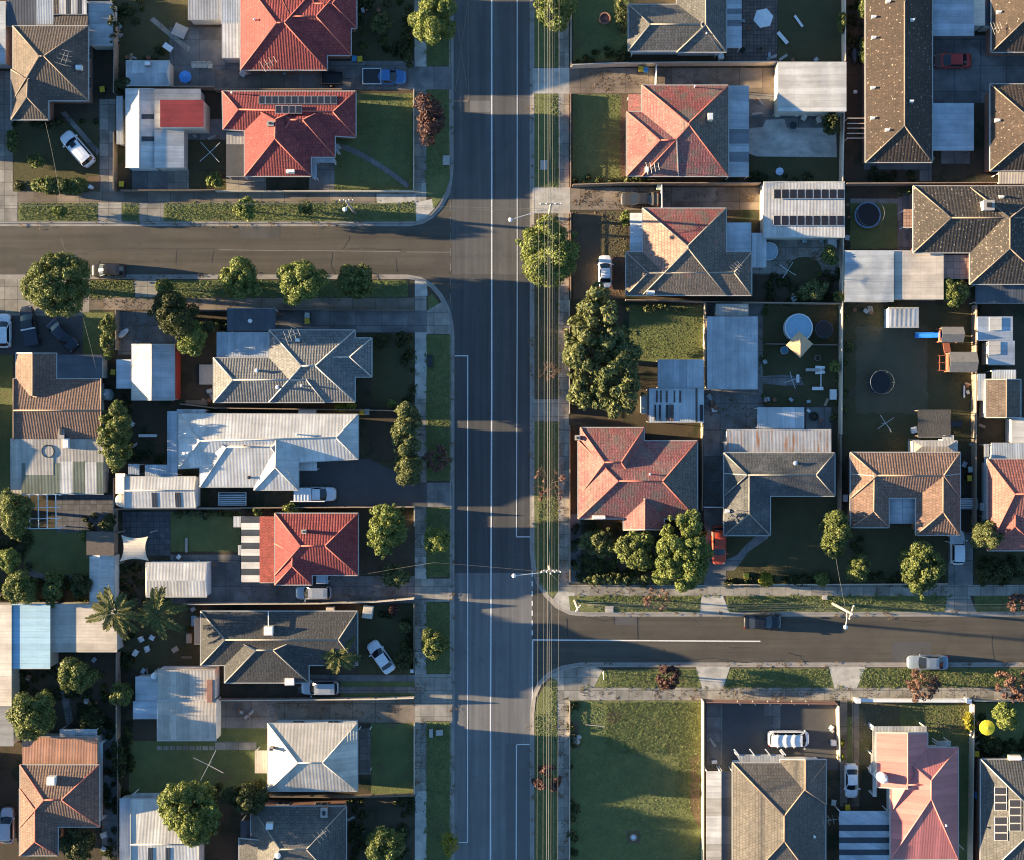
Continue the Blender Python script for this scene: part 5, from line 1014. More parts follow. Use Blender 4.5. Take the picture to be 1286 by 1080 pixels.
for r, lb in (((1228,398,1272,428), 'blue shed roof with cream sheet, upper of the two at the right edge'), ((1241,428.5,1274.5,458.5), 'blue shed roof with cream sheet, lower of the two at the right edge')):
    s = lean(None, r, (2.6,2.45,2.45,2.6), MBLUE, name='shed', label=lb, cat='shed', support='walls')
    u0 = r[0]+(15 if r[0] < 1240 else .5); q = [P(u0,r[1]+1,2.66), P(u0+15,r[1]+1,2.62), P(u0+15,r[1]+17,2.62), P(u0,r[1]+18,2.66)]; m = MB(); m.solid([p-Vector((0,0,.1)) for p in q], q); m.build('roof_sheet', MCREAM, s)
house('brown flat gabled shed roof at the right edge with a vent', [((1238,477,1282,525),(1264,477,1264,525))], tile('tiles_brown_small', (.15,.11,.085), (.12,.09,.07)), M_WALL, CAPB, ez=2.6, pitch=.3, name='shed', cat='shed', over=.06, windows=False)
lean(None, (1228,470,1238,503), 2.3, MBLUE, name='shed', label='narrow pale blue lean-to against the brown shed', cat='shed', support='walls'); lean(None, (1246,465,1276,477), 2.4, MCLEAR, name='shed', label='white cluttered lean-to above the brown shed at the right edge', cat='shed', support='posts'); lean(None, (1270,525,1330,556), (2.3,2.5,2.5,2.3), ML, name='shed', label='white curved sheet roof at the right edge above the ribbed verandah', cat='shed', support='walls')
h = house('salmon red tiled house at the right edge with ribbed back roof', [((1240,576,1345,690),(1275,620,1310,620)), ((1240,577,1308,691),(1275,618,1275,661))], tile('tiles_salmon', (.30,.11,.09), (.24,.09,.075), (.2,.1,.08), pt=.58), M_WALLW, CAPR); lean(h, (1245,556,1340,581), (2.5,2.5,2.8,2.8), MB_, name='back_roof', support='walls'); lean(h, (1236,557,1242,650), 2.3, MG, name='side_awning', gut=False)
lean(None, (888,398,952,489), (3.0,3.0,2.75,2.75), MB_, name='garage', label='long blue ribbed garage roof beside the sunny lawn', cat='garage', support='walls', wall=M_CREAM); lean(None, (899,382,940,397), 2.4, MOLD, name='shed', label='small grey lean-to at the top end of the blue garage', cat='shed', support='walls')
lean(None, (826,452,884,488), (2.6,2.6,2.4,2.4), [MB_, MCLEAR], stripes=[(0,.64,0),(.64,1,1)], name='shed', label='blue sheet and clear sheet shed roof above the patched aviary', cat='shed', support='posts', wall=M_TIMBER)
av = lean(None, (813,488.5,884,531), (2.5,2.5,2.3,2.3), [MCLEAR, MSTRIPE, R_BROWN], stripes=[(0,.03,2),(.03,.85,0),(.85,.89,2),(.89,1,0)], name='aviary', label='patched white and brown aviary roof left of the dark driveway', cat='aviary', support='posts', wall=M_TIMBER)
for k, (a, b, t) in enumerate(((822,824,0),(827.5,830,0),(836.5,839.5,0),(840.5,846,2),(879,883,0),(836,838.5,1),(824,826,1),(829,831,1),(846,848,1),(853,855.5,1))):
    v0, v1 = ((509,529) if t != 1 else (491,506)); q = [P(a,v0,2.44), P(b,v0,2.44), P(b,v1,2.36 if t != 1 else 2.42), P(a,v1,2.36 if t != 1 else 2.42)]; m = MB(); m.solid([p-Vector((0,0,.03)) for p in q], [p+Vector((0,0,.06)) for p in q]); m.build('roof_strip', M_DARK if t == 0 else R_BROWN, av)
lean(None, (805,497,813,520), 2.0, ML, name='shed', label='narrow white sheet on the left of the patched aviary', cat='shed', support='walls')
# back of the terracotta U house
lean(None, (1153,515,1194,548), (2.4,2.5,2.3,2.2), surf('shade_cloth', (.075,.068,.06), (.05,.047,.044), 1.2, 1., .5, 8, .1), name='shed', label='dark cloth covered shelter behind the orange brown tiled house', cat='shelter', support='posts', wall=M_TIMBER)
house('cream round ended garden room behind the orange brown tiled house', [((1147,553,1202,569),(1158,560,1190,560))], MBEIGE, M_CREAM, None, ez=2.5, pitch=.3, name='garden_room', cat='garden room', over=.06, windows=False); lean(None, (1184,546,1198,553), 2.3, ML, name='awning', label='small white awning next to the cream garden room', cat='awning', support='posts')
# ================================================================== SE block
c_ = lean(None, (887,968,906,1150), (3.0,3.1,3.1,3.0), [ML, MOLD], stripes=[(0,.185,0),(.185,.31,1),(.31,.50,0),(.50,.64,1),(.64,1,0)], axis='y', name='carport', label='pale grey carport half with square patches next to the vacant lot', cat='carport', support='posts')
lean(None, (906.3,968,921,1150), (3.1,2.8,2.8,3.1), [MDK, MSTRIPE], stripes=[(0,.185,0),(.185,.31,1),(.31,.50,0),(.50,.64,1),(.64,1,0)], axis='y', name='carport', label='grey carport half coloured dark for its shaded slope next to the grey brown gabled house', cat='carport', support='posts')  # same grey roof past the ridge, its shade put into dark sheet colours
h = house('grey brown tiled house with gable below the dark forecourt', [((920,957.5,1037,1125),(985,1024,985,1056)), ((980,953,1037.5,1010),(1011.5,953.3,1011.5,992),{'mi':0,'pitch':.5})], [tile('tiles_grey_brown', (.122,.106,.09), (.096,.085,.074), (.086,.078,.07), pt=.5, arcw=.2)], M_WALLW, CAPO); antenna(h, 1040, 1025, 10, 1.4, 1.4); vent(h, 1022, 1049, .15, .5)
pg = thing('pergola', 'white rafter pergola with grey louvres on the forecourt side', 'pergola', P(953,950,GZ))
for k in range(4): u = 922+k*19.6; m = MB(); m.bar(P(u,940.5,2.6), P(u+6,948,2.6), .12, .14); m.build('rafter', M_WHITE, pg)
m = MB(); q = [P(924,947,2.55), P(984,947,2.55), P(988,957,2.75), P(930,957,2.75)]; m.solid([p-Vector((0,0,.06)) for p in q], q); m.build('louvre_roof', MG, pg)
for u, v in ((925,947),(984,947)): m = MB(); p = P(u,v,2.4); m.box(p.x-.06,p.y-.06,.06,p.x+.06,p.y+.06,2.48); m.build('post', M_WHITE, pg)
MPK = metal('metal_pink', (.50,.17,.15), (.44,.15,.135), .3, rough=.55, metallic=.05, streak=.25)
h = house('salmon pink metal roofed house with white front gable', [((1118,938,1203.5,1079),(1169.5,979,1169.5,1003)), ((1101,919.5,1165,988),(1140,919.8,1140,990),{'mi':0,'pitch':.42}), ((1119,955,1175,1020),(1140,985,1160,985))], MPK, M_WALLW, surf('cap_pink', (.55,.21,.18), (.48,.18,.155), 3, .7), pitch=.42); vent(h, 1187, 1035, .13, .5)
m = MB(); p = RP(h, 1112, 975); m.lathe(p.x-.5, p.y, [(.62,.06),(.6,p.z+.6),(.5,p.z+1.2),(.3,p.z+1.3)], 18); m.build('chimney', M_WALLW, h.roof); lean(h, (1094,946,1101.5,970), 2.4, ML, name='window_awning'); lean(h, (1096,913,1101,1000), 2.6, ML, name='side_roof', gut=False); lean(h, (1097,911.5,1164,919), 2.7, ML, name='porch_roof'); lean(h, (1176,930,1194,936), 2.3, ML, name='window_awning')
m = MB(); m.bar(P(1197,1053,1.2), P(1210,1066,.9), .1, .1); m.bar(P(1210,1066,.5), P(1210,1066.5,.95), .08, .08); m.build('strut', M_CREAM, h.root)
lean(None, (1054,1018,1117,1150), (2.8,2.75,2.7,2.75), [MBLUE, MSTRIPE], stripes=[(0,.05,0),(.05,.13,0),(.13,.19,1),(.19,.25,0),(.25,.305,1),(.305,.365,0),(.365,.42,1),(.42,.48,0),(.48,.54,1),(.54,1,0)], axis='y', name='carport', label='striped blue and dark carport roof left of the pink house', cat='carport', support='posts')
h = house('dark tiled house with solar panels in the bottom right corner', [((1231.5,953,1345,1105),(1290,1010,1290,1050))], R_ASH, M_BRICKW, CAPW); solar(h, 1247.5, 987, 1264.5, 1017, 1, 3); solar(h, 1266, 1003, 1282.5, 1043, 1, 4); solar(h, 1247.5, 1024.5, 1265.5, 1055, 1, 3); box_unit(h, 1274, 951, 1.4, .6, .2)
# ================================================================== fences and walls
GP = 'paling fences between the yards'
fence('paling fence on the north boundary of the brown corner house yard', [(145,30),(144,118)], M_FENCE); fence('low cream front wall fence along the red solar house lawn', [(271,241),(519.5,241)], M_FENCEC, .8, post=False, capm=M_CREAM); fence('low brick front fence between lawn and main road path by the red solar house', [(519.7,112),(519.7,240)], M_FENCEC, .7, group=GP)
fence('grey front fence across the long garage forecourt', [(152,240),(237,240),(271,239.5)], M_TIMBER, 1.2); fence('paling fence between the two bright red tiled houses', [(270,113.5),(430,113.5)], M_FENCE, 1.5); fence('short side fence left of the long garage', [(144,165),(143.5,240)], M_TIMBER, 1.6); fence('paling fence behind the long garage', [(146,110),(270,110.5)], M_FENCE)
fence('timber fence beside the boat yard of the side street', [(146.5,390),(146.5,440)], M_FENCE, 1.5); fence('fence along the footpath north of the grey ribbed house', [(205,390.5),(285,390.5)], M_TIMBER, 1.6); fence('low fence line between path and concrete drive of the grey house', [(346,389.5),(520,390.5)], M_TIMBER, .8); fence('long paling fence between grey ribbed house and white house', [(228,508),(270,513),(420,515),(500,516.5)], M_FENCE, 1.7)
fence('paling fence from the white house down to the bright red house', [(225,637.5),(400,636.5),(520,636)], M_FENCE, 1.7); fence('paling fence on the right of the blue paved yard', [(144,600),(144.5,758)], M_FENCE, 1.7); fence('long cream topped fence between red house drive and charcoal house', [(232,758),(300,757.5),(400,757),(470,755),(520,751)], M_FENCEC, 1.6, capm=M_CREAM)
fence('long pale fence between charcoal house and beige driveway', [(276,878.5),(400,877.5),(470,877),(520,875.5)], M_FENCEC, 1.3, capm=M_CREAM); fence('paling fence between the two gardens at the lower left', [(147.5,820),(147.5,930)], M_FENCE, 1.7); fence('paling fence beside the rusty orange tiled house', [(149,930),(149,1100)], M_TIMBER, 1.6); fence('short fence below the beige pyramid roof house', [(338,999),(440,1000),(520,998)], M_TIMBER, 1.2)
fence('low front fence of the beige pyramid roof house', [(520.3,908),(520.3,997)], M_FENCEC, .7); fence('front fence of the charcoal house garden', [(520,757),(520,842)], M_TIMBER, 1.); fence('front fence of the white house hedge', [(520.5,637),(520.5,660)], M_FENCEC, 1.1); fence('fence at the back of the white gabled shed', [(145,638.5),(303,638)], M_FENCE, 1.6)
fence('low orange brick fence of the lawn beside the second right driveway', [(716.5,118),(716.5,236)], M_BRICKW, .6, capm=CAPO, group=GP); fence('low orange brick fence of the dirt yard with white car', [(716.5,268),(716.5,376)], M_BRICKW, .6, capm=CAPO); fence('thin front fence of the garden at the top right of the main road', [(717,-40),(717,86)], M_FENCEC, .8); fence('front fence in front of the big olive tree', [(715,378),(715,520)], M_FENCEC, .9)
fence('front fence of the mossy pale red house', [(715.5,535),(715.5,730)], M_FENCE, .9); fence('grey wall fence from the main road along the top driveway', [(719,83),(780,80.5),(976,79)], M_FENCEC, 1.7, capm=M_CONC); fence('paling fence between the two right side driveway houses', [(720,233),(780,231),(955,231)], M_FENCE, 1.7); fence('long sunlit fence on the east of the concrete yard', [(1059,140),(1057,229)], M_FENCEC, 1.8, capm=M_CREAM)
fence('sunlit boundary fence at the top by the long units', [(1060.5,-30),(1060.5,78)], M_FENCEC, 1.8, capm=M_CREAM); fence('paling fence north of the dark speckled tile house', [(1063,231.5),(1180,231),(1286,230.5)], M_FENCE, 1.7); fence('boundary fence beside the shade garden and grey shed', [(1058,299),(1057,384)], M_FENCEC, 1.8, capm=M_CREAM); fence('paling fence below the lichen tiled house', [(786,377.5),(837,378),(885,380),(1058,382)], M_FENCE, 1.7)
fence('sunlit timber fence left of the blue garage', [(885.5,382),(885,486)], M_FENCEC, 1.7, capm=CAPO); fence('boundary fence between pool yard and large lawn', [(1057,384),(1056,545)], M_FENCEC, 1.7); fence('small inner fence below the round pool', [(962,432.5),(1054,434)], M_TIMBER, 1.); fence('paling fence on the right of the large lawn', [(1225,384),(1224.5,470),(1224,660)], M_FENCE, 1.7); fence('fence between the mossy house and dark driveway', [(882.5,490),(881.5,640)], M_FENCE, 1.7)
fence('paling fence right of the grey L shaped house', [(1055,545),(1055,640)], M_FENCE, 1.6); fence('sunlit cream fence on the east of the vacant lot', [(883,880),(883,1100)], M_FENCEC, 1.7, capm=M_CREAM); fence('low front edging fence along the vacant lot path', [(715.3,880),(715.3,1100)], M_FENCEC, .3, post=False); fence('sunlit cream fence right of the dark forecourt', [(1052.5,886),(1054,956)], M_FENCEC, 1.5, capm=M_CREAM)
fence('tall grey fence right of the pink house lawn', [(1222,884),(1221,960),(1219,1100)], M_FENCEC, 1.6); fence('front fence of the bottom right corner house', [(1224,879.5),(1320,879.5)], M_FENCEC, .9); fence('low front edging of the lawns along the right street path', [(914,733.5),(1068,733),(1190,732.5)], M_FENCEC, .4, post=False)
wallrun('long white front wall of the pink house lawn', [(1077,879),(1216,879.5)], M_WALLW, .9, .3, capm=M_WHITE)
fp = thing('fence', 'brown front fence of the forecourt with leaning braces', 'fence', P(886,880,GZ), GP); m = MB(); m.bar(P(886,880,1.), P(1050,882,1.), .08, 1.7); m.build('panel', M_BRICKW, fp)
for u in (926,945,964,977,994,1012): m = MB(); m.bar(P(u,880,1.8), P(u+4,885,.5), .08, .1); m.build('brace', M_CREAM, fp)
for lb, a, b in (('white driveway gate beside the faded red pyramid roof house', (824.5,82), (824,106)), ('white driveway gate in front of the grey brown car', (831,231), (831.5,262)), ('white gate across the dark driveway of the L shaped house', (884,636.5), (908,637))):
    g = thing('driveway_gate', lb, 'gate', P(a[0],a[1],GZ), 'white driveway gates'); pa, pb = P(*a,1.5), P(*b,1.5)
    for z in (.25,.9,1.5): m = MB(); m.bar((pa.x,pa.y,GZ+z), (pb.x,pb.y,GZ+z), .09, .08); m.build('rail', M_WHITE, g)
    m = MB(); m.bar((pa.x,pa.y,GZ+.85), (pb.x,pb.y,GZ+.85), .05, 1.35); m.build('panel', M_WHITE, g)
# ================================================================== cars
PW = paint('white', (.72,.73,.74), 0.); PS = paint('silver', (.42,.43,.44), .4); PBK = paint('black', (.012,.013,.016), .1); PGR = paint('grey', (.035,.035,.038), .3); PBL = paint('blue', (.05,.16,.36), .2); PRD = paint('red', (.42,.025,.012), .1); PSB = paint('silver_blue', (.22,.27,.32), .3); PBR = paint('grey_brown', (.055,.05,.046), .3); PDB = paint('dark_blue', (.016,.02,.032), .2); POR = paint('orange_red', (.5,.06,.015), .1); PMAR = paint('maroon_brown', (.10,.035,.02), .1)
c = car('white wagon with dark sunroof parked askew on the corner front lawn', 97.5, 187.5, 131, 5.0, PW, 'suv', 1.9); cpart(c, 'sunroof', lambda m: m.box(.1,-.35,1.68,.75,.35,1.735), M_CARGLASS)
c = car('blue ute with framed dark tray in the red house driveway', 483.5, 97.5, 0, 5.2, PBL, 'ute', 1.8)
def tray(m): m.box(-2.7,-.95,.80,-.42,.95,.96,0); [m.box(*b, 1) for b in ((-2.72,-.97,.86,-2.62,.97,1.14),(-.5,-.97,.86,-.4,.97,1.14),(-2.62,-.97,.86,-.5,-.88,1.14),(-2.62,.88,.86,-.5,.97,1.14))]
cpart(c, 'tray', tray, [M_DARK, M_ALU])
c = car('dark grey hatchback parked beside the big round tree on the side street', 136, 340, 180, 4.1, PGR, 'hatch', 1.72, zb=.006)
c = car('white car cut by the left edge in the shaded driveway', 5, 416, 90, 4.2, PW, 'hatch', 1.75)
c = car('grey ute with covered tray in the shaded driveway', 37, 410, 101, 5.0, PGR, 'ute', 1.8)
cpart(c, 'tray', lambda m: (m.box(-2.45,-.86,.6,-.4,.86,1.08,0), m.box(-2.42,-.82,1.08,-.43,.82,1.12,0)), [PDB])
cpart(c, 'sports_bar', lambda m: m.box(-.52,-.84,1.1,-.36,.84,1.5), M_WHITE)
car('dark blue sedan parked at an angle in the shaded driveway', 79, 422, -47, 4.6, PDB, 'sedan', 1.8)
c = car('white ute with canopy and ladder pipes by the white metal roofed house', 396.5, 620, 0, 5.0, PW, 'ute', 1.8)
def canopy(m): m.solid([(-2.55,-.88,.6),(-.4,-.88,.6),(-.4,.88,.6),(-2.55,.88,.6)], [(-2.5,-.8,1.75),(-.4,-.8,1.75),(-.4,.8,1.75),(-2.5,.8,1.75)]); [m.box(-2.4+k*.4,-.8,1.75,-2.3+k*.4,.8,1.79) for k in range(5)]
cpart(c, 'canopy', canopy, [PW]); cpart(c, 'pipe_rack', lambda m: (m.tube([(-2.9,-.82,1.92),(1.3,-.82,1.92)], .07, 8), m.box(-2.2,-.85,1.74,-2.1,-.75,1.92), m.box(-.8,-.85,1.74,-.7,-.75,1.92)), [M_WHITE])
car('silver wagon parked on the drive of the small red house', 394, 743.5, 180, 4.4, PS, 'suv', 1.75); car('silver wagon on the narrow drive of the charcoal house', 402, 863, 180, 4.6, PS, 'suv', 1.75); car('white sedan parked diagonally on the charcoal house lawn', 478.5, 824.5, 125, 4.4, PW, 'sedan', 1.72)
car('silver blue hatchback cut by the left edge at the bottom', 9.5, 1036, 90, 4.4, PS, 'hatch', 1.72); car('grey brown sedan waiting at the white gate', 803.5, 251, 180, 4.7, PBR, 'sedan', 1.8); car('white sedan parked on the bare dirt front yard', 760, 341.5, 90, 4.0, PW, 'sedan', 1.62)
car('black sedan parked by the kerb of the right side street', 957.5, 780.5, 0, 4.6, PBK, 'sedan', 1.78, zb=.006); car('silver blue sedan parked by the south kerb of the right side street', 1165.5, 831.5, 180, 5.0, PSB, 'sedan', 1.8, zb=.006); car('white wagon in the narrow drive beside the orange brown house', 1202.5, 687, 90, 4.2, PW, 'wagon', 1.72)
car('orange red car half hidden beside the big round shrub', 903, 684, -90, 4.8, POR, 'wagon', 1.75)
c = car('white people mover with roof bars on the dark forecourt', 990, 927, 0, 5.0, PW, 'van', 1.95)
for x in (-1.6,-.6,.4): cpart(c, 'roof_bar', lambda m, x=x: m.box(x-.06,-.82,1.96,x+.06,.82,2.02), [M_WHITE])
car('white sedan in the strip driveway of the pink house', 1069, 980, -90, 4.2, PW, 'sedan', 1.62); car('red car with brown bonnet in the shaded unit driveway', 1195.5, 77, 180, 4.7, PRD, 'sedan', 1.78, bonnet=PMAR)
for lb, u, v, L, W, a, mt in (('open white trailer with pipes under the white roof edge', 292, 626, 3.4, 1.6, 0, M_WHITE), ('small black box trailer on the drive of the red house', 417, 99, 2.6, 1.5, 0, M_DARK), ('trailer loaded with white gear beside the orange brown house', 1212, 632, 3.0, 1.3, 90, M_ALU)):
    p = P(u, v, .8); t = thing('trailer', lb, 'trailer', (p.x, p.y, GZ), 'parked trailers'); ORIG[t.name] = Vector((0,0,0))
    m = MB(); m.box(-L/2,-W/2,.5,L/2,W/2,.58); m.build('deck', M_DARK, t)
    for b in ((-L/2,-W/2,.58,L/2,-W/2+.06,.95),(-L/2,W/2-.06,.58,L/2,W/2,.95),(-L/2,-W/2+.06,.58,-L/2+.06,W/2-.06,.95),(L/2-.06,-W/2+.06,.58,L/2,W/2-.06,.95)): m = MB(); m.box(*b); m.build('side_board', mt, t)
    m = MB(); m.bar((L/2,0,.5),(L/2+1.,0,.45),.08,.08); m.build('drawbar', M_DARK, t)
    for sy in (-1,1): m = MB(); m.tube([(0,sy*(W/2+.04),.33),(0,sy*(W/2+.22),.33)], .32, 14); m.build('wheel', M_TYRE, t)
    if mt is not M_DARK:
        for k in range(5): m = MB(); m.bar((-L/2+.1,-W/2+.2+k*.26,.72+.08*(k % 2)),(L/2-.2+.2*(k % 2),-W/2+.22+k*.26,.74+.1*(k % 2)),.16,.1); m.build('load', M_WHITE if k % 2 else M_ALU, t)
bt = thing('dinghy', 'small white dinghy on the courtyard beside the cream shed', 'boat', P(156,419,GZ)); ORIG[bt.name] = Vector((0,0,0)); m = MB(); m.tube([(-.75,0,.3),(-.6,0,.3),(0,0,.3),(.5,0,.3),(.75,0,.34)], [.2,.32,.36,.28,.1], 12); m.build('hull', M_WHITE, bt, smooth=True); m = MB(); m.box(-.35,-.2,.6,.35,.2,.68); m.build('seat', M_ALU, bt); bt.rotation_euler = (0,0,math.radians(40))
# ================================================================== poles and wires
power_pole('power pole with street lamp by the upper side street verge tree', 446, 268.5, 8.6, 0., [(8.3,1.6)], (433,263.5,6.5))
power_pole('power pole with lamp arm at the top of the main road junction', 689, 274, 9.2, 0., [(8.9,2.6)], (641,276.5,7.6)); power_pole('power pole with many crossarms at the lower main road junction', 689, 709, 9.6, 0., [(9.3,2.4),(8.5,2.2),(7.6,1.6)], (645.5,722.5,7.8))
power_pole('leaning looking stay pole on the lower corner verge', 722, 754, 8.2, .9, [(7.9,.9)]); power_pole('pale power pole with lamp over the right side street', 1046, 757.5, 9.4, 1.25, [(8.8,1.7)], (1062,787,7.4))
LV = ((676,8.2,.4),(683.5,8.9,.5),(688,9.1,.7),(690.5,9.0,.5),(693.5,8.5,.6),(696.5,9.0,.7),(702,8.4,.4))
NM = ('westernmost thin wire', 'second thin wire from the west', 'thick bright centre wire', 'wire just east of the thick centre wire', 'fifth wire from the west', 'sixth wire from the west', 'easternmost wire')
for (u, z, sg), nm in zip(LV, NM): wire(nm+' of the bundle along the main road verge', [P(u,-330,z), P(u+.5,257,z), P(u-.3,718,z), P(u-2.5,1400,z)], sg, .026 if 'thick' in nm else .013)
wire('upper wire crossing the main road along the side street', [P(-300,259.5,8.6), P(431,255,8.5), P(688,263,8.7)], .5, .016); wire('lower wire crossing the main road along the side street', [P(-300,258,8.5), P(430.5,257,8.3), P(688,265,8.5)], .7)
wire('wire from lower junction pole to the leaning stay pole, inner', [P(692,720,9.3), P(733,763,8.)], .1, .02); wire('wire from lower junction pole to the leaning stay pole, outer', [P(698,716,8.8), P(737,762,8.)], .2)
for k, v in enumerate((757,760.5,763,766,768.5)): wire('wire %s the right side street verge' % ('northernmost along', 'second from the north along', 'middle one along', 'fourth from the north along', 'southernmost along')[k], [P(736,v-1,8.)+Vector((0,.1*k,0)), P(1063,v+1,8.8), P(1700,v+4,8.8)], .3+.15*k)
wire('service wire over the main road to the small red house', [P(688,718,8.8), P(545,706,6.5), P(450,722,3.2)], .4, .009); wire('service wire from the right street pole to the terrace garden', [P(1062,765,8.2), P(1046,676,3.4)], .3, .012); wire('thin service wire over the corner lawn to the brown house', [P(77,258,7.5), P(56,150,3.)], .4, .012); wire('service wire from verge pole to the tall shrub column yard', [P(77,300,6.5), P(121,465,3.)], .3, .012)
# ================================================================== bins
LY = flat('lid_yellow', (.55,.36,.015), .45); LB_ = flat('lid_blue', (.06,.22,.42), .45); LG = flat('lid_pale', (.35,.40,.36), .45)
for u, v, lid, lb in ((129,113,LY,'yellow lidded bin beside the brown corner house driveway'), (153,232,LY,'yellow lidded bin by the narrow trough roof'), (445,74.5,LB_,'pale blue lidded bin by the dark garden at the red house'), (452,75,LY,'yellow lidded bin by the dark garden at the red house'), (386,404,LY,'yellow lidded bin on the drive of the grey ribbed house'), (386,397,LG,'pale lidded bin on the drive of the grey ribbed house'), (142.5,468,LY,'yellow lidded bin between water tank and cream shed'),
    (455,518,LY,'yellow lidded bin at the corner of the white metal house'), (461,518,LG,'pale lidded bin at the corner of the white metal house'), (805,87.5,LY,'yellow lidded bin on the brown top driveway'), (811,88.5,LB_,'pale blue lidded bin on the brown top driveway'), (827.5,236,LG,'pale green lidded bin by the white gate'), (937,722,LY,'yellow lidded bin on the dark lawn of the L shaped house'), (1217,600,LY,'yellow lidded bin right of the orange brown house'), (1218,589,LG,'pale lidded bin right of the orange brown house'), (1064,1013,LY,'yellow lidded bin above the striped carport'), (1046.5,1007,LG,'pale lidded bin right of the grey brown gabled house'), (1226,946,LY,'yellow lidded bin beside the tall grey fence')): wheelie(lb, u, v, lid, rg.uniform(-8,8))
# ================================================================== yard furniture
for u, v, a, k in ((178,802.5,30,'upper left of the four on the palm lawn'), (191,800.5,-30,'upper right of the four on the palm lawn'), (171,818.5,150,'lower left of the four on the palm lawn'), (185,813.5,200,'lower right of the four on the palm lawn')): chair('white garden chair, '+k, u, v, a, M_WHITE, 'white chairs on the palm lawn')
for u, k in ((244,'leftmost'), (250.5,'second from the left'), (257,'third from the left'), (264,'rightmost')): chair('pale chair in the row on the grey patio, '+k, u, 83+(.5 if u > 260 else 0), 0, M_CREAM, 'pale chairs in a row on the patio')
for u, v, a, k in ((976,145,10,'nearest the blue verandah'), (1000,144,-10,'second from the verandah'), (1009,149,-30,'below the pale garage centre'), (1029,145,15,'upper one beside the dark shrub'), (1028,152,20,'lower one beside the dark shrub')): chair('pale folding chair on the concrete yard, '+k, u, v, a, M_CREAM, 'pale folding chairs on the concrete yard')
table('dark metal table beside the folding chairs on the concrete yard', 996, 158, .9, .9, M_DARK, rnd=True); table('small slatted table on the palm lawn', 220, 815, .8, .6, M_TIMBERL, 30)
table('white jumbled outdoor table in the dark top garden', 211, 60, 1.2, .7, M_WHITE, -35); table('brown mat covered low table on the grey patio', 226, 39.5, 1.7, 1.5, M_CONC, -25, hgt=.3)
parasol('large white hexagonal umbrella on the brick patio at the top', 959.5, 22, 12.5, 6, flat('canvas_white', (.62,.64,.66), .8), 2.5, .2); parasol('bright blue closed-frill umbrella on the grey patio', 231.5, 96, 8, 8, flat('canvas_blue', (.05,.22,.55), .8), 2.2); parasol('small pale blue umbrella on the dark lawn strip', 980, 215, 5, 8, flat('canvas_pale_blue', (.32,.48,.65), .8), 2.1)
parasol('tan square umbrella over the edge of the round pool', 1005, 433, 16.5, 4, flat('canvas_tan', (.50,.34,.20), .8), 3.2, .05); parasol('bright yellow round umbrella in the bottom right garden', 1240, 913.5, 9.5, 14, flat('canvas_yellow', (.62,.55,.03), .8), 2.4, drop=.12)
trampoline('round netted trampoline with blue rim beside the ribbed grey shed', 1090, 270.5, 17, True, flat('rim_blue', (.12,.2,.3), .6)); trampoline('dark trampoline in the middle of the large lawn', 1104, 481, 15, True, flat('rim_black', (.015,.016,.02), .7)); trampoline('small dark trampoline right of the round pool', 1035, 414, 11.5, False)
def pool(label, u, v, r, z, water, cat='pool', nm='pool'):
    p = P(u, v, z); t = thing(nm, label, cat, (p.x, p.y, GZ)); ORIG[t.name] = Vector((0,0,0)); R_ = r*S
    m = MB(); n = 32
    for k in range(n):
        a, b = 6.2832*k/n, 6.2832*(k+1)/n; f = lambda rr, q, zz: (rr*math.cos(q), rr*math.sin(q), zz)
        m.solid([f(R_*.93,a,0),f(R_,a,0),f(R_,b,0),f(R_*.93,b,0)], [f(R_*.93,a,z),f(R_,a,z),f(R_,b,z),f(R_*.93,b,z)])
    m.build('wall', M_WHITE, t); m = MB(); m.lathe(0, 0, [(R_*.93,.02),(R_*.93,z-.12)], n); m.build('cover', water, t)
    for k in range(4): m = MB(); a = .8+1.57*k; m.tube([(R_*1.03*math.cos(a),R_*1.03*math.sin(a),0),(R_*1.03*math.cos(a),R_*1.03*math.sin(a),z)], .05, 6); m.build('leg', M_ALU, t)
pool('round above-ground pool with light blue cover by the tan umbrella', 1003, 412, 17.5, 1.1, surf('pool_cover', (.26,.42,.52), (.20,.35,.46), 2, .5, spots=((.5,.6,.65), 9., .66))); pool('round spa with pale blue cover beside the clear deck roof', 966, 316, 11, .8, surf('spa_cover', (.40,.50,.55), (.33,.43,.49), 1.2, .6), 'spa', 'spa')
pool('small round blue paddling pool below the round pool', 985, 440.5, 4.8, .3, flat('pool_water', (.10,.24,.34), .1), nm='paddling_pool')
hoist('clothesline with pale crossed arms beside the long garage', 264, 192, 17, .75); hoist('large tilted clothesline above the round tree', 262, 960, 21, 1.1); hoist('thin clothesline on the large lawn near the shelter', 1112, 532, 12, .6); hoist('broken clothesline in the pool yard with white basket', 995, 478, 11, .3); hoist('faint clothesline near the spa in the shaded yard', 989, 340, 12, 1.0)
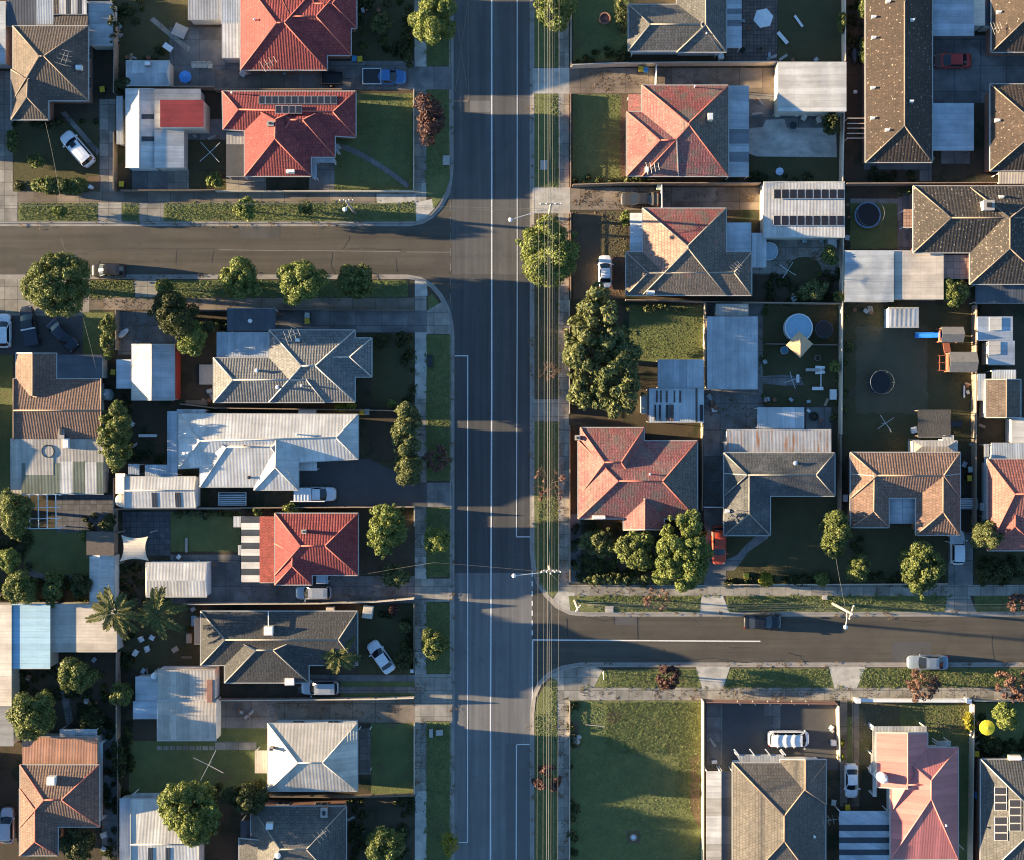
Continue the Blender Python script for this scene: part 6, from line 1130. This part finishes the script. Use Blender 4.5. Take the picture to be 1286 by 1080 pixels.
# brazier, garden beds, planters
def ring(label, u, v, r, hgt, mt, nm, cat, fill=None):
    p = P(u, v, hgt); t = thing(nm, label, cat, (p.x, p.y, GZ)); ORIG[t.name] = Vector((0,0,0)); R_ = r*S; m = MB(); n = 16
    for k in range(n):
        a, b = 6.2832*(k+.06)/n, 6.2832*(k+.94)/n; f = lambda rr, q, zz: (rr*math.cos(q), rr*math.sin(q), zz)
        m.solid([f(R_*.78,a,0),f(R_,a,0),f(R_,b,0),f(R_*.78,b,0)], [f(R_*.78,a,hgt),f(R_,a,hgt),f(R_,b,hgt),f(R_*.78,b,hgt)])
    m.build('surround', mt, t); m = MB(); m.lathe(0, 0, [(R_*.78,0),(R_*.7,hgt*.6),(R_*.2,hgt*.75)], n); m.build('filling', fill or G_SOIL, t)
ring('round brick edged flower bed on the lawn at the top', 759.5, 23.5, 7.5, .35, M_BRICKW, 'flower_bed', 'flower bed', surf('bed_fill', (.16,.07,.06), (.08,.05,.04), 6, 1., .8)); ring('dark round fire pit on the concrete by the L shaped house', 1022.5, 523.5, 5.5, .4, M_DARK, 'fire_pit', 'fire pit'); ring('small dark round pot on the brick patio under the umbrella', 955.5, 62, 3., .5, M_TIMBER, 'plant_pot', 'plant pot'); ring('second dark round pot on the brick patio near the fence', 933, 62.5, 3., .4, M_DARK, 'plant_pot', 'plant pot'); ring('grey stone ring with white stump at the bottom of the vacant lot', 795.5, 1051, 4, .2, M_CONC, 'stump_ring', 'tree stump', M_WHITE); ring('round dark tub by the pool yard inner fence', 1027, 450, 4, .4, M_TIMBER, 'plant_pot', 'plant pot')
# play equipment
ps = thing('playset', 'timber cubby playset with blue slide at the right of the large lawn', 'playset', P(1190,430,GZ)); MSH = surf('cubby_roof', (.20,.185,.165), (.15,.14,.125), 2, .9); MRT = flat('timber_red', (.34,.11,.06), .8)
for nm, (u0,v0,u1,v1), zz in (('upper', (1182,411,1210,430.5), 2.6), ('lower', (1192,442.5,1227,468), 2.5)):
    vm = (u0+u1)/2 if nm == 'lower' else None
    m = MB(); c = [P(u0,v0,zz), P(u1,v0,zz), P(u1,v1,zz), P(u0,v1,zz)]; r0, r1 = (c[0]+c[3])/2+Vector((0,0,.6)), (c[1]+c[2])/2+Vector((0,0,.6)); dz = Vector((0,0,.05))
    m.solid([c[0]-dz,c[1]-dz,r1-dz,r0-dz],[c[0],c[1],r1,r0]); m.solid([c[3]-dz,c[2]-dz,r1-dz,r0-dz],[c[3],c[2],r1,r0]); rf = m.build('cubby_roof', MSH, ps)
    q = inset(c, .15); m = MB(); m.prism(q, 1.1, 1.2); m.build('floor', M_TIMBERL, ps)
    for x, y in q: m = MB(); m.box(x-.06,y-.06,.06,x+.06,y+.06,zz+.05); m.build('post', MRT, ps)
    m = MB()
    for a, b in zip(q, q[1:]+q[:1]): m.bar((a[0],a[1],1.55),(b[0],b[1],1.55),.05,.6)
    m.build('side_panel', MRT, ps)
a, b = P(1185,421,1.3), P(1149,422,.35); m = MB(); m.bar(a, b, .6, .05); m.bar(a+Vector((0,.3,.12)), b+Vector((0,.3,.12)), .06, .2); m.bar(a-Vector((0,.3,-.12)), b-Vector((0,.3,-.12)), .06, .2); m.build('slide', flat('slide_blue', (.02,.16,.55), .35), ps)
m = MB(); m.bar(P(1188,431,1.2), P(1190,443,1.2), .8, .1); m.build('bridge', MRT, ps); m = MB(); [m.bar(P(1178,v,.9), P(1192,v,.9), .07, .07) for v in (447,456,466)]; [m.bar(P(u,447,.9), P(u,466,.9), .07, .07) for u in (1180,1188)]; m.build('climbing_frame', MRT, ps)
sw = thing('swing_set', 'white seesaw swing set standing in the pool yard', 'swing set', P(1030,478,GZ)); 
for (a, b, w, nm) in ((P(1012,465,.8),P(1035,465,.9),.35,'beam'),(P(1031,463,1.2),P(1031,489,1.2),.09,'rail'),(P(1020,488.5,.5),P(1034,488.5,.5),.4,'seat'),(P(1024,461.5,.9),P(1036,462,.9),.3,'seat'),(P(1024,469,.9),P(1036,468,.9),.3,'seat'),(P(1002,471,.4),P(1002,481,.4),.35,'seat')): m = MB(); m.bar(a, b, w, .08); m.build(nm, M_WHITE if nm != 'beam' else M_CONC, sw)
for u, v in ((1031,463),(1031,488.5),(1013,465),(1002,476)): m = MB(); p = P(u,v,.5); m.box(p.x-.04,p.y-.04,.06,p.x+.04,p.y+.04,.85 if v < 470 else .48); m.build('leg', M_ALU, sw)
# shade sail
ss = thing('shade_sail', 'cream four cornered shade sail over the slate paving', 'shade sail', P(169,689,GZ)); cn = [(152,671,2.6),(186,673,3.1),(187,704,2.5),(150,705,3.0)]; m = MB(); n = 8; g_ = [[None]*(n+1) for _ in range(n+1)]
for i in range(n+1):
    for j in range(n+1):
        s, t = i/n, j/n; w = [(1-s)*(1-t), s*(1-t), s*t, (1-s)*t]; u = sum(a*c[0] for a, c in zip(w, cn)); v = sum(a*c[1] for a, c in zip(w, cn)); z = sum(a*c[2] for a, c in zip(w, cn))
        u += (169-u)*.24*4*t*(1-t)*(2*abs(s-.5))**2; v += (688-v)*.2*4*s*(1-s)*(2*abs(t-.5))**2; g_[i][j] = P(u, v, z)
for i in range(n):
    for j in range(n): m.face([g_[i][j], g_[i+1][j], g_[i+1][j+1], g_[i][j+1]])
m.build('canvas', flat('canvas_cream', (.55,.47,.37), .85), ss, smooth=True)
for u, v, z in ((149,668,2.7),(189,668,3.2),(190,707,2.6),(147,708,3.1)): m = MB(); p = P(u,v,z); m.tube([(p.x,p.y,.06),(p.x,p.y,z)], .05, 8); m.build('post', M_ALU, ss)
# small yard objects
for a in (('white garden box beside the pool yard boundary fence','storage_box','box',1046.5,496,.7,1.2,.6,M_WHITE,0),('white chest freezer shaped box on the lawn under the grey shed','storage_box','box',1045,305,1.0,1.3,.8,M_ALU,0),('pale crate on the drive above the charcoal house lawn','crate','crate',462,768,1.2,1.5,.9,M_CREAM,-8),('small white box at the corner of the striped pergola','storage_box','box',905.5,71,.6,.7,.9,M_WHITE,10),
    ('white air conditioner unit on the wall side of the white metal house','air_conditioner','air conditioner',386,517.5,2.1,.5,.8,M_WHITE,0),('cream wall heater box above the charcoal house','air_conditioner','air conditioner',415,763.5,1.0,.4,.8,M_CREAM,0),('blue storage bench on the palm lawn patio','bench_box','bench',244,779,.6,1.2,.5,flat('box_blue',(.15,.28,.38),.6),0),('tan bench box on the palm lawn patio','bench_box','bench',237.5,801,.6,1.1,.5,M_TIMBERL,0),
    ('brown planter box behind the grey ribbed house','planter_box','planter',259,471,1.6,2.4,.35,M_CONC,0),('long planter box behind the fence of the white house','planter_box','planter',247,506.5,2.6,.6,.5,M_TIMBER,0),('pale letter box block on the left footpath by the grey house','service_box','box',540,454,.6,1.4,.25,M_DARK,0),('concrete pit cover on the upper left verge','pit_cover','pit cover',560.5,202,.8,1.1,.05,M_CONC,0),('concrete pit cover on the upper right verge','pit_cover','pit cover',683,208,.8,1.1,.05,M_CONC,0),('concrete pit cover on the right street verge','pit_cover','pit cover',1035.5,749.5,.6,.5,.05,M_CONC,0),('pale stone slab on the lower right corner verge','pit_cover','pit cover',765.5,764.5,1.,.7,.05,M_CONC,0),
    ('white gas bottle box by the grey forecourt wall','storage_box','box',1047,932.5,.6,.6,.7,M_WHITE,0),('dark barbecue on the deck behind the shelter','barbecue','barbecue',1200,533,1.4,.7,.9,M_DARK,0),('white tub near the dark shelter','storage_box','box',1148,540,.6,.6,.6,M_WHITE,15),('white letter box on the left footpath fence by the charcoal house','letter_box','letter box',517.5,842,.35,.35,1.,M_WHITE,0),('white letter box by the corner hedge','letter_box','letter box',113,235,.35,.35,1.,M_WHITE,0),('grey meter box on the verge by the beige house','service_box','box',541.5,920,.4,1.,.2,M_CONC,0),('upturned white tub on the verge by the beige house','storage_box','box',552,919.5,.8,.6,.4,M_CONC,5),
    ('small blue crate beside the tall grey fence','crate','crate',1227,998,.5,.8,.6,flat('crate_blue',(.06,.25,.5),.5),0),('pale crate beside the tall grey fence','crate','crate',1228.5,982,.4,.5,.6,M_WHITE,0),('white cube by the dark garden of the right corner tree','storage_box','box',1061.5,625,.5,.8,.7,M_WHITE,0),('pale box beside the salmon house awning','storage_box','box',1233,636,.5,.9,.8,M_ALU,0),('blue barrel box on the rear garden strip','storage_box','box',130.5,1048,.7,.6,.4,M_ALU,20)):
    crate(a[0],a[1],a[2],a[3],a[4],a[5],a[6],a[7],a[8],a[9])
for a in (('white long bench slab in the white house courtyard',174,546.5,197,546.5,.35,M_WHITE,.4),('pale plank leaning on the lawn beside the slate paving',234,675,234,693,.3,M_CONC,.3),('white surfboard shape lying in the top right garden',977,41,989,55,.45,M_WHITE,.3),('white planks lying in the top right garden',998,20,1008,34,.3,M_WHITE,.3),('white plank beside the long fence on the large lawn',1211,485,1211,500,.2,M_WHITE,.25),('grey plank bench behind the palm lawn',228,825,241,825,.25,M_TIMBER,.4),('low white kerb rail on the vacant lot',735,909.5,760,912,.08,M_CONC,.2)): plank(a[0],a[1],a[2],a[3],a[4],a[5],a[6],a[7])
bk = thing('boat_cover', 'dark covered motorbike beside the long units', 'motorbike', P(1073,70,GZ)); m = MB(); p = P(1073,70,.5); m.tube([(p.x,p.y-1.,.45),(p.x,p.y-.4,.6),(p.x,p.y+.3,.7),(p.x,p.y+.9,.5)], [.2,.4,.45,.2], 10); m.build('cover', flat('cover_dark', (.03,.04,.06), .4), bk, smooth=True)
for s_ in (-1,1): m = MB(); m.tube([(p.x-.08,p.y+s_*.75,.3),(p.x+.08,p.y+s_*.75,.3)], .3, 14); m.build('wheel', M_TYRE, bk)
bk.name = 'motorbike'
ro = random.Random(11)
for i, (u, v) in enumerate(((724,931),(727,925),(722,928))):
    m = MB(); p = P(u, v, .2); m.lathe(p.x, p.y, [(.3,.1),(.38-.08*i,.25),(.2,.42)], 7, sx=1.2); tag(m.build('rock', M_CONC), ('largest pale rock', 'small pale rock above the largest', 'small pale rock left of the largest')[i]+' in the vacant lot corner', 'rock', 'rocks in the vacant lot')
sg = thing('street_sign', 'small pale street sign post on the lower right corner verge', 'sign', P(757,845,GZ)); m = MB(); p = P(757,845,1.); m.tube([(p.x,p.y,.05),(p.x,p.y,2.5)], .035, 6); m.build('post', M_ALU, sg); m = MB(); m.box(p.x-.03,p.y-.5,2.2,p.x+.03,p.y+.5,2.45); m.build('sign_plate', M_WHITE, sg)
# rafters over the path beside the long units
rf = thing('pergola', 'row of thin pale rafters beside the long units', 'pergola', P(1075,165,GZ))
for k, v in enumerate((149,155.5,161.5,168,174)): m = MB(); m.bar(P(1064,v,2.3), P(1086,v,2.3), .07, .1); m.build('rafter', M_CREAM, rf)
for v in (149,174): m = MB(); p = P(1064.5,v,2.2); m.box(p.x-.05,p.y-.05,.06,p.x+.05,p.y+.05,2.26); m.build('post', M_CREAM, rf)
# ================================================================== trees and shrubs
T = tree
T('broad bright green street tree at the top of the left verge', 545,26,28,31,6.5,F_BRIGHT); T('red purple leaved street tree beside the red solar house', 540,150,20,29,5.,F_PURPLE,leaf=.17,dens=.5); T('clipped rectangular hedge along the corner front lawn', 76,234.5,36,9.5,1.9,F_MID,'hedge','hedge',low=.05,boxy=True,leaf=.13,dens=1.,br=.6,nb=90,rough=.08); T('small round clipped shrub on the corner front lawn', 46,203,9.5,9.5,1.9,F_MID,'shrub','shrub',low=.1,leaf=.15,dens=.8); T('narrow shrub by the left drive of the corner lawn', 16,178,6,15,2.2,F_MID,'shrub','shrub',low=.1,leaf=.15)
T('dark shrub between the zinc shed and long garage', 157,108,16,9,2.6,F_DARK,'shrub','shrub',low=.1); T('yellow green bush at the end of the clothesline lawn', 270,227,12,9,2.,F_BRIGHT,'shrub','shrub',low=.1,leaf=.16); T('small light green verge shrub on the upper side street', 76,266,10,8,2.2,F_BRIGHT,'shrub','shrub',low=.2,leaf=.16); T('rounded verge tree on the upper side street grass', 308,262,15,14.5,4.2,F_BRIGHT); T('small verge shrub left of the lamp pole', 385,263,8.5,8,2.6,F_MID,'shrub','shrub',leaf=.16)
T('very large round dense tree overhanging the side street kerb', 75,359,44,42,8.5,F_MID,br=.8,nb=110,rough=.1,dens=.7); T('rounded green tree on the lower verge of the side street, left of two', 303,352,26,27,6.,F_BRIGHT); T('broad green tree on the lower verge of the side street, right of two', 378,355,30,28,6.5,F_BRIGHT); T('dark low tree on the side street verge toward the corner', 448,354,25,23,4.5,F_MID)
T('dark wide tree behind the courtyard of the cream shed', 220,396,30,28,7.5,F_DARK); T('small bush by the footpath at the dark wide tree', 207,361,13,10,2.5,F_MID,'shrub','shrub',low=.1); T('bright yellow green tree beside the cream shed courtyard', 241,426,21,22,4.5,F_BRIGHT); T('tall narrow shrub row beside the courtyard fence', 136,421,11,31,3.,F_MID,'shrub','shrub',low=.1,nb=26); T('dark flowering shrub by the carport dome', 261,412,13,9,2.2,F_OLIVE,'shrub','shrub',low=.1)
T('tall column hedge tree between patchwork roof and white house', 146,545,19,50,6.,F_MID,nb=60); T('long bushy hedge tree at the front of the white house', 511,541,21,36,4.5,F_OLIVE,nb=40); T('lower bushy hedge tree at the front of the white house', 514,589,18,23,4.,F_OLIVE)
T('tall olive green tree at the front of the small red house', 485,664,25,32,6.,F_BRIGHT,br=.6); T('small round bright street tree near the pale trunk', 547,677,18,20,5.,F_BRIGHT,low=.4); T('grey green bush on the drive of the small red house', 497,722,17,15,2.6,F_OLIVE,'shrub','shrub',low=.1,leaf=.16); T('round two tone verge tree near the charcoal house', 545,808,17,20,4.5,F_MID)
T('leafy tree over the white pergola at the left edge', 20,643,22,30,5.,F_MID); T('fine yellow green conifer at the left edge', 12,703,16,15,5.,F_YELLOW if False else F_BRIGHT,leaf=.12,br=.5,nb=40,rough=.1); T('dark leafy tree at the left above the blue shed', 26,738,23,20,5.,F_MID,rough=.5); T('dark upright shrub above the beige iron shed, middle', 68,738,13,21,4.,F_MID,rough=.5); T('dark round shrub above the beige iron shed, right', 103,735,17,15,3.5,F_DARK); T('small climber on the slatted pergola', 107,672,5,8,2.4,F_BRIGHT,'shrub','shrub',low=.1,leaf=.14); T('small dark shrub right of the blue paving', 138,655,8,13,3.,F_DARK,'shrub','shrub')
T('green tree below the beige iron shed', 97,846,26,22,5.,F_MID,rough=.5); T('small green tree on the fence line by the workshop', 153,872,15,14,4.,F_MID); T('large green tree above the rusty orange house', 43,897,31,32,6.,F_MID,rough=.4); T('dark undergrowth bush in the lower left garden', 115,905,16,22,2.,F_DARK,'shrub','shrub',low=.05); T('dark creeper bush along the lower left path', 150,955,8,30,2.,F_DARK,'shrub','shrub',low=.05)
T('large round yellow green tree over the cream barn roof', 241,1018,38,41,9.,F_BRIGHT,br=.7); T('dark shrub mass below the clothesline lawn', 312,1000,26,20,7.5,F_DARK); T('shrub tree in the shaded front garden at the bottom', 483,1058,22,24,7.5,F_MID,low=.2); T('yellow bare branched shrub on the bottom left verge', 565,1058,11,17,3.,F_YELLOW,leaf=.13,dens=.3,rough=.5); T('dark garden shrub at the charcoal house corner', 508,826,14,15,2.6,F_DARK,'shrub','shrub',low=.1)
T('dark tree over the bottom of the rusty orange house', 98,1058,26,20,4.,F_DARK); T('bright yellow shrub at the corner of the grey ribbed house', 433,511,15,6,1.9,F_YELLOW,'shrub','shrub',low=.1,leaf=.14); T('small yellow shrub by the red house back fence, left', 323,641,6.5,5.5,1.9,F_BRIGHT,'shrub','shrub',low=.1,leaf=.14); T('small yellow shrub by the red house back fence, right', 366,638,12,6.5,2.,F_BRIGHT,'shrub','shrub',low=.1,leaf=.14); T('small shrub at the white house lawn edge', 492,507,6,5.5,1.6,F_BRIGHT,'shrub','shrub',low=.1,leaf=.14); T('grey green spiky bush on the charcoal house lawn', 507,787,9,8,1.4,F_OLIVE,'shrub','shrub',low=.05,leaf=.13); T('small red leaved bush on the charcoal house lawn', 495,766,6,6,1.5,F_PURPLE,'shrub','shrub',low=.1,leaf=.13)
T('white flowering bush in the red house front garden', 479,30,14,14,1.8,F_OLIVE,'shrub','shrub',low=.05,leaf=.15); T('dark hedge between the red house garden and verge', 511,50,8,40,2.2,F_DARK,'hedge','hedge',low=.05,nb=30); T('dark shrubs under the brown corner house', 60,156,30,6,1.2,F_DARK,'shrub','shrub',low=.05,nb=18); T('dark foliage beside the grey narrow shed', 143,30,5,35,3.2,F_DARK,'hedge','hedge',low=.1,nb=22)
T('dark shrub in the grey ribbed house front yard', 478,430,10,10,2.,F_DARK,'shrub','shrub',low=.1); T('second dark shrub in the grey ribbed house front yard', 506,426,10,10,2.,F_DARK,'shrub','shrub',low=.1); T('row of small shrubs below the white gabled shed', 250,645,36,5,1.4,F_OLIVE,'shrub','shrub',low=.05,nb=12,dens=.4,rough=.6)
# right side
T('green street tree at the top of the right verge', 697,14,26,25,6.,F_BRIGHT); T('tall leafy street tree under the wires at the junction', 688,318,34,46,6.0,F_BRIGHT,nb=70); T('huge olive green tree at the front of the shaded lawn', 755,450,49,82,7.,F_OLIVE,nb=150,br=.8,leaf=.19,rough=.7,low=.1); T('small light shrub beside the blue awning', 786,275,7,10,2.,F_BRIGHT,'shrub','shrub',low=.1,leaf=.14); T('hedge row under the fence of the lichen tiled house', 828,388,50,5,1.2,F_OLIVE,'shrub','shrub',low=.05,nb=22,rough=.6,leaf=.14)
T('large bushy tree in front of the mossy pale red house', 857,695,39,48,7.5,F_BRIGHT,br=.75,nb=85); T('green tree beside the large bushy tree', 799,690,25,27,5.5,F_MID); T('dull purple green shrub below the mossy pale red house', 752,682,24,20,2.6,F_OLIVE,'shrub','shrub',low=.05); T('clipped low hedge along the right street path', 775,727,48,7,1.5,F_OLIVE,'hedge','hedge',low=.05,nb=34,leaf=.15)
T('tall tree on the dark lawn of the L shaped house', 1048,668,18,32,6.,F_MID); T('smaller tree below it on the dark lawn', 1077,712,14,20,5.,F_MID); T('broad tree in front of the orange brown house', 1157,709,32,31,6.,F_MID,br=.65); T('yellowing tree beside the salmon house', 1239,671,19,21,5.,F_OLIVE); T('dark shrub under the yellowing tree', 1248,715,22,16,2.6,F_DARK,'shrub','shrub',low=.1)
T('dark green shrub beside the pink deck', 1198,366,20,16,3.5,F_MID); T('half lit yellow round bush on the dark lawn', 962,727,10,10,1.9,F_YELLOW,'shrub','shrub',low=.05,leaf=.13,rough=.05); T('yellow green round bush by the low hedge', 1031,727,10,9,1.6,F_BRIGHT,'shrub','shrub',low=.05,leaf=.13,rough=.05); T('dark low shrub between the two round bushes', 1003,727,14,7,1.,F_DARK,'shrub','shrub',low=.05,leaf=.14)
T('spiky pale shrub in the shaded yard under the spa', 1021,365,18,14,2.6,F_OLIVE,leaf=.16,rough=.5); T('green shrub by the grey shed fence', 1041,322,10,12,3.,F_MID,'shrub','shrub'); T('small green shrub at the fence corner', 1053,374,8,8,2.4,F_MID,'shrub','shrub'); T('dark round shrub on the concrete yard', 1043,157,11,17,3.,F_DARK,'shrub','shrub'); T('fence climber at the top by the units, lower', 1057,28,5,14,2.6,F_MID,'shrub','shrub',low=.1); T('light shrub strip beside the long units', 1084,66,5,16,2.4,F_MID,'shrub','shrub',low=.1); T('small shrub at the top of the long units', 1083,10,5,14,3.,F_MID,'shrub','shrub')
T('round feathery green tree behind the right front wall', 1262,897,17,18,4.5,F_BRIGHT,leaf=.14); T('yellow green shrub along the tall grey fence', 1216,905,6,14,2.2,F_YELLOW,'shrub','shrub',low=.1,leaf=.14); T('yellow shrub by the forecourt wall, upper', 1056,933,4,6,1.7,F_YELLOW,'shrub','shrub',low=.1,leaf=.12); T('yellow shrub by the forecourt wall, lower', 1056.5,949,4,6,1.7,F_YELLOW,'shrub','shrub',low=.1,leaf=.12); T('small yellow shrub on the white gable front', 1157,914,5,4,1.6,F_YELLOW,'shrub','shrub',low=.1,leaf=.12); T('dark round shrub in the bottom right garden', 1245,935,14,12,2.,F_DARK,'shrub','shrub',low=.05)
T('weedy shrub strip at the fence by the pale umbrella', 797,226,16,5,1.3,F_OLIVE,'shrub','shrub',low=.05,leaf=.13); T('small tree at the pool yard fence', 1048,461,7,8,2.4,F_BRIGHT,'shrub','shrub',leaf=.14); T('dark shrub on the top driveway lawn corner', 783,72,9,6,1.5,F_DARK,'shrub','shrub',low=.05); T('light hedge strip on the upper lawn beside the grey house', 780,20,7,20,1.2,F_OLIVE,'shrub','shrub',low=.05,leaf=.14)
palm('large spreading palm over the beige iron shed', 145,768,35,6.,11,1); palm('second palm right of the beige iron shed', 198,770,32,5.5,10,2); palm('small palm in front of the charcoal house', 425,823,29,4.,8,3)
bare_tree('bare reddish winter tree on the left verge by the hedge', 549,574,19,4.,21, leafy=.5); bare_tree('bare brownish winter tree on the right verge under the wires', 690,607,28,4.5,22, leafy=.08); bare_tree('small bare winter tree beside the huge olive tree', 689,468,17,3.5,23); bare_tree('bare brown winter tree on the right street verge at the crossing', 826,756,20,4.,24, leafy=.1)
bare_tree('dense red purple winter tree on the lower corner verge', 840,852,17,4.,25,F_PURPLE,1.); bare_tree('red purple winter tree on the verge of the vacant lot', 687,979,20,4.5,26,F_PURPLE,1.); bare_tree('red twigged winter tree below the silver blue sedan', 1160,861,25,4.,27,leafy=.6); bare_tree('red twigged winter tree at the right end of the lower verge', 1271,861,24,4.,28,leafy=.6); bare_tree('red twigged winter tree on the upper verge at the right edge', 1280,757,13,3.5,29,leafy=.6); bare_tree('tiny bare shrub tree at the left end of the charcoal garden', 1245,733 if False else 716,14,3.,30)
# ================================================================== light, sky, camera
EL, AZ = math.radians(8.0), math.radians(5.0)      # sun low on the left, a little towards the top
sd = Vector((-math.cos(EL)*math.cos(AZ), math.cos(EL)*math.sin(AZ), math.sin(EL)))
sun = bpy.data.lights.new('sun', 'SUN'); sun.energy = 5.0; sun.angle = math.radians(.5); sun.color = (1., .765, .46)
so = bpy.data.objects.new('sun', sun); COL.objects.link(so); so.rotation_euler = sd.to_track_quat('Z', 'Y').to_euler(); so.location = sd*100
w = bpy.data.worlds.new('World'); scene.world = w; w.use_nodes = True; nt = w.node_tree
sky = nt.nodes.new('ShaderNodeTexSky'); sky.sky_type = 'NISHITA'; sky.sun_disc = False; sky.sun_elevation = EL; sky.sun_rotation = math.atan2(sd.x, sd.y); sky.air_density = 1.; sky.dust_density = .3; sky.ozone_density = 3.6
bg = nt.nodes['Background']; nt.links.new(sky.outputs[0], bg.inputs[0]); bg.inputs[1].default_value = .077
cam = bpy.data.cameras.new('camera'); co = bpy.data.objects.new('camera', cam); COL.objects.link(co); co.location = (0,0,HC); co.rotation_euler = (0,0,0)
cam.sensor_fit = 'HORIZONTAL'; cam.angle = 2*math.atan(643*S/HC); cam.clip_start = 1; cam.clip_end = 4000; scene.camera = co
scene.view_settings.view_transform = 'Standard'; scene.view_settings.look = 'None'; scene.view_settings.gamma = 1.; scene.view_settings.use_curve_mapping = False
scene.cycles.pixel_filter_type = 'BLACKMAN_HARRIS'; scene.cycles.filter_width = 1.1
scene.view_settings.exposure = 2.55
